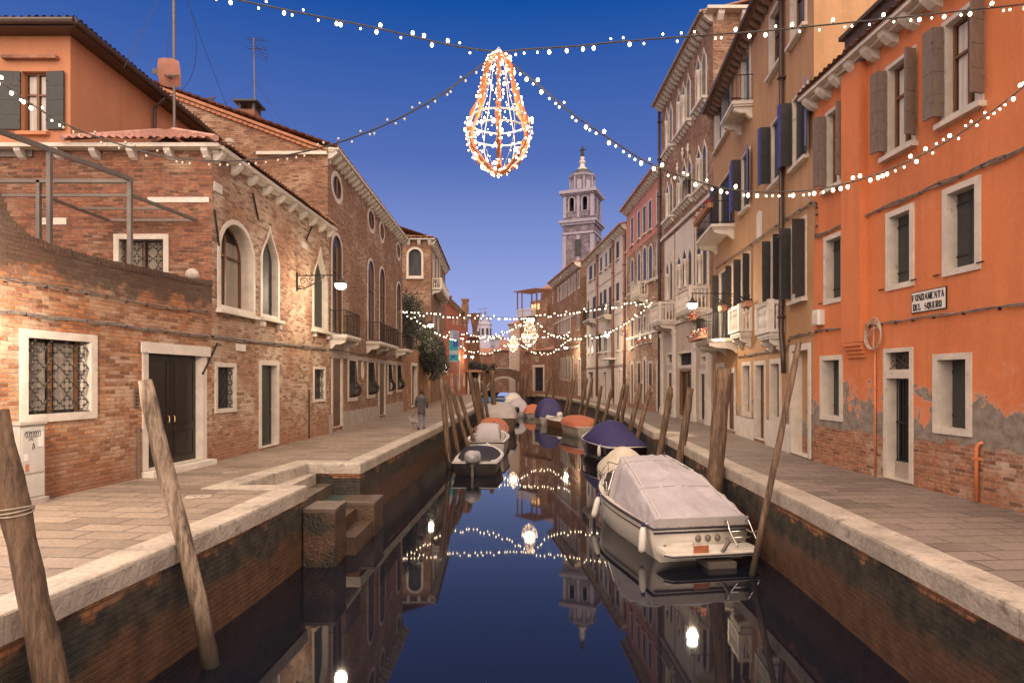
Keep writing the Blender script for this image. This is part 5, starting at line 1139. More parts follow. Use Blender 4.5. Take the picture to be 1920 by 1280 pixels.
for (i, j) in ((0, 1), (2, 4), (5, 6), (7, 8), (9, 11), (12, 13)):
    a = infG[i][0]; b = infG[j][1]; z = infG[i][2]
    m = MB(); m.box(a - .15, b + .15, -.3, -.002, z - .14, z); corbels(m, a, b, z - .14, .25, .5, .25, .12); m.build('sill_shelf', STONE, rootG, fG.fr)
m = MB(); m.smooth = True      # columns between the lights, with capitals and finials
for i, j in ((0, 1), (2, 3), (3, 4), (5, 6), (7, 8), (9, 10), (10, 11), (12, 13), (14, 15), (16, 17), (17, 18), (19, 20)):
    x = (infG[i][1] + infG[j][0]) / 2; z0 = infG[i][2]; z1 = z0 + (infG[i][3] - z0) * .60; m.lathe([(.13, 0), (.13, .12), (.09, .18), (.085, z1 - z0 - .3), (.11, z1 - z0 - .26), (.17, z1 - z0), (.17, z1 - z0 + .06)], (x, -.12, z0), 8)
for i in (9, 10, 11): x = (infG[i][0] + infG[i][1]) / 2; z = infG[i][3]; m.lathe([(.05, -.2), (.04, .15), (.11, .3), (.04, .42), (.08, .52), (.02, .62)], (x, -.1, z), 8)
explode(m.build('column', STONE_W, rootG, fG.fr))
a = infG[16][0]; b = infG[18][1]; balcony(rootG, fG, 7.3, 9.7, 5.66, 1.0, 'stone', 1.15, corb=3, slab=STONE_W)
a = infG[19][0]; b = infG[20][1]; balcony(rootG, fG, 1.2, 3.5, 5.66, 1.0, 'stone', 1.15, corb=3, slab=STONE_W)
s = fG.at(1240.5, 712)[0]; pipe('dark downpipe on the left edge of the gothic palace', fG, [(s, -.15, 19.6), (s, -.15, .3)], .09, PIPE_BR)
def awning(label, fac, p, w_, mat=CANV_BL):
    m = MB(); x, y, z = p; m.add([(x - w_ / 2, -.1, z), (x + w_ / 2, -.1, z), (x + w_ / 2, -.8, z - .8), (x - w_ / 2, -.8, z - .8), (x - w_ / 2, -.1, z - .03), (x + w_ / 2, -.1, z - .03), (x + w_ / 2, -.8, z - .83), (x - w_ / 2, -.8, z - .83)], [(0, 1, 2, 3), (7, 6, 5, 4), (0, 3, 7, 4), (1, 5, 6, 2), (2, 6, 7, 3)]); o = m.build('awning', mat, fr=fac.fr, recenter=True); tag(o, label, 'awning')
awning('small pale green awning below the triple pointed window of the gothic palace', fG, (infG[11][1] - .5, 0, infG[11][2] + 1.5), 1.2, plain('mint canvas', (.25, .5, .42), .8, .1))

# --- pink and brick house
r4 = dict(t=.13, dep=.02, p=.02, fill='glass', nobars=1, sill=.05); a4 = dict(t=.16, dep=.02, p=.02, fill='glass', nobars=1, sill=.05)
rootP, fP, infP = building('pink_brick_house', 'narrow brick house with a pink top storey and arched windows', (50.2, 9.4), (39.85, 9.7), 15.9, BR_PALE, [
    W_('rect', 1182.5, 1188, 406, 460, **r4), W_('rect', 1195, 1201, 394, 449, **r4), W_('rect', 1205, 1211.6, 384, 440, **r4), W_('rect', 1215.3, 1222.5, 374, 432, **r4), W_('rect', 1231, 1237, 356, 419, **r4),
    W_('arch', 1182.5, 1189, 483, 532, **a4), W_('arch', 1195, 1201.6, 471, 532, **a4), W_('arch', 1205, 1213, 460, 529, **a4), W_('arch', 1215.6, 1224, 456, 527, **a4), W_('arch', 1231, 1238.5, 446, 521, **a4),
    W_('rect', 1183, 1189, 597, 653, **r4), W_('rect', 1196, 1202, 593, 645, **r4), W_('rect', 1206, 1212, 590, 642, **r4), W_('rect', 1216, 1222, 587, 640, **r4),
    D_('arch', 1182, 1189, 676, 756, t=.25, dep=.05, fill='plain', pm=DOOR_BR), W_('rect', 1194.6, 1202, 677, 735, **r4), D_('arch', 1205, 1212.6, 667, 757, t=.25, dep=.05, fill='plain', pm=DOOR_BR), W_('rect', 1215.6, 1223.5, 677, 733, **r4), D_('arch', 1231, 1239.3, 673, 772, t=.25, dep=.05, fill='plain', pm=DOOR_BR)],
    depth=10, rise=1.5, st=.55, proj=.5, ch=.35, cw=.2, wm=STONE_W, cat='house', group=G_HR, bands=((5.4, .18, .08, STONE), (9.0, .14, .06, STONE)))
hl = [shape('rect', r[0] + .02, r[1] - .02, r[2] + .02, r[3] - .02) for r in infP[:5]]; m = MB(); m.holed([(.01, 12.1), (fP.L - .01, 12.1), (fP.L - .01, 15.75), (.01, 15.75)], hl, -.015); m.build('pink_render', PL_PK, rootP, fP.fr)
a = infP[6][0]; b = infP[8][0]; balcony(rootP, fP, 4.7, 6.9, 8.15, .7, 'stone', 1.0, corb=2, slab=STONE_W)
for i, l in ((11, 'terracotta flower pot on the left sill of the pink house'), (12, 'terracotta flower pot on the middle sill of the pink house'), (13, 'terracotta flower pot on the right sill of the pink house')):
    r = infP[i]; flowerbox(l, fP, r[0], r[1], -.2, r[2], 20, 2)
# --- white house
def sh(k=1): return (('L', 174, .42, SH_BK), ('R', 174, .42, SH_BK)) if k else ()
def ww(xl, xr, yt, yb, k=0): return W_('rect', xl, xr, yt, yb, t=.11, dep=.015, p=.015, fill='plain', pm=SH_DK if k else GLASS, sill=.04)
rootW, fW, infW = building('white_house', 'pale plastered house with dark shutters and three red downpipes', (67, 8.15), (50.3, 9.38), 14.9, PL_WH, [
    ww(1104.6, 1111, 497, 526, 1), ww(1113.5, 1119.5, 491, 521, 1), ww(1125, 1129.6, 481, 510), ww(1134.6, 1139, 472, 503), ww(1142, 1148.6, 462, 496, 1), ww(1155, 1161.6, 451, 486, 1), ww(1170.5, 1175.3, 431, 474),
    ww(1101.5, 1105, 562, 592, 1), ww(1111, 1119, 554, 600, 1), ww(1124.5, 1129.4, 546, 575, 1), ww(1131.5, 1138, 541, 571, 1), ww(1141.5, 1149, 535, 592, 1), ww(1155, 1161.6, 528, 566, 1), ww(1168.5, 1175, 519, 560, 1),
    ww(1102, 1105.5, 628, 663), ww(1109, 1112.5, 627, 662), ww(1119.5, 1128, 624, 661, 1), ww(1131.5, 1139.2, 621, 660, 1), ww(1145, 1149, 617, 659), ww(1157, 1161, 611, 657), ww(1167, 1171.5, 604, 655),
    D_('rect', 1103, 1113, 694, 746, t=.2, fill='plain', pm=DOOR_BR), D_('rect', 1116, 1121, 694, 746, t=.2, fill='plain', pm=DOOR_BR), D_('rect', 1130, 1138, 692, 751, t=.3, fill='plain', pm=DOOR_BR), D_('arch', 1144, 1153.6, 688, 757, t=.2, fill='plain', pm=DOOR_BR), D_('rect', 1158, 1164, 690, 758, t=.2, fill='plain', pm=BLACK)],
    depth=10, rise=1.5, st=.8, proj=.5, ch=.35, cw=.25, cat='house', group=G_HR, bands=((3.4, .15, .08, STONE_D), (7.9, .12, .05, STONE_W), (11.4, .12, .05, STONE_W)))
a, b, z0, z1 = infW[8]; balcony(rootW, fW, a - .7, b + .5, z0, .95, 'iron', 1.0); a, b, z0, z1 = infW[11]; balcony(rootW, fW, a - .7, b + .5, z0, .95, 'iron', 1.0)
for px, l in ((1122, 'leftmost of the red downpipes on the white house'), (1151.8, 'middle red downpipe on the white house'), (1176.2, 'rightmost red downpipe beside the pink house')):
    s = fW.at(px, 712)[0]; s = min(s, fW.L - .12); pipe(l, fW, [(s, -.16, 14.7), (s, -.16, .6)], .11, PIPE_RD)
m = MB(); s = fW.at(1148, 712)[0]; m.box(s - 1.2, s + 1.2, -1.0, -.002, 4.0, 4.12); m.build('door_canopy', STONE, rootW, fW.fr)
# --- far brick palace
def fw(xl, xr, yt, yb, k='rect', **o): return W_(k, xl, xr, yt, yb, t=.2, dep=.02, p=.02, fill='plain', pm=GLASS, **o)
rootF, fF, infF = building('far_brick_palace', 'brick palace with a row of narrow white framed windows below the campanile', (83.4, 5.66), (68.1, 7.6), 15.2, BR_TALL, [
    fw(1045.3, 1047.7, 538, 566), fw(1050.8, 1053.3, 534, 563), fw(1055.2, 1058, 531, 560), fw(1060, 1062.8, 527, 557), fw(1065.3, 1068.2, 522, 554), fw(1070.6, 1073.6, 518, 550), fw(1076, 1079, 514, 546), fw(1083.6, 1087.4, 507, 541),
    fw(1046, 1048.2, 598, 626, 'arch'), fw(1051.5, 1053.7, 595, 626, 'arch'), fw(1055, 1057.5, 594, 626, 'arch'), fw(1058.6, 1061, 592, 625, 'arch'), fw(1062.4, 1065, 590, 625, 'arch'), fw(1067, 1070, 588, 624, 'arch'), fw(1082, 1086, 590, 620),
    fw(1051.5, 1054.4, 670, 712, 'arch'), fw(1056, 1059, 669, 713, 'arch'), fw(1061, 1064.4, 668, 714, 'arch'), fw(1066.4, 1070, 667, 715, 'arch'), fw(1072, 1076, 666, 716, 'arch'), D_('arch', 1084, 1089, 668, 742, t=.25, fill='plain', pm=DOOR_BR)],
    depth=12, rise=1.4, st=.9, proj=.8, ch=.5, cw=.35, wm=STONE_W, cat='palace', group=G_HR, bands=((9.6, .2, .08, STONE_W), (5.9, .2, .08, STONE_D)))
# --- low building at the bend and houses behind
fl = Fac((96, 1.85), (90.5, 6.6)); rootL, fl, _ = building('low_corner_building', 'low brick building with a wide dark door at the bend of the canal', (97, 1.95), (90.5, 6.0), 6.6, BR_FAR, [D_('rect', 999, 1021, 684, 733, t=.35, dep=.3, lm=DOOR_BK), W_('rect', 1005, 1010, 669, 677, fill='plain', t=.1)], depth=6, rise=.8, st=1.6, proj=.3, ch=.2, cat='building', group=G_HR)
root, ft, _ = building('terrace_house', 'brick house with tiled roof behind a wooden roof terrace', (100, 4.7), (97.6, 8.5), 16.8, BR_FAR, [fw(1023, 1026, 600, 615), fw(1034, 1037, 556, 570), fw(1024, 1027, 640, 660)], depth=10, rise=2.0, st=1.2, proj=.5, cat='house', group=G_HR)
root, fu, _ = building('balcony_house', 'brick house carrying a wooden roof terrace at the end of the canal', (98.6, 1.2), (94.2, 4.9), 12.1, BR_FAR, [fw(985, 988, 640, 655), fw(1000, 1004, 640, 655), fw(990, 994, 610, 622), fw(1004, 1008, 608, 622)], depth=4, flat=True, cb=False, cat='house', group=G_HR)
L_ = fu.L
t = thing('roof_terrace', 'wooden roof terrace with white balustrade and a lit room', 'terrace', fr=fu.fr @ Matrix.Translation((0, 0, 12.12)))
m = MB(); m.box(-.2, L_ * .8, -.6, 3, 0, .15); m.build('deck', STONE_D, t); m = MB()
for i in range(13): m.box(i * L_ * .8 / 13, i * L_ * .8 / 13 + .12, -.55, -.45, .15, 1.1)
m.box(-.1, L_ * .8, -.6, -.4, 1.1, 1.25); m.build('balustrade', STONE_W, t); m = MB()
for x in (.0, 1.1, L_ * .8): m.box(x - .08, x + .08, -.5, -.34, .15, 4.1); m.box(x - .08, x + .08, 2.6, 2.76, .15, 4.1)
for i in range(7): m.box(-.5, L_ * .85, -.8 + i * .55, -.7 + i * .55, 4.1, 4.25)
m.build('pergola', SH_BN, t); MB().box(1.3, L_ * .7, 1.2, 2.4, .16, 2.7).build('room', BR_FAR, t); m = MB()
for i in range(3): m.box(1.6 + i * .7, 2.05 + i * .7, 1.15, 1.19, 1.2, 2.1)
explode(m.build('lit_window', GLOW3, t))
for xx, hh, zz in ((2.0, 9, 8.), (2.9, 8, 7.)): pass
root, fv, _ = building('pink_gabled_house', 'small pinkish gabled house behind the bridge', (128, -4.2), (126, .9), 8.2, BR_FAR, [fw(930, 934, 690, 700), fw(940, 944, 690, 700), fw(950, 953, 690, 700)], depth=9, rise=1.2, cat='house', cb=False, group='small houses behind the bridge')  # wall colour darkened to stand in for shade under the bridge arch
root, fv, _ = building('tall_cream_house', 'narrow cream house left of the canal bend behind the bridge', (121, -.6), (118, 2.2), 13., PL_CR, [fw(957, 960, 665, 676), fw(964, 967, 664, 675), fw(958, 961, 690, 700)], depth=9, rise=1.8, cat='house', cb=True, st=1.5, group='small houses behind the bridge')

# --- arched bridge
def arch_bridge():
    t = thing('bridge', 'small red brick footbridge with a pale arch over the canal', 'bridge', loc=(-2, 108, 0)); x0, x1 = -6.2, 2.6
    k = 18; m = MB(); P = []; rb = MB()
    def zt(x): u = (x - (x0 + x1) / 2) / ((x1 - x0) / 2); return 4.2 - 1.15 * u * u
    def za(x): u = (x + 1.4) / 3.6; return -1.6 + 4.1 * math.sqrt(max(0, 1 - u * u)) if abs(u) < 1 else -1.6
    for yf in (108.0, 111.0):
        for i in range(k):
            xa = x0 + (x1 - x0) * i / k; xb = x0 + (x1 - x0) * (i + 1) / k
            m.add([(xa, yf, za(xa)), (xb, yf, za(xb)), (xb, yf, zt(xb)), (xa, yf, zt(xa))], [(0, 1, 2, 3)]); m.add([(xa, yf + .3, zt(xa) - 1), (xb, yf + .3, zt(xb) - 1), (xb, yf + .3, zt(xb)), (xa, yf + .3, zt(xa))], [(3, 2, 1, 0)])
            m.add([(xa, yf, zt(xa)), (xb, yf, zt(xb)), (xb, yf + .3, zt(xb)), (xa, yf + .3, zt(xa))], [(0, 1, 2, 3)])
    for i in range(k):
        xa = x0 + (x1 - x0) * i / k; xb = x0 + (x1 - x0) * (i + 1) / k
        m.add([(xa, 108, za(xa)), (xb, 108, za(xb)), (xb, 111, za(xb)), (xa, 111, za(xa))], [(0, 1, 2, 3)]); m.add([(xa, 108, zt(xa) - .9), (xb, 108, zt(xb) - .9), (xb, 111, zt(xb) - .9), (xa, 111, zt(xa) - .9)], [(0, 1, 2, 3)])
    m.build('masonry', BR_FAR, t, I4)
    n = 22; vs = []; 
    for i in range(n + 1):
        a = math.pi * i / n; u = math.cos(a)
        for q in (1., 1.09): vs.append((-1.4 + 3.6 * u * q, 107.93, -1.6 + 4.1 * math.sin(a) * q))
    rb.add(vs, [(2 * i, 2 * i + 1, 2 * i + 3, 2 * i + 2) for i in range(n)]); rb.build('arch_ring', STONE_W, t, I4)
    rb = MB(); rb.tube([(x0 + (x1 - x0) * i / k, 107.98, zt(x0 + (x1 - x0) * i / k) + .03) for i in range(k + 1)], .13, 6); rb.build('coping', STONE_D, t, I4)
    rb = MB()
    for i in range(8): rb.box(-7.8 + i * .3, -6.2, 107.2 , 110.5, i * .18, (i + 1) * .18)
    rb.build('steps', STONE, t, I4)
arch_bridge()

# --- campanile
def campanile():
    D = 129.; sc = D / F; cx = (1092 - 960) * sc; rz = math.radians(28); z = lambda y: EYE + (712 - y) * sc
    t = thing('campanile', 'tall leaning campanile with an octagonal top and statue', 'bell tower', loc=(cx, D, 0), rz=math.radians(-22)); H = 3.25
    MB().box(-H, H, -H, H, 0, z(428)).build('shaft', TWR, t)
    m = MB()
    for sx in (-1, 0, 1):
        for f_ in range(4):
            R = Matrix.Rotation(f_ * math.pi / 2, 4, 'Z'); m.box(sx * (H - .35) - .35, sx * (H - .35) + .35, -H - .14, -H - .002, 0, z(447), R)
    for f_ in range(4): R = Matrix.Rotation(f_ * math.pi / 2, 4, 'Z'); m.box(-H, H, -H - .2, -H - .141, z(445), z(441), R)
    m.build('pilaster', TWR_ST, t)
    m = MB()
    for f_ in range(4):
        R = Matrix.Rotation(f_ * math.pi / 2, 4, 'Z'); m.box(-.6, .6, -H - .25, -H - .15, z(486), z(455), R); 
    m.build('window', GLASS, t)
    m = MB(); m.box(-H - .35, H + .35, -H - .35, H + .35, z(428), z(424)); m.box(-H - .7, H + .7, -H - .7, H + .7, z(424) + .001, z(419)); m.build('cornice', TWR_ST, t)
    h = H - .12; 
    for f_ in range(4):
        R = Matrix.Rotation(f_ * math.pi / 2, 4, 'Z'); m = MB(); hs = [shape('arch', sx * 1.4 - .5, sx * 1.4 + .5, z(404), z(377)) for sx in (-1, 1)]
        m.holed([(-h, z(419)), (h, z(419)), (h, z(372)), (-h, z(372))], hs, -h); 
        for s_ in hs: m.skirt(s_, -h, -h + .7)
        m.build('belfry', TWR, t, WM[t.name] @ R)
        m = MB()
        for sx in (-1, 1):
            O_ = shape('arch', sx * 1.4 - .75, sx * 1.4 + .75, z(404), z(375)); I_ = shape('arch', sx * 1.4 - .5, sx * 1.4 + .5, z(404), z(377)); m.ring(O_, I_, -h - .08); m.skirt(O_, -h, -h - .08)
            for k in range(5): m.box(sx * 1.55 - .55 + k * .25, sx * 1.55 - .45 + k * .25, -h - .3, -h - .2, z(413), z(404))
            m.box(sx * 1.55 - .7, sx * 1.55 + .7, -h - .35, -h - .15, z(404), z(403))
        for sx in (-1, 0, 1): m.box(sx * (h - .28) - .28, sx * (h - .28) + .28, -h - .16, -h - .001, z(414), z(374))
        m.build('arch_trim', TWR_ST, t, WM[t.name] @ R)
    MB().box(-.9, .9, -.9, .9, z(419), z(374)).build('core', GLASS, t)
    m = MB(); m.lathe([(.5, 0), (.9, .2), (.5, 1.1), (.3, 1.5)], (0, -1.6, z(400)), 10); m.build('bell', IRON, t)
    m = MB(); m.box(-h - .2, h + .2, -h - .2, h + .2, z(373), z(370)); m.box(-h - .75, h + .75, -h - .75, h + .75, z(370) + .001, z(364)); 
    for f_ in range(4):
        R = Matrix.Rotation(f_ * math.pi / 2, 4, 'Z')
        for k in range(14): m.box(-h + k * .47, -h + k * .47 + .22, -h - .55, -h - .2, z(372), z(370), R)
    m.build('cornice', TWR_ST, t)
    M8 = Matrix.Rotation(math.pi / 8, 4, 'Z'); r8 = 2.55
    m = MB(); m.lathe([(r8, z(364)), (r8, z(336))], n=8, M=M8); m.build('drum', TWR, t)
    m = MB()
    for k in range(8):
        a = math.pi / 8 + k * math.pi / 4; x, y = math.cos(a) * r8, math.sin(a) * r8; m.tube([(x, y, z(364)), (x, y, z(336))], .2, 6)
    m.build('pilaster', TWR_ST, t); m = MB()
    for k in range(8):
        R = Matrix.Rotation(k * math.pi / 4, 4, 'Z'); m.prism(shape('arch', -.5, .5, z(359), z(342)), -r8 * .924 - .06, -r8 * .924 + .1); 
        m.v[-26:] = [tuple(R @ Vector(v)) for v in m.v[-26:]] if False else m.v[-26:]
        n = len(shape('arch', -.5, .5, 0, 1)) * 2; m.v[-n:] = [tuple(R @ Vector(v)) for v in m.v[-n:]]
    m.build('niche', TWR_ST, t)
    m = MB(); m.lathe([(r8 + .1, z(336)), (r8 + .35, z(334)), (r8 + .4, z(331)), (r8 + .1, z(331))], n=8, M=M8); m.build('cornice', TWR_ST, t)
    m = MB(); m.lathe([(r8 + .05, z(331)), (2.1, z(325)), (1.3, z(320)), (1., z(319))], n=12); m.build('dome', SH_DK, t)
    m = MB(); m.lathe([(1.0, z(320)), (1.0, z(316)), (.6, z(314)), (.45, z(308)), (.7, z(305)), (.7, z(303)), (.35, z(301)), (.5, z(297)), (.45, z(295)), (.2, z(294))], n=10); m.build('pedestal', STONE_W, t)
    m = MB(); zz = z(294); m.lathe([(.42, 0), (.36, .6), (.28, 1.1), (.38, 1.5), (.30, 1.75), (.1, 1.85), (.17, 2.0), (.17, 2.15), (.05, 2.3)], (0, 0, zz), 10)
    m.tube([(.3, 0, zz + 1.6), (.6, -.1, zz + 1.35), (.95, -.1, zz + 1.45)], [.12, .09, .06], 6); m.tube([(-.3, 0, zz + 1.6), (-.5, -.1, zz + 1.2), (-.25, -.3, zz + 1.1)], [.12, .09, .07], 6); m.build('statue', IRON, t)
campanile()
def church():
    D = 185.; sc = D / F; z = lambda y: EYE + (712 - y) * sc; X = lambda x: (x - 960) * sc
    t = thing('church', 'distant pale church with two blue domed bell towers', 'church', loc=(X(905), D, 0))
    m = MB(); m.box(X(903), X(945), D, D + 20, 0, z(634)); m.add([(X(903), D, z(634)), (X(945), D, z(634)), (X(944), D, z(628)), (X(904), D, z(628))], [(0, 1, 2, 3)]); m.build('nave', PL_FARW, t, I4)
    m = MB(); m.slab([(X(902), D - .6), (X(947), D - .6), (X(947), D + 20), (X(902), D + 20)], z(634), z(631)); m.add([(X(905), D - .5, z(650)), (X(931), D - .5, z(650)), (X(918), D - .5, z(645))], [(0, 1, 2)]); m.build('pediment', STONE_D, t, I4)
    m = MB()
    for px in (906, 914): m.box(X(px), X(px + 3), D - .05, D - .01, z(664), z(655))
    m.build('window', GLASS, t, I4)
    for cxp, yb, w_, yd, yt in ((899, 640, 11, 596, 574), (911, 640, 10.5, 603, 581)):
        m = MB(); r = w_ * sc; c = (X(cxp), D + 8 + (899 - cxp), 0); m.lathe([(r * 1.1, 0), (r * 1.1, z(612)), (r * 1.25, z(611)), (r * 1.25, z(608.5)), (r * .9, z(608)), (r * .9, z(yd + 1)), (r, z(yd + .5)), (r, z(yd))], c, 8); m.build('bell_tower', PL_FARW, t, I4)
        m = MB(); m.lathe([(r * .86, z(yd)), (r * .82, z(yd - 4)), (r * .55, z(yd - 7.5)), (r * .22, z(yd - 9)), (r * .2, z(yd - 14)), (r * .28, z(yd - 15)), (r * .1, z(yd - 18)), (.12, z(yd - 20)), (.1, z(yd - 25))], c, 14); m.build('dome', LEAD, t, I4)
        m = MB(); m.box(c[0] - .7, c[0] + .7, c[1] - .06, c[1] + .06, z(yd - 22.6), z(yd - 22)); m.build('cross', IRON, t, I4)
        m = MB()
        for k in range(8):
            R = Matrix.Translation(c) @ Matrix.Rotation(math.pi / 8 + k * math.pi / 4, 4, 'Z'); m.box(-.35, .35, -r * 1.1 * .924 - .08, -r * .9, z(630), z(618), R)
        m.build('belfry_opening', GLASS, t, I4)
church()
fn = [('darkened_far_house', 'long cream coloured house closing the view below the church', (150, -14), (150, -3.), 8.5, BR_DARK), ('far_brick_house', 'plain brick house far behind the bridge', (150, -3), (150, 8), 10.5, BR_FAR)]  # first house gets dark brick to paint the shade under the bridge arch
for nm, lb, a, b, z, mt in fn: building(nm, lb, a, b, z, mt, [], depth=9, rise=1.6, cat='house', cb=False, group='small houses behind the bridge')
# ================================================================ street lamps
def lamp_on_wall(label, px, py, lx, ly, fac, power=260, name='street_lamp'):
    """bracket fixed on the facade at pixel (px, py), lantern at the same depth"""
    s, z = fac.at(px, py); w = fac.fr @ Vector((s, 0, z)); d = w.y; X = (lx - 960) / F * d; zl = EYE + (712 - ly) / F * d
    dx = X - w.x; sg = 1 if dx > 0 else -1; L_ = abs(dx)
    t = thing('street_lamp', label, 'street lamp', fr=Matrix.Translation(w) @ Matrix.Rotation(0 if sg > 0 else math.pi, 4, 'Z'), group='bracket street lamps on the house walls')
    m = MB(); m.box(-.02, .04, -.04, .04, -.55, .12); m.tube([(0, 0, .0), (L_ + .05, 0, .03)], .022, 6)
    m.tube(spline([(.02, 0, -.48), (.35, 0, -.42), (.75, 0, -.2), (1.0, 0, -.01)], 5), .022, 6)
    for c, r, a0, a1 in (((.24, -.2), .17, 0, 7.5), ((.55, -.12), .10, 2, 9.5), ((.12, -.40), .07, 0, 7)):
        m.tube([(c[0] + r * (1 - .08 * k) * math.cos(a0 + k * .62), 0, c[1] + r * (1 - .08 * k) * math.sin(a0 + k * .62)) for k in range(12)], .014, 5)
    for k in range(4): m.ball((.12 + k * .22, 0, .05), .03, 6, 4)
    m.tube([(L_, 0, .03), (L_, 0, zl - z + .26)], .016, 6); m.build('bracket', IRON, t)
    m = MB(); m.smooth = True; h = zl - z; m.lathe([(.03, h + .30), (.05, h + .26), (.08, h + .16), (.24, h + .06), (.26, h + .02), (.23, h + .02)], (L_, 0, 0), 16, cap=False); m.build('lamp_shade', IRON, t)
    m = MB(); m.smooth = True; m.lathe([(.02, h - .16), (.12, h - .14), (.19, h - .06), (.20, h + .03), (.02, h + .04)], (L_, 0, 0), 14); g = m.build('globe', GLOW2, t)
    ld = bpy.data.lights.new('lamp_light', 'POINT'); ld.energy = power; ld.color = (1, .78, .55); ld.shadow_soft_size = .2; lo = bpy.data.objects.new('lamp_light', ld); COL.objects.link(lo); lo.parent = t; lo.location = (L_, 0, h - .32)
    return t
lamp_on_wall('glowing street lamp on a scrolled bracket between the pointed windows of the pale brick house', 556, 517, 639, 534, f1, 210)
lamp_on_wall('glowing street lamp on a scrolled bracket on the ochre house', 1382, 551, 1298, 571, fY, 220)
lamp_on_wall('street lamp at the edge of the white house beside the pink house', 1178, 620, 1137, 628, fP, 260)
lamp_on_wall('small far street lamp on the brick palace below the campanile', 1084, 645, 1061, 651, fF, 240)
lamp_on_wall('street lamp in front of the ivy on the garden wall', 786, 604, 808, 609, fb, 70)
# lamp over the near left pavement, on the low brick building, just outside the frame
w0 = f0.fr @ Vector((1.9, 0, 3.7))
def near_lamp():
    t = thing('street_lamp', 'wall lamp lighting the near left pavement', 'street lamp', fr=Matrix.Translation(w0), group='bracket street lamps on the house walls')
    m = MB(); m.tube([(0, 0, 0), (1.2, 0, .1)], .022, 6); m.tube([(0, 0, -.4), (.5, 0, -.1), (.8, 0, .05)], .02, 6); m.build('bracket', IRON, t)
    m = MB(); m.lathe([(.02, -.18), (.14, -.15), (.2, -.05), (.02, .02)], (1.2, 0, 0), 12); m.build('globe', GLOW2, t)
    ld = bpy.data.lights.new('lamp_light', 'POINT'); ld.energy = 420; ld.color = (1, .82, .66); ld.shadow_soft_size = .2; lo = bpy.data.objects.new('lamp_light', ld); COL.objects.link(lo); lo.parent = t; lo.location = (1.2, 0, -.35)
near_lamp()
def wall_light(label, p, en=60):
    t = thing('wall_light', label, 'wall light', loc=p, group='small lights along the canal'); m = MB(); m.smooth = True; m.ball((0, 0, 0), .16, 10, 7); m.build('globe', GLOW2, t); m = MB(); m.lathe([(.2, .14), (.1, .24), (.03, .3)], n=10); m.tube([(0, 0, .3), (0, .3, .35)], .02, 5); m.build('bracket', IRON, t)
    if en: ld = bpy.data.lights.new('lamp_light', 'POINT'); ld.energy = en; ld.color = (1, .74, .45); ld.shadow_soft_size = .2; lo = bpy.data.objects.new('lamp_light', ld); COL.objects.link(lo); lo.parent = t; lo.location = (0, -.3, -.2)
wall_light('low bright lamp at the end of the ivy covered wall', P3(834, 687, 57), 120)
wall_light('left one of the pair of far lamps right of the red house', P3(872, 668, 88), 100); wall_light('right one of the pair of far lamps right of the red house', P3(885.5, 669, 92), 100)
m = MB(); m.tube([(-6.35, 74, 0), (-6.35, 74, 4.6)], .1, 8); m.lathe([(.16, 0), (.16, .3), (.1, .5)], (-6.35, 74, 0), 8); o = m.build('lamp_post', STONE_W, recenter=True); tag(o, 'pale slender post standing in front of the red house', 'post')

# ================================================================ light strings and hanging light ornaments
def bulb_mesh(r, emis=True):
    m = MB(); m.smooth = True; m.ball((0, 0, 0), r, 8, 6, 1.25); m.k = 1; m.lathe([(r * .45, r * 1.0), (r * .4, r * 2.1)], n=6); me_o = m.build('bulb', [GLOW, CABLE_D]); me = me_o.data; del WM[me_o.name]; bpy.data.objects.remove(me_o); return me
BM_N, BM_B, BM_F, BM_FF = bulb_mesh(.014), bulb_mesh(.025), bulb_mesh(.033), bulb_mesh(.044)
BM_U = bulb_mesh(.017); BM_U.materials[0] = plain('unlit bulb', (.62, .56, .46), .3, .1, 9, 0)
def string_lights(label, D, pts, n, far=0, extra=None, power=0, unlit=2.):
    P = spline([P3(x, y, D) if not isinstance(x, Vector) else x for x, y in pts] + (extra or []), 12); mid = P[len(P) // 2]
    t = thing('light_string', label, 'string lights', loc=mid, group='strings of round bulbs over the canal'); m = MB(); m.tube(P, .013 if not far else .02, 5); m.build('cable', CABLE_D, t, I4)
    ln = [0]
    for a, b in zip(P, P[1:]): ln.append(ln[-1] + (b - a).length)
    tot = ln[-1]; random.seed(hash(label) % 1000 if False else len(label) * 7 + n); sk = MB()
    n = min(n, 100)
    for i in range(n):
        q = min(tot - .01, max(.01, tot * (i + .5 + random.uniform(-.38, .38)) / n)); j = max(k for k in range(len(ln)) if ln[k] <= q); f_ = (q - ln[j]) / max(1e-6, ln[j + 1] - ln[j]); p = P[j].lerp(P[j + 1], f_)
        up = random.choice((-1, -1, 1)); off = .06 * up * (1 if not far else 1.5)
        me = (BM_B if random.random() < .36 else BM_N) if not far else (BM_F if far == 1 else BM_FF)
        if (i + .5) / n > unlit: me = BM_U
        o = bpy.data.objects.new('bulb', me); COL.objects.link(o); o.parent = t; p2 = p + Vector((random.uniform(-.01, .01), random.uniform(-.01, .01), off)); Mb = Matrix.Translation(p2) @ (Matrix.Rotation(math.pi, 4, 'X') if up > 0 else I4); o.matrix_basis = WM[t.name].inverted() @ Mb; WM[o.name] = Mb
    return t
D0 = 9.5
S1 = [(-130, -150), (100, -72), (415, -6), (560, 24), (700, 52), (850, 86), (935, 97), (985, 93), (1080, 87), (1160, 79), (1300, 68), (1440, 58), (1560, 46), (1700, 32), (1830, 18), (1925, 8), (2010, -6)]
S2 = [(-112, 92), (-40, 132), (0, 152), (60, 196), (125, 234), (200, 263), (300, 291), (400, 302), (500, 297), (620, 272), (740, 226), (835, 172), (925, 105)]
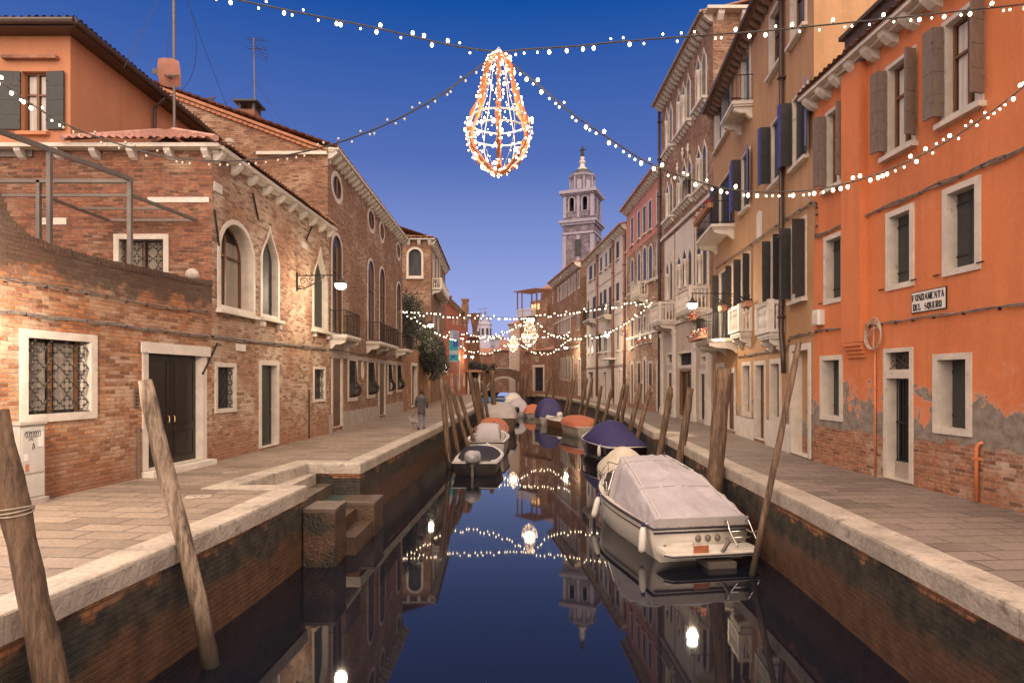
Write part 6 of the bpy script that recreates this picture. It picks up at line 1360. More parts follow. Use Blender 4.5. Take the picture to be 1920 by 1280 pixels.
S3 = [(945, 108), (1010, 160), (1075, 215), (1150, 265), (1215, 305), (1300, 338), (1380, 357), (1470, 360), (1550, 352), (1640, 328), (1740, 285), (1830, 230), (1925, 158), (2010, 78)]
string_lights('long top string of lights crossing the whole sky above the canal', D0, S1, 88)
string_lights('string of lights sagging from the hanging ornament down over the left brick houses', D0, S2, 64, unlit=.23)
string_lights('string of lights sagging from the hanging ornament across the orange building on the right', D0, S3, 86)
def ornament(label):
    t = thing('hanging_light_ornament', label, 'light ornament', loc=(0, 0, 0), group='pear shaped light ornaments hanging over the canal')
    prof = [(.03, 0), (.15, -.08), (.20, -.17), (.24, -.35), (.29, -.55), (.36, -.78), (.46, -1.0), (.50, -1.17), (.50, -1.28), (.45, -1.45), (.35, -1.6), (.2, -1.74), (.05, -1.84)]
    rnd = random.Random(4); pts_all = []
    for k in range(6):
        a = math.pi / 6 + k * math.pi / 3; P = [(r * math.cos(a), r * math.sin(a), z) for r, z in prof]; P = spline(P, 3); m = MB(); m.smooth = False
        random.seed(k); m.tube(P, [.028 * rnd.uniform(.8, 1.3) for _ in P], 8, jit=.45)
        for p in P:
            for q in range(9):
                d = Vector((rnd.uniform(-1, 1), rnd.uniform(-1, 1), rnd.uniform(-1, 1))).normalized(); e = d.orthogonal().normalized() * .007; q0 = Vector(p) + d * .045; m.add([Vector(p) + e, Vector(p) - e, q0], [(0, 1, 2)])
        m.build('tinsel_garland', TINSEL, t); pts_all += [p for p in P]
    m = MB(); m.smooth = True
    for z, r in ((-1.03, .475), (-1.22, .505)): m.tube([(r * math.cos(u * math.pi / 12), r * math.sin(u * math.pi / 12), z) for u in range(25)], .013, 6)
    for k in range(12): a = k * math.pi / 6; m.tube(spline([(r * .985 * math.cos(a), r * .985 * math.sin(a), z) for r, z in prof], 2), .006, 4)
    for k in range(4): a = k * math.pi / 2; m.tube([(0, 0, .12), (.15 * math.cos(a), .15 * math.sin(a), -.1)], .006, 4)
    m.build('frame', WHITE, t)
    m = MB()
    for i in range(420):
        p = rnd.choice(pts_all); k_ = rnd.random() ** .3; a = math.atan2(p[1], p[0]) + rnd.choice((rnd.uniform(-.08, .08), rnd.uniform(-.5, .5))); r = math.hypot(p[0], p[1]) * (1 if i % 3 else k_) + .02; m.ball((r * math.cos(a), r * math.sin(a), p[2] + rnd.uniform(-.05, .05)), rnd.choice((.007, .009, .012)), 5, 4)
    m.build('fairy_lights', GLOW, t)['kind'] = 'stuff'
    for i in range(100):
        p = rnd.choice(pts_all); a = rnd.uniform(0, 6.28) if i % 2 else math.atan2(p[1], p[0]) + rnd.uniform(-.12, .12); r = math.hypot(p[0], p[1]) + rnd.uniform(-.02, .05); o = bpy.data.objects.new('bulb', BM_N if rnd.random() < .8 else BM_B); COL.objects.link(o); o.parent = t
        if i < 18: r = .52; zz = rnd.choice((-1.03, -1.22)) + rnd.uniform(-.03, .03); a = i * 2.4
        else: zz = p[2] + rnd.uniform(-.04, .04)
        o.matrix_basis = Matrix.Translation((r * math.cos(a), r * math.sin(a), zz)); WM[o.name] = o.matrix_basis
    return t
orn = ornament('big pear shaped ornament of bulbs and orange tinsel hanging highest over the canal')
p = P3(935, 103, D0); fr_ = Matrix.Translation(p); orn.matrix_basis = fr_; 
for c in list(COL.objects):
    if c.parent == orn: WM[c.name] = fr_ @ c.matrix_basis
WM[orn.name] = fr_
ld = bpy.data.lights.new('ornament_light', 'POINT'); ld.energy = 40; ld.color = (1, .78, .5); ld.shadow_soft_size = .4; lo = bpy.data.objects.new('ornament_light', ld); COL.objects.link(lo); lo.parent = orn; lo.location = (0, 0, -1)
dup(orn, Matrix.Translation(P3(993, 598, 42)), 'second pear shaped light ornament, seen small before the roof terrace house')
dup(orn, Matrix.Translation(P3(962.5, 630, 73)) @ Matrix.Rotation(.4, 4, 'Z'), 'third and farthest light ornament, a small white oval beside the second')
string_lights('level string of lights crossing from the tall brick building to the pink house', 42, [(754, 587), (800, 590), (860, 593), (930, 595), (993, 595), (1040, 590), (1080, 584), (1128, 577), (1180, 571), (1223, 565)], 75, 1)
string_lights('sagging string of lights from the second ornament to the ivy covered wall', 42, [(756, 587), (782, 600), (810, 618), (841, 632), (875, 638), (915, 634), (955, 618), (990, 597)], 40, 1)
string_lights('sagging string of lights from the second ornament to the pink house', 42, [(996, 597), (1012, 612), (1030, 624), (1054, 631), (1078, 633), (1105, 632), (1128, 628), (1150, 617), (1180, 600), (1207, 580), (1222, 566)], 40, 1)
string_lights('far level string of lights through the third ornament', 73, [(838, 624), (876, 626), (910, 631), (962, 634), (1012, 631), (1050, 628), (1082, 621)], 42, 2)
string_lights('far sagging string of lights left of the third ornament', 73, [(838, 626), (850, 640), (870, 654), (898, 661), (918, 661), (943, 651), (962, 634)], 26, 2)
string_lights('far sagging string of lights right of the third ornament', 73, [(963, 634), (982, 652), (1006, 661), (1023, 663), (1041, 657), (1062, 642), (1082, 622)], 26, 2)
string_lights('farthest string of lights rising toward the low corner building', 90, [(905, 640), (925, 634), (950, 622), (970, 612), (995, 607)], 16, 2)

# ================================================================ mooring poles
rp_ = random.Random(11)
def pole(label, d, xb, yb, xt, yt, r, group, cut=.0):
    b = P3(xb, yb, d); tpt = P3(xt, yt, d); dr = (tpt - b); k = (-2.35 - b.z) / dr.z; b = b + dr * k; dr = tpt - b; n = 14; pts = []; rs = []
    wx = rp_.uniform(-1, 1) * .06 * min(1, r / .12); wy = rp_.uniform(-1, 1) * .03
    for i in range(n + 1):
        t = i / n; pts.append(b + dr * t + Vector((wx * math.sin(t * 5), wy * math.sin(t * 4), 0))); rs.append(r * (1.08 - .12 * t) * (1 + rp_.uniform(-.085, .085)) * (.82 if i == n else 1))
    pts[-1] = pts[-2].lerp(pts[-1], .98); st = random.getstate(); random.seed(int(xb * 7)); m = MB(); m.smooth = True; m.tube(pts, rs, 14, jit=.09); random.setstate(st)
    o = m.build('mooring_pole', PILE_P if label.startswith('pale mooring') else PILE, fr=None, recenter=False)
    off = Vector((b.x, b.y, b.z)); o.data.transform(Matrix.Translation(-off)); o.matrix_basis = Matrix.Translation(off); o.data.transform(Matrix.Translation((0, 0, off.z))); o.matrix_basis = Matrix.Translation((off.x, off.y, 0))
    return tag(o, label, 'mooring pole', group)
GL, GR = 'mooring poles along the left quay', 'mooring poles along the right quay'
pole('thick weathered mooring pole leaning at the far left edge with a rope around it', 5.72, 98, 1280, -12, 770, .125, GL)
pole('pale mooring pole leaning in front of the black double door', 8.15, 388, 1240, 279, 712, .105, GL)
GLs = [('leftmost pole of the group behind the walking person', 26.5, 842, 860, 827, 709, .12), ('pole leaning close beside the leftmost one near the walking person', 27.5, 858, 840, 835, 712, .10), ('third of the four poles beside the outboard boat', 29, 873, 826, 847, 725, .10), ('fourth of the four poles beside the outboard boat', 31, 883.5, 811, 856, 723, .10),
    ('tall pole at the left of the far bundle of poles', 38, 897, 793, 881, 695, .14), ('thin pole in the far bundle just left of its middle', 40, 903, 790, 888, 708, .11), ('middle pole in the far bundle beside the grey covered boat', 41, 907, 790, 895, 709, .11), ('right hand pole in the far bundle by the blue covered boat', 43, 914, 773, 902, 713, .11), ('thick upright pole in front of the dark grey covered boat', 45, 926, 783, 923, 694, .19), ('thin pole behind the thick upright one', 62, 915, 755, 908, 706, .12)]
for l, d, a, b, c, e, r in GLs: pole(l, d, a, b, c, e, r, GL)
GRs = [('slim tall pole leaning before the walled doorway of the ochre house', 12.0, 1424, 1010, 1498, 640, .058), ('very thick pole in front of the ochre house behind the white covered boat', 15.4, 1340, 905, 1357, 690, .20), ('grey pole just behind the white covered boat, left of the very thick one', 20.3, 1277, 857, 1293, 727, .125), ('pole standing at the gap of the right quay', 23.2, 1238, 853, 1256, 725, .12),
    ('orange brown pole right of the navy boat', 28.5, 1193, 834, 1219, 722, .105), ('slanting pole behind the navy boat', 31, 1180, 814, 1202, 718, .12), ('right one of the two close poles behind the navy boat', 33.5, 1164, 798, 1176, 722, .105), ('left one of the two close poles behind the navy boat', 34.5, 1155, 792, 1169, 720, .11), ('dark pole right of the orange covered boat', 37, 1132, 790, 1147.5, 725, .11), ('dark pole behind the orange covered boat', 40, 1118, 781, 1129, 723, .11),
    ('pale thin pole between purple and orange boats', 45, 1098, 775, 1110, 708, .11), ('thin pole left of the pale one behind the orange boat', 47, 1088, 773, 1100, 708, .11), ('right pole of the pair behind the purple boat', 54, 1067, 763, 1079, 708, .12), ('left pole of the pair behind the purple boat', 56, 1062, 761, 1073, 708, .12), ('upright tall pole before the far brick palace', 66, 1037, 747, 1037, 688, .12), ('leaning pole before the low corner building', 68, 1023, 751, 1030, 708, .12),
    ('pole nearest the wide dark door at the canal bend', 84, 985, 735, 991, 698, .15), ('first of the close far poles at the canal bend', 88, 975, 733, 973, 694, .17), ('second of the close far poles at the canal bend', 90, 979, 733, 981, 702, .15), ('third of the close far poles at the canal bend', 92, 969, 733, 968, 692, .17)]
for l, d, a, b, c, e, r in GRs: pole(l, d, a, b, c, e, r, GR)
# rope around the first pole
m = MB(); c = P3(28, 960, 5.72)
for k in range(3): m.tube([c + Vector((.145 * math.cos(u * .4), .145 * math.sin(u * .4), .02 * k + .02 * math.sin(u * .4 + k))) for u in range(17)], .008, 5)
m.tube(spline([c + Vector((-.1, -.1, 0)), c + Vector((-.35, -.05, -.12)), c + Vector((-.9, 0, -.2))], 5), .008, 5); o = m.build('rope', plain('pale rope', (.42, .34, .26), .8, .3, 20, .4), recenter=True); tag(o, 'thin pale rope tied around the thick left pole', 'rope')

# ================================================================ boats
def hull(m, Lb, Wb, H, bow=.35, tr=.92, flare=.12, n=16, k0=0):
    """stern at y=0, bow at y=Lb; returns sheer line"""
    S = []; rings = []
    for i in range(n + 1):
        t = i / n; u = max(0, (t - .42) / .58); w = Wb / 2 * (tr + (1 - tr) * min(1, t / .35)) * (1 - u ** 2.3) ; w = max(w, .012); hz = H * (1 + bow * t ** 2.2); rake = .0
        sec = [(w, hz), (w * (1 - flare * .35), hz * .55), (w * (1 - flare), .02), (w * .72, -.20), (0, -.34 + .15 * t)]
        sh = [Lb * t + (Lb * .05 * u * u) * (z / max(hz, .01)) for _, z in sec]
        row = [Vector((x, y, z)) for (x, z), y in zip(sec, sh)] + [Vector((-x, y, z)) for (x, z), y in list(zip(sec, sh))[-2::-1]]
        rings.append(row); S.append(row[0])
    k = len(rings[0]); vs = [p for r in rings for p in r]; m.add(vs, [(i * k + j, i * k + j + 1, (i + 1) * k + j + 1, (i + 1) * k + j) for i in range(n) for j in range(k - 1)] + [tuple(range(k))])
    return S
def boat(name, label, cat, stern, head, Lb, Wb, H, mats, cover=None, open_=True, rail=False, outboard=None, fend=0, bow=.35, tr=.92, td=.72, strake=STRIPE, grp='boats moored along the canal', inset=.15, cwid=1.):
    """stern = (X, depth) ; head = heading to the left in degrees"""
    fr = Matrix.Translation((stern[0], stern[1], -1.6)) @ Matrix.Rotation(math.radians(head), 4, 'Z'); t = thing(name, label, cat, fr=fr, group=grp)
    m = MB(); m.smooth = True; S = hull(m, Lb, Wb, H, bow, tr); h = fixnormals(m.build('hull', mats[0], t))
    m = MB(); m.smooth = True; R = [p + Vector((.015, 0, -.03)) for p in S]; Lf = [Vector((-p.x, p.y, p.z)) for p in R]; m.tube(R[:-1] + [Vector((0, R[-1].y + .02, R[-1].z))] + Lf[-2::-1], .028, 6); m.tube([R[0], Lf[0]], .028, 6); m.build('rub_rail', strake, t)
    n = len(S); g = inset; m = MB(); io = []
    for p in S: io.append(Vector((max(.0, p.x - g), p.y, p.z + .012)))
    kd = int(td * (n - 1))
    for i in range(n - 1):
        a, b = S[i] + Vector((0, 0, .012)), S[i + 1] + Vector((0, 0, .012)); ia, ib = io[i], io[i + 1]; mx = lambda v: Vector((-v.x, v.y, v.z))
        if i < kd:
            m.add([a, b, ib, ia], [(0, 1, 2, 3)]); m.add([mx(a), mx(b), mx(ib), mx(ia)], [(3, 2, 1, 0)])
            if open_: m.add([ia, ib, Vector((ib.x, ib.y, .12)), Vector((ia.x, ia.y, .12))], [(0, 1, 2, 3)]); m.add([mx(ia), mx(ib), Vector((-ib.x, ib.y, .12)), Vector((-ia.x, ia.y, .12))], [(3, 2, 1, 0)]); m.add([Vector((ia.x, ia.y, .12)), Vector((ib.x, ib.y, .12)), Vector((-ib.x, ib.y, .12)), Vector((-ia.x, ia.y, .12))], [(0, 1, 2, 3)])
            else: m.add([ia, ib, mx(ib), mx(ia)], [(0, 1, 2, 3)])
        else: c0 = Vector((0, a.y, a.z + .05)); c1 = Vector((0, b.y, b.z + .05)); m.add([a, b, c1, c0], [(0, 1, 2, 3)]); m.add([mx(a), mx(b), c1, c0], [(3, 2, 1, 0)])
    a = S[0] + Vector((0, 0, .014)); m.add([a, Vector((-a.x, a.y, a.z)), Vector((-a.x + g, a.y + g, a.z)), Vector((a.x - g, a.y + g, a.z))], [(0, 1, 2, 3)])
    ia = io[0]; m.add([Vector((ia.x, g, ia.z)), Vector((-ia.x, g, ia.z)), Vector((-ia.x, g, .12)), Vector((ia.x, g, .12))], [(0, 1, 2, 3)])
    ii = io[kd]; m.add([ii, Vector((-ii.x, ii.y, ii.z)), Vector((-ii.x, ii.y, .12)), Vector((ii.x, ii.y, .12))], [(0, 1, 2, 3)])
    fixnormals(m.build('deck', mats[1], t))
    def sheer(y):
        for p, q in zip(S, S[1:]):
            if p.y <= y <= q.y: f_ = (y - p.y) / (q.y - p.y); return p.lerp(q, f_)
        return S[-1] if y > S[-1].y else S[0]
    if cover:
        y0, y1, peak, mt, sh_ = cover[:5]; m = MB(); m.smooth = True; nn = 14; kk = 12; rows = []
        prof_ = cover[5] if len(cover) > 5 else None
        for i in range(nn + 1):
            u = i / nn; y = y0 + (y1 - y0) * u; s = sheer(y); wv = s.x * cwid + .05 - (inset * .5 if inset > .2 else 0)
            ph = peak * (math.sin(math.pi * min(1, max(0, u))) ** .55 if prof_ is None else None) if prof_ is None else 0
            if prof_:
                for (ua, ha), (ub, hb) in zip(prof_, prof_[1:]):
                    if ua <= u <= ub: ph = ha + (hb - ha) * (u - ua) / (ub - ua) if ub > ua else ha
            row = []
            for j in range(kk + 1):
                a = math.pi * j / kk; ca, sa = math.cos(a), math.sin(a); x = wv * math.copysign(abs(ca) ** sh_, ca); zz = s.z - .07 + (ph + .08) * abs(sa) ** (sh_ * 1.1 + .25)
                q = Vector((x, y, zz)); q.z += .018 * noise.noise(Vector((x * 3 + stern[1], y * 1.5, 0))) * (1 if 0 < j < kk else 0); row.append(q)
            rows.append(row)
        vs = [p for r in rows for p in r]; K = kk + 1; m.add(vs, [(i * K + j, i * K + j + 1, (i + 1) * K + j + 1, (i + 1) * K + j) for i in range(nn) for j in range(kk)] + [tuple(range(K)), tuple(nn * K + j for j in range(kk, -1, -1))])
        fixnormals(m.build('cover', mt, t))
    if outboard:
        x, sc_, mt = outboard; q = S[0].z; m = MB(); m.smooth = True; M = Matrix.Translation((x, -.12, q)) @ Matrix.Rotation(math.radians(-12), 4, 'X')
        m.lathe([(.06 * sc_, -.05), (.17 * sc_, 0), (.20 * sc_, .18), (.19 * sc_, .36), (.13 * sc_, .46), (.02, .49)], n=12, M=M @ Matrix.Diagonal((1, 1.35, 1, 1))); ob = m.build('outboard_motor', mt, t)
        m = MB(); m.box(x - .05, x + .05, -.24, -.06, -.35, q); m.box(x - .10, x + .10, -.1, .06, q - .15, q + .06); m.box(x - .02, x + .02, -.42, -.08, -.36, -.30); m.build('motor_leg', STEEL, ob, fr)
    if rail:
        m = MB(); m.smooth = True; P = []
        for i in range(int(.62 * (n - 1)), n): p = S[i]; P.append(Vector((max(0, p.x - .08), p.y - .04, p.z + .34)))
        Q = [Vector((-p.x, p.y, p.z)) for p in P]; m.tube([P[0] - Vector((0, 0, .33))] + P + Q[::-1] + [Q[0] - Vector((0, 0, .33))], .014, 6)
        for p in P[1::2] + Q[1::2]: m.tube([p, p - Vector((0, 0, .33))], .011, 5)
        m.build('bow_rail', CHROME, t)
    for k in range(fend):
        s = sheer(Lb * (.15 + .4 * k)); m = MB(); m.smooth = True; x = -s.x - .09; m.lathe([(.02, -.50), (.07, -.46), (.085, -.4), (.085, -.12), (.06, -.05), (.02, 0)], (x, s.y, s.z - .02), 10); m.tube([(x, s.y, s.z - .02), (x + .1, s.y, s.z + .05)], .008, 4); m.build('fender', WHITE, t)
    return t, S, sheer, fr
CANV_K = plain('black canvas', (.016, .013, .022), .7, .3, 2, .3)
# --- the big cabin boat (nearest)
t, S, sheer, fr = boat('cabin_motorboat', 'large white cabin motorboat under a lilac grey canvas cover, nearest on the right', 'boat', (4.0, 12.95), 9.5, 5.9, 2.25, .72, (GEL, GEL), open_=False, rail=True, fend=0, bow=.28, tr=.95, td=.60)
m = MB(); m.smooth = False      # canvas tent
rows = []
st_ = [(.02, 1.06, .16, .95), (.55, 1.07, .36, .90), (1.2, 1.07, .58, .85), (2.0, 1.06, .82, .78), (2.7, 1.02, .94, .72), (3.15, .98, 1.0, .68), (3.2, .97, 1.0, .66)]
for y, w_, h_, tp in st_:
    z0 = sheer(y).z + .03; row = []
    for x, zz in ((-w_, -.07), (-w_ * .995, .02), (-w_ * (tp + (1 - tp) * .5), h_ * .5 + .02), (-w_ * tp, h_ - .03), (-w_ * tp * .9, h_), (-w_ * .35, h_ + .015), (0, h_ + .03), (w_ * .35, h_ + .015), (w_ * tp * .9, h_), (w_ * tp, h_ - .03), (w_ * (tp + (1 - tp) * .5), h_ * .5 + .02), (w_ * .995, .02), (w_, -.07)):
        row.append(Vector((x, y, z0 + zz)))
    rows.append(row)
# subdivide along and across with fold wrinkles
def refine(rows, a=6, b=5):
    out = []
    for i in range(len(rows) - 1):
        for s in range(a):
            t_ = s / a; out.append([p.lerp(q, t_) for p, q in zip(rows[i], rows[i + 1])])
    out.append(rows[-1]); res = []
    for r in out:
        q = []
        for j in range(len(r) - 1):
            for s in range(b): q.append(r[j].lerp(r[j + 1], s / b))
        q.append(r[-1]); res.append(q)
    return res
rr = refine(rows, 7, 5); K = len(rr[0]); vs = []
for i, r in enumerate(rr):
    for j, p in enumerate(r):
        nn_ = noise.noise(Vector((p.x * 2.2 + p.y * 1.1, p.y * .55 - p.x * .4, p.z * .5))); n3_ = noise.noise(Vector((p.x * 5 - p.y * .9, p.y * .9, 3))); w_ = .034 * (1 - min(1, abs(nn_) * 4)) ** 2 + .024 * (1 - min(1, abs(n3_) * 4)) ** 2 - .012 + .02 * noise.noise(p * 1.4); 
        sag = -.05 * math.sin(math.pi * min(1, max(0, (abs(p.x) - .1) / .9))) * (1 if j > 12 and j < K - 12 else 0)
        vs.append(p + Vector((0, 0, w_ + sag * .4)) + Vector((w_ * .8 * (1 if p.x > 0 else -1), 0, 0)))
m.smooth = True; m.add(vs, [(i * K + j, i * K + j + 1, (i + 1) * K + j + 1, (i + 1) * K + j) for i in range(len(rr) - 1) for j in range(K - 1)] + [tuple(range(K)), tuple((len(rr) - 1) * K + j for j in range(K - 1, -1, -1))])
fixnormals(m.build('canvas_cover', CANV, t))
m = MB(); m.box(-1.065, 1.065, -.012, .0, sheer(.02).z - .05, sheer(.02).z + .18); m.build('cover_hem', CANV_G, t)
for yi in (14, 28):
    m = MB(); m.smooth = True; m.tube([p + Vector((0, 0, .006)) for p in rr[yi][4:-4]], .007, 4); m.build('seam', CANV_G, t)
for sx in (0, -1):
    m = MB(); m.smooth = True; j_ = 20 if sx == 0 else K - 21; m.tube([r[j_] + Vector((0, 0, .012)) for r in rr], .012, 5); m.build('piping', GEL, t)
for k in range(9):
    m = MB(); x = -1.0 + k * .25; m.lathe([(.018, 0), (.018, .012)], n=8, M=Matrix.Translation((x, -.014, sheer(.02).z - .005)) @ Matrix.Rotation(math.radians(90), 4, 'X')); m.build('snap_button', STEEL, t)
# cabin front with windows
z0 = sheer(3.6).z; m = MB(); P = [(3.22, .98, .62), (4.0, .84, .50), (4.8, .45, .12)]
vs = []
for y, w_, h_ in P: z = sheer(y).z; vs += [(-w_ * 1.02, y, z + .01), (-w_ * .78, y, z + h_), (w_ * .78, y, z + h_), (w_ * 1.02, y, z + .01)]
m.add(vs, [(0, 1, 5, 4), (4, 5, 9, 8), (1, 2, 6, 5), (5, 6, 10, 9), (2, 3, 7, 6), (6, 7, 11, 10), (8, 9, 10, 11)]); cab = m.build('cabin', GEL, t)
m = MB(); z = sheer(3.5).z
for sx in (-1, 1): m.add([(sx * 1.0 * .99, 3.3, z + .16), (sx * .80 * 1.0, 3.3, z + .60), (sx * .74, 3.95, z + .47), (sx * .87, 3.95, z + .14)], [(0, 1, 2, 3)])
for p in range(len(m.v)): m.v[p] = (m.v[p][0] * 1.02 + (.012 if m.v[p][0] > 0 else -.012), m.v[p][1], m.v[p][2])
m.build('cabin_window', GLASS, cab, fr)
m = MB(); m.tube([(-.95, 3.28, z + .15), (-.80, 3.28, z + .66), (.80, 3.28, z + .66), (.95, 3.28, z + .15)], .025, 6); m.tube(spline([(-.80, 3.28, z + .66), (-.70, 4.15, z + .40), (0, 4.5, z + .28), (.70, 4.15, z + .40), (.80, 3.28, z + .66)], 4), .015, 5); m.build('windscreen_frame', CHROME, t)
# stern details
zs = sheer(0).z; m = MB(); m.box(-1.07, 1.07, -.035, -.002, zs - .13, zs - .09); m.box(-.2, 1.07, -.03, -.002, zs - .04, zs - .015); m.build('stern_stripe', STRIPE, t)
m = MB(); m.slab([(-1.02, -.42), (-.88, -.56), (1.0, -.56), (1.08, -.44), (1.08, .0), (-1.02, .0)], .22, .29); m.box(-1.0, 1.05, -.44, -.001, .29, .33); m.slab([(-.62, -.2), (-.3, -.2), (-.2, -.01), (-.7, -.01)], .331, .40); m.build('swim_platform', GEL, t)
m = MB(); m.tube([(-1.02, -.42, .255), (-.88, -.57, .255), (1.0, -.57, .255), (1.08, -.44, .255)], .02, 6); m.build('platform_edge', STRIPE, t)
m = MB(); m.smooth = True
for x in (.52, 1.0): m.tube(spline([(x, -.02, zs + .08), (x, -.12, zs + .11), (x + (.03 if x > .7 else -.0), -.26, zs - .1), (x + .08, -.42, .36)], 4), .018, 6)
for f_ in (.35, .62): m.tube([(.53 + f_ * .07, -.15 - f_ * .2, zs - f_ * .42 + .06), (1.01 + f_ * .07, -.15 - f_ * .2, zs - f_ * .42 + .06)], .016, 5)
m.build('boarding_ladder', CHROME, t)
MB().box(-.40, -.08, -.475, -.46, .28, .44).build('name_plate', plain('orange brown plate', (.36, .12, .05), .6, .3, 8, .2), t)
for x in (-.22, .22, 0): m = MB(); m.lathe([(.065, 0), (.065, .02), (.045, .05), (.01, .07)], n=12, M=Matrix.Translation((x + .14, -.001, zs - .26)) @ Matrix.Rotation(math.radians(90), 4, 'X') @ Matrix.Diagonal((1, 1.2, 1, 1))); m.build('vent', STEEL, t)
for x in (-.82, .85): m = MB(); m.lathe([(.035, 0), (.035, .012)], n=10, M=Matrix.Translation((x, -.001, zs - .40)) @ Matrix.Rotation(math.radians(90), 4, 'X')); m.build('drain_port', BLACK, t)
m = MB(); m.box(-.15, .45, -.62, -.1, -.3, .12); m.box(-.05, .55, -.75, -.55, -.22, -.05); m.tube([(.2, -.5, .3), (.32, -.55, .52), (.3, -.5, .6)], .04, 6); m.build('stern_drive', STEEL, t)
for sx, ys in ((-1, 0.25), (-1, 3.35)):
    s = sheer(ys); m = MB(); m.smooth = True; x = -s.x - .12; tilt = Matrix.Translation((x, s.y, s.z - .02)) @ Matrix.Rotation(math.radians(14 if ys > 1 else 4), 4, 'Y'); m.lathe([(.025, -.56), (.065, -.52), (.078, -.46), (.078, -.12), (.055, -.05), (.025, 0)], n=12, M=tilt); m.tube([(x, s.y, s.z), (x + .15, s.y, s.z + .06)], .01, 4)
    fd = m.build('fender', WHITE, t); m = MB(); m.lathe([(.04, -.02), (.045, .04), (.02, .07)], (x, s.y, s.z), 8); m.build('fender_cap', CANV_B, fd, fr)
m = MB(); m.add([(-s_.x - .004, s_.y, s_.z - .16) for s_ in S[1:10]] + [(-s_.x - .004, s_.y, s_.z - .19) for s_ in S[1:10]], [(i, i + 1, i + 10, i + 9) for i in range(8)]); m.build('side_stripe', STRIPE, t)
# --- other boats
boat('covered_boat', 'small boat under a peaked cream cover between the navy boat and the large white one', 'boat', (4.35, 19.2), 9, 4.6, 1.75, .55, (BROWN_H, GEL_C), cover=(.2, 4.2, .8, CANV_C, 1.15, [(0, .15), (.55, .85), (.62, .85), (1, .1)]), tr=.85)
boat('navy_boat', 'black hulled boat with a stretched navy blue cover', 'boat', (5.35, 27.6), 12, 5.6, 2.35, .80, (NAVY, GEL), cover=(.0, 4.4, 1.0, CANV_B, 1.05, [(0, .10), (.10, .30), (.5, 1.0), (.62, 1.02), (1, .1)]), tr=.9, fend=1, strake=WHITE, bow=.2)
boat('orange_covered_boat', 'white boat under a bright orange cover, behind the navy boat', 'boat', (5.25, 40.2), 14, 5.2, 2.2, .72, (GEL_C, GEL), cover=(.1, 4.8, .55, CANV_O, .75), outboard=(.45, 1, BLACK), tr=.85, strake=WHITE)
boat('dinghy', 'small open white dinghy squeezed between orange and navy boats', 'boat', (5.25, 34.6), 14, 2.8, 1.25, .42, (GEL_C, GEL_C), tr=.8)
boat('wooden_boat', 'varnished brown wooden boat left of the orange covered one', 'boat', (4.75, 47.), 20, 5.0, 1.8, .6, (WOODH, GEL), tr=.8, strake=WHITE)
boat('purple_covered_boat', 'white boat with a round purple cover and white outboard motor', 'boat', (3.45, 51.5), 6, 5.4, 2.3, .62, (GEL, GEL), cover=(.4, 4.2, 1.55, CANV_B, .8), outboard=(.55, 1.3, WHITE), tr=.9, strake=WHITE)
boat('small_orange_boat', 'small boat with an orange cover and a white bundle, left of the purple one', 'boat', (2.3, 60.), 4, 4.4, 1.9, .5, (GEL_C, GEL), cover=(.8, 3.8, .8, CANV_O, .9), tr=.85)
# left group
boat('outboard_boat', 'white open boat with a navy cover and raised outboard motor, nearest on the left', 'boat', (-1.50, 24.4), -3, 5.2, 1.95, .52, (plain('two tone hull', (.055, .045, .042), .35, .3, 2, .1), GEL), cover=(.75, 3.3, .34, CANV_K, .7, [(0, .05), (.55, .42), (.72, .30), (1, .02)]), rail=False, outboard=(-.05, 1.7, plain('grey motor cowl', (.36, .34, .35), .3, .5, 6, .1)), tr=.88, strake=WHITE, inset=.26)
boat('sport_boat', 'white boat with a lilac covered console and a steel bow rail', 'boat', (-1.35, 30.0), -3, 5.6, 2.15, .75, (GEL, GEL), cover=(1.6, 3.0, .75, CANV, .35), rail=True, tr=.9, cwid=.55)
boat('orange_dome_boat', 'low boat under a rounded orange cover', 'boat', (-1.25, 36.5), 0, 5.0, 2.1, .7, (BROWN_H, GEL_C), cover=(.1, 4.6, .65, CANV_O, .85), tr=.85)
boat('grey_covered_barge', 'dark planked barge under an arched grey cover', 'boat', (-1.10, 43.0), -2, 7.0, 2.7, 1.1, (BROWN_H, GEL_C), cover=(.0, 6.4, 1.0, CANV_G, .7), tr=.95, bow=.15)
boat('blue_tarp_boat', 'narrow boat with a bright blue tarpaulin beside the far bundle of poles', 'boat', (-2.35, 55.), -4, 5.5, 1.8, .6, (CANV_BL, GEL), cover=(.1, 5.0, .55, CANV_BL, .8), tr=.85, strake=WHITE)
boat('grey_dome_boat', 'white boat with a domed grey cover and dark outboard in the middle of the canal', 'boat', (.6, 62.), 0, 5.2, 2.2, .6, (GEL, GEL), cover=(.2, 4.8, 1.25, CANV, .85), outboard=(-.1, 1.3, BLACK), tr=.9, strake=WHITE)
boat('red_boat', 'red brown boat with a white top beyond the domed grey one', 'boat', (.4, 80.), 4, 5.5, 2.4, .8, (CANV_O, GEL), cover=(2.0, 4.8, 1.2, GEL, .8), tr=.9)
boat('blue_dinghy', 'tiny bright blue dinghy under the footbridge', 'boat', (-1.2, 95.), 0, 4, 1.9, .5, (CANV_BL, CANV_BL), tr=.9)
boat('blue_white_boat', 'small blue and white boat left of the canal near the footbridge', 'boat', (-3.4, 84.), 0, 5, 2.1, .7, (GEL, CANV_BL), cover=(.3, 3.0, .7, CANV_BL, .8), tr=.9)

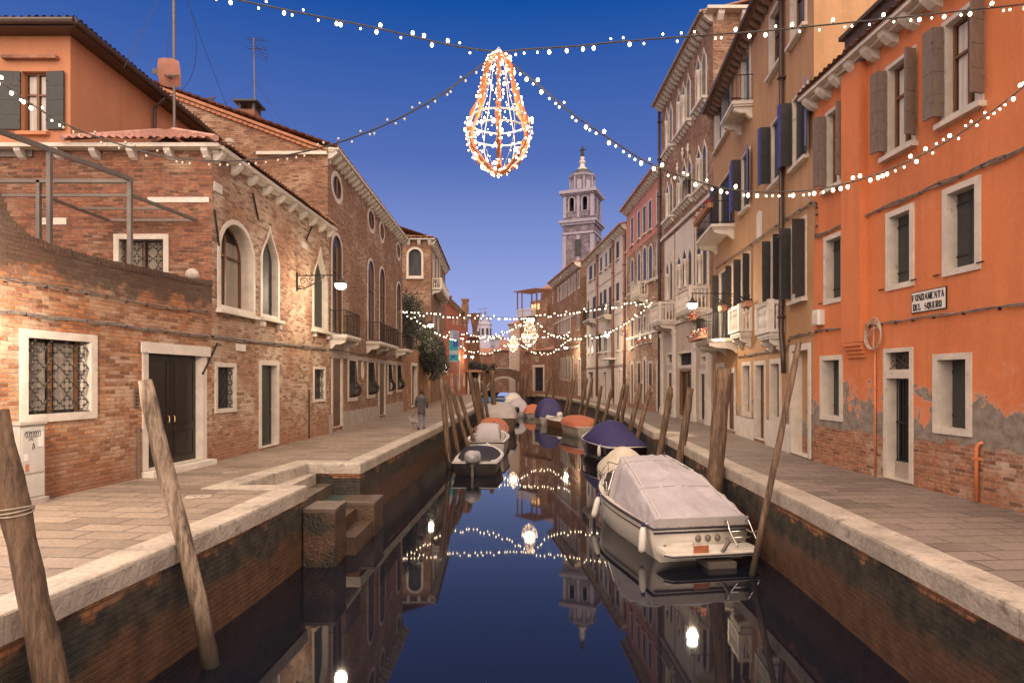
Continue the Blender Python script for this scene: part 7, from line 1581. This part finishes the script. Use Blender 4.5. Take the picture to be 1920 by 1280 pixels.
# ================================================================ greenery
def leafy(m, c, r, n, s, rnd, fl=1.):
    for _ in range(n):
        d = Vector((rnd.gauss(0, 1), rnd.gauss(0, 1), rnd.gauss(0, 1))).normalized(); p = Vector(c) + Vector((d.x * r[0], d.y * r[1], d.z * r[2])) * (rnd.random() ** .45)
        a = Vector((rnd.uniform(-1, 1), rnd.uniform(-1, 1), rnd.uniform(-1, 1))).normalized() * s * rnd.uniform(.6, 1.3); b = a.orthogonal().normalized() * s * rnd.uniform(.4, .8); m.k = 0 if rnd.random() < .6 else 1
        m.add([p - a, p + b, p + a, p - b], [(0, 1, 2, 3)])
    m.k = 0
def ivy():
    rnd = random.Random(3); t = thing('ivy', 'dark ivy bush spilling over the orange garden wall', 'ivy', loc=(-7.6, 50, 4)); m = MB()
    for k in range(46):
        y = 43.5 + 14 * (k / 46) + rnd.uniform(-.6, .6); h = 4.3 + 3.6 * (1 - ((y - 43) / 15) ** 1.2) + rnd.uniform(-1.6, .7); m_r = rnd.uniform(.6, 1.3); leafy(m, (-7.9 + rnd.uniform(-.8, .5), y, h), (m_r, m_r, m_r * .9), 260, .085, rnd)
    for k in range(40):
        y = 49 + 10 * rnd.random(); leafy(m, (-7.2 + rnd.uniform(-.2, .5), y, rnd.uniform(2.6 + max(0, (56 - y) * .2), 5.2)), (.7, .8, .8), 230, .08, rnd)
    for k in range(55):
        y = 49.5 + 8.5 * rnd.random(); q = rnd.random(); leafy(m, (-7.3 + 1.1 * q, y, 2.9 + 3.4 * (1 - q) + rnd.uniform(-.5, .7)), (.65, .75, .7), 230, .08, rnd)
    for k in range(14): leafy(m, (-8.6, 50 + rnd.uniform(0, 7), 5.5 + rnd.uniform(0, 2.5)), (1.1, 1.1, 1.1), 220, .09, rnd)
    m.build('foliage', [LEAF, LEAF_D], t, I4); m = MB()
    for k in range(12): y = 45 + k * 1.1; m.tube(spline([(-7.9, y, .1), (-7.85, y + .3, 2), (-7.7, y - .2, 4.2), (-7.6, y + .2, 5.5)], 3), .05, 5)
    m.build('stems', BROWN_H, t, I4)
ivy()
def tree(label, c, r, h):
    rnd = random.Random(int(c[1])); t = thing('broadleaf_tree', label, 'tree', loc=c); m = MB(); m.tube([(0, 0, 0), (.1, 0, h * .4), (0, .1, h * .7)], [.25, .18, .1], 8)
    for k in range(7): a = k * .9; m.tube([(0, 0, h * .4 + k * .15), (r * .4 * math.cos(a), r * .4 * math.sin(a), h * .65), (r * .75 * math.cos(a), r * .75 * math.sin(a), h * .85)], [.12, .08, .03], 5)
    m.build('trunk', BROWN_H, t); m = MB()
    for k in range(34): a = rnd.uniform(0, 6.28); q = rnd.random() ** .6 * r; leafy(m, (q * math.cos(a), q * math.sin(a), h * .78 + rnd.uniform(-.9, .9) * (1 - q / r * .5)), (.7, .7, .5), 150, .14, rnd)
    m.build('crown', [LEAF, LEAF_D], t)
tree('dark leafy tree above the stone portal at the foot of the footbridge', (-5.6, 101, 0), 2.6, 5.3)
# banner
t = thing('banner', 'tall hanging banner, white above and turquoise blue below, in front of the red house', 'banner', loc=P3(851, 678, 62)); wb = .46; hb = 3.15
ca = [plain('banner white', (.42, .42, .46), .8, .15, 3, 0), plain('banner turquoise', (.03, .33, .42), .8, .3, 3, 0), plain('banner blue', (.03, .10, .36), .8, .2, 3, 0)]
m = MB()
def bq(x0, x1, z0, z1, k, y): m.k = k; m.box(x0, x1, y, y + .01, z0, z1)
bq(-wb, wb, .0, hb, 0, .0); bq(-wb, wb, 1.15, 2.2, 1, -.012); bq(-wb, wb, .12, .75, 1, -.012); bq(-wb * .2, wb, 1.5, 2.1, 2, -.024); bq(-wb * .6, wb * .3, .35, .65, 2, -.024)
for k in range(6): bq(-wb * .1, wb * .85, 2.3 + k * .13, 2.36 + k * .13, 2, -.012)
m.k = 0; m.build('cloth', ca, t); m = MB(); m.tube([(-2.0, 0, hb + .03), (wb + .1, 0, hb + .03)], .03, 6); m.tube([(-2.0, 0, -.03), (wb + .1, 0, -.03)], .025, 6); m.build('rod', STEEL, t)

# ================================================================ person and dog
def skin_mesh(name, joints, edges, mat, parent, sub=2):
    me = bpy.data.meshes.new(name); me.from_pydata([j[0] for j in joints], edges, []); o = bpy.data.objects.new(name, me); COL.objects.link(o)
    md = o.modifiers.new('skin', 'SKIN'); md.use_smooth_shade = True
    for i, j in enumerate(joints): r = j[1]; me.skin_vertices[0].data[i].radius = r if isinstance(r, tuple) else (r, r)
    me.skin_vertices[0].data[0].use_root = True; s = o.modifiers.new('sub', 'SUBSURF'); s.levels = sub; s.render_levels = sub
    dg = bpy.context.evaluated_depsgraph_get(); me2 = bpy.data.meshes.new_from_object(o.evaluated_get(dg)); bpy.data.objects.remove(o)
    o = bpy.data.objects.new(name, me2); COL.objects.link(o); me2.materials.clear(); me2.materials.append(mat)
    for p in me2.polygons: p.use_smooth = True; p.material_index = 0
    if parent is not None: o.parent = parent; WM[o.name] = WM[parent.name].copy()
    return o
def person():
    t = thing('person', 'person in dark coat and grey blue trousers walking a dog along the left quay', 'person', loc=P3(790, 804, 27.4) * 1, rz=math.radians(8)); fr = Matrix.Translation((-4.05, 27.4, .0)) @ Matrix.Rotation(math.radians(8), 4, 'Z'); t.matrix_basis = fr; WM[t.name] = fr
    J = [((0, 0, .93), (.15, .11)), ((0, .0, 1.12), (.14, .10)), ((0, .03, 1.36), (.18, .11)), ((0, .04, 1.47), (.07, .07)), ((0, .06, 1.53), .052),
         ((.10, 0, .88), .10), ((.12, .10, .50), .065), ((.12, -.02, .09), .04), ((.12, .12, .035), .035), ((-.10, 0, .88), .10), ((-.11, .02, .48), .065), ((-.12, -.26, .14), .04), ((-.12, -.17, .04), .035),
         ((.19, .03, 1.40), .065), ((.25, -.06, 1.13), .045), ((.25, .05, .90), .032), ((-.19, .03, 1.40), .065), ((-.25, .10, 1.14), .045), ((-.22, .28, .98), .032)]
    E = [(0, 1), (1, 2), (2, 3), (3, 4), (0, 5), (5, 6), (6, 7), (7, 8), (0, 9), (9, 10), (10, 11), (11, 12), (2, 13), (13, 14), (14, 15), (2, 16), (16, 17), (17, 18)]
    b = skin_mesh('body', J, E, JEANS, t)
    m = MB(); m.smooth = True; m.lathe([(.03, -.11), (.055, -.10), (.078, -.03), (.086, .04), (.075, .10), (.04, .135), (.005, .14)], (0, .075, 1.65), 14); hd = m.build('head', SKIN, t)
    m = MB(); m.smooth = True; m.ball((0, .165, 1.645), .018, 6, 5); m.ball((.085, .07, 1.65), .02, 6, 5); m.ball((-.085, .07, 1.65), .02, 6, 5); m.build('face_features', SKIN, hd, WM[t.name])
    m = MB(); m.smooth = True; m.lathe([(.088, -.07), (.098, .02), (.088, .10), (.05, .15), (.005, .157)], (0, .055, 1.65), 14); m.build('hair', HAIRM, t)
    C = [((0, 0, .84), (.185, .14)), ((0, .0, 1.02), (.17, .13)), ((0, .02, 1.25), (.18, .13)), ((0, .04, 1.42), (.15, .10)), ((.18, .03, 1.41), .085), ((.25, -.06, 1.13), .065), ((.25, .04, .94), .052), ((-.18, .03, 1.41), .085), ((-.25, .10, 1.14), .065), ((-.225, .25, 1.0), .052), ((0, -.01, .66), (.18, .13))]
    skin_mesh('coat', C, [(0, 1), (1, 2), (2, 3), (3, 4), (4, 5), (5, 6), (3, 7), (7, 8), (8, 9), (0, 10)], COAT, t)
    for sx, h in ((1, Vector((.25, .05, .86))), (-1, Vector((-.215, .31, .95)))):
        m = MB(); m.smooth = True; m.ball(h, .036, 8, 6, 1.3)
        for k in range(4): m.tube([h + Vector((0, -.025 + k * .017, -.03)), h + Vector((.005 * sx, -.027 + k * .018, -.075 - .008 * (k in (1, 2)))), h + Vector((-.008 * sx, -.025 + k * .017, -.105))], [.009, .008, .006], 6)
        m.tube([h + Vector((-.01 * sx, .03, -.0)), h + Vector((-.02 * sx, .05, -.04))], [.010, .008], 6); m.build('hand', SKIN, t)
    for y, x, z in ((.05, .12, .0), (-.22, -.12, .0)): 
        m = MB(); m.smooth = True; m.lathe([(.03, 0), (.05, .01), (.052, .05), (.04, .09), (.02, .10)], n=10, M=Matrix.Translation((x, y, z)) @ Matrix.Diagonal((1, 2.5, 1, 1))); m.build('shoe', BLACK, t)
    d = thing('dog', 'small shaggy pale dog on a lead beside the walking person', 'dog', loc=(-4.35, 28.1, 0), rz=math.radians(60))
    J = [((0, 0, .30), (.085, .09)), ((0, .16, .30), (.09, .10)), ((0, .30, .31), (.08, .09)), ((0, .38, .40), .055), ((0, .44, .46), .065), ((0, .53, .44), .035), ((0, -.12, .31), (.075, .08)),
         ((.07, .28, .2), .035), ((.07, .27, .1), .022), ((.07, .29, .02), .022), ((-.07, .28, .2), .035), ((-.07, .31, .1), .022), ((-.07, .33, .02), .022), ((.07, -.1, .22), .045), ((.07, -.06, .14), .026), ((.07, -.15, .09), .020), ((.07, -.12, .02), .022), ((-.07, -.1, .22), .045), ((-.07, -.04, .14), .026), ((-.07, -.13, .09), .020), ((-.07, -.10, .02), .022), ((0, -.22, .38), .025), ((0, -.28, .47), .018)]
    E = [(0, 1), (1, 2), (2, 3), (3, 4), (4, 5), (0, 6), (2, 7), (7, 8), (8, 9), (2, 10), (10, 11), (11, 12), (6, 13), (13, 14), (14, 15), (15, 16), (6, 17), (17, 18), (18, 19), (19, 20), (6, 21), (21, 22)]
    b = skin_mesh('body', J, E, FURM, d); m = MB(); m.smooth = True
    for sx in (-1, 1): m.ball((sx * .055, .42, .50), .03, 6, 5, 1.5)
    m.build('ear', FURM, d); m = MB(); m.ball((0, .565, .445), .014, 6, 5); m.ball((.03, .50, .485), .009, 5, 4); m.ball((-.03, .50, .485), .009, 5, 4); m.build('face_features', BLACK, d)
    h = WM[t.name] @ Vector((-.215, .33, .93)); c = WM[d.name] @ Vector((0, .38, .42)); m = MB(); m.tube(spline([h, h.lerp(c, .5) - Vector((0, 0, .12)), c], 6), .008, 5); o = m.build('dog_lead', BLACK, recenter=True); tag(o, 'thin dark lead between the walking person and the dog', 'lead')
person()

# wall cables on the left side
wall_cable('single thick grey conduit sloping across the mossy brick parapet', f0, [wall_pt(f0, -60, 515), wall_pt(f0, 0, 525), wall_pt(f0, 100, 540), wall_pt(f0, 200, 557), wall_pt(f0, 300, 576), wall_pt(f0, 394, 586)], .02, 2)
wall_cable('bundle of cables above the grilled window and the black double door', f0, [wall_pt(f0, -60, 574), wall_pt(f0, 0, 583), wall_pt(f0, 100, 596), wall_pt(f0, 200, 607), wall_pt(f0, 300, 620), wall_pt(f0, 394, 631)], .018, 4)
wall_cable('bundle of cables running along the pale brick house under its windows', f1, [wall_pt(f1, 400, 631), wall_pt(f1, 480, 640), wall_pt(f1, 550, 647), wall_pt(f1, 612, 655)], .02, 4)
wall_cable('cables along the base of the balconies of the tall brick building', f2, [wall_pt(f2, 616, 654), wall_pt(f2, 680, 662), wall_pt(f2, 752, 668)], .025, 3)
# small pavement details
def manhole(label, x, y, w_=.45, h_=.3, rz=.3):
    t = thing('manhole_cover', label, 'manhole cover', loc=(x, y, .0), rz=rz, group='small stone covers in the paving'); MB().box(-w_ / 2, w_ / 2, -h_ / 2, h_ / 2, .004, .012).build('slab', KERB, t); m = MB(); m.box(-.09, -.03, -.02, .02, .012, .016); m.box(.03, .09, -.02, .02, .012, .016); m.build('slot', BLACK, t)
manhole('small stone cover in the pavement near the landing stairs', -5.9, 11.55); manhole('tiny stone cover in the pavement before the green door', -6.7, 14.6, .3, .2)

# mooring ropes
def mrope(label, pts):
    m = MB(); m.tube(spline(pts, 6), .012, 5); o = m.build('mooring_rope', plain('mooring rope', (.32, .27, .21), .9, .3, 20, .3) if 'ROPEM' not in globals() else ROPEM, recenter=True); tag(o, label, 'rope', 'mooring ropes of the boats')
ROPEM = plain('old rope', (.30, .25, .19), .9, .3, 20, .3)
mrope('rope from the stern of the big white boat up to the slim tall pole', [Vector((4.95, 12.95, -.95)), Vector((4.95, 12.5, -.9)), Vector((4.98, 12.05, -.6))])
mrope('rope from the bow of the big white boat to the very thick pole', [Vector((3.2, 18.3, -.8)), Vector((4.1, 17.2, -.95)), Vector((5.0, 15.6, -.5))])
mrope('green rope from the outboard boat to the leftmost pole', [Vector((-2.35, 24.6, -1.05)), Vector((-2.6, 25.6, -1.2)), Vector((-2.75, 26.4, -.9))])
mrope('rope from the navy boat to the orange brown pole', [Vector((6.2, 27.9, -.8)), Vector((6.1, 28.2, -.95)), Vector((5.95, 28.5, -.7))])
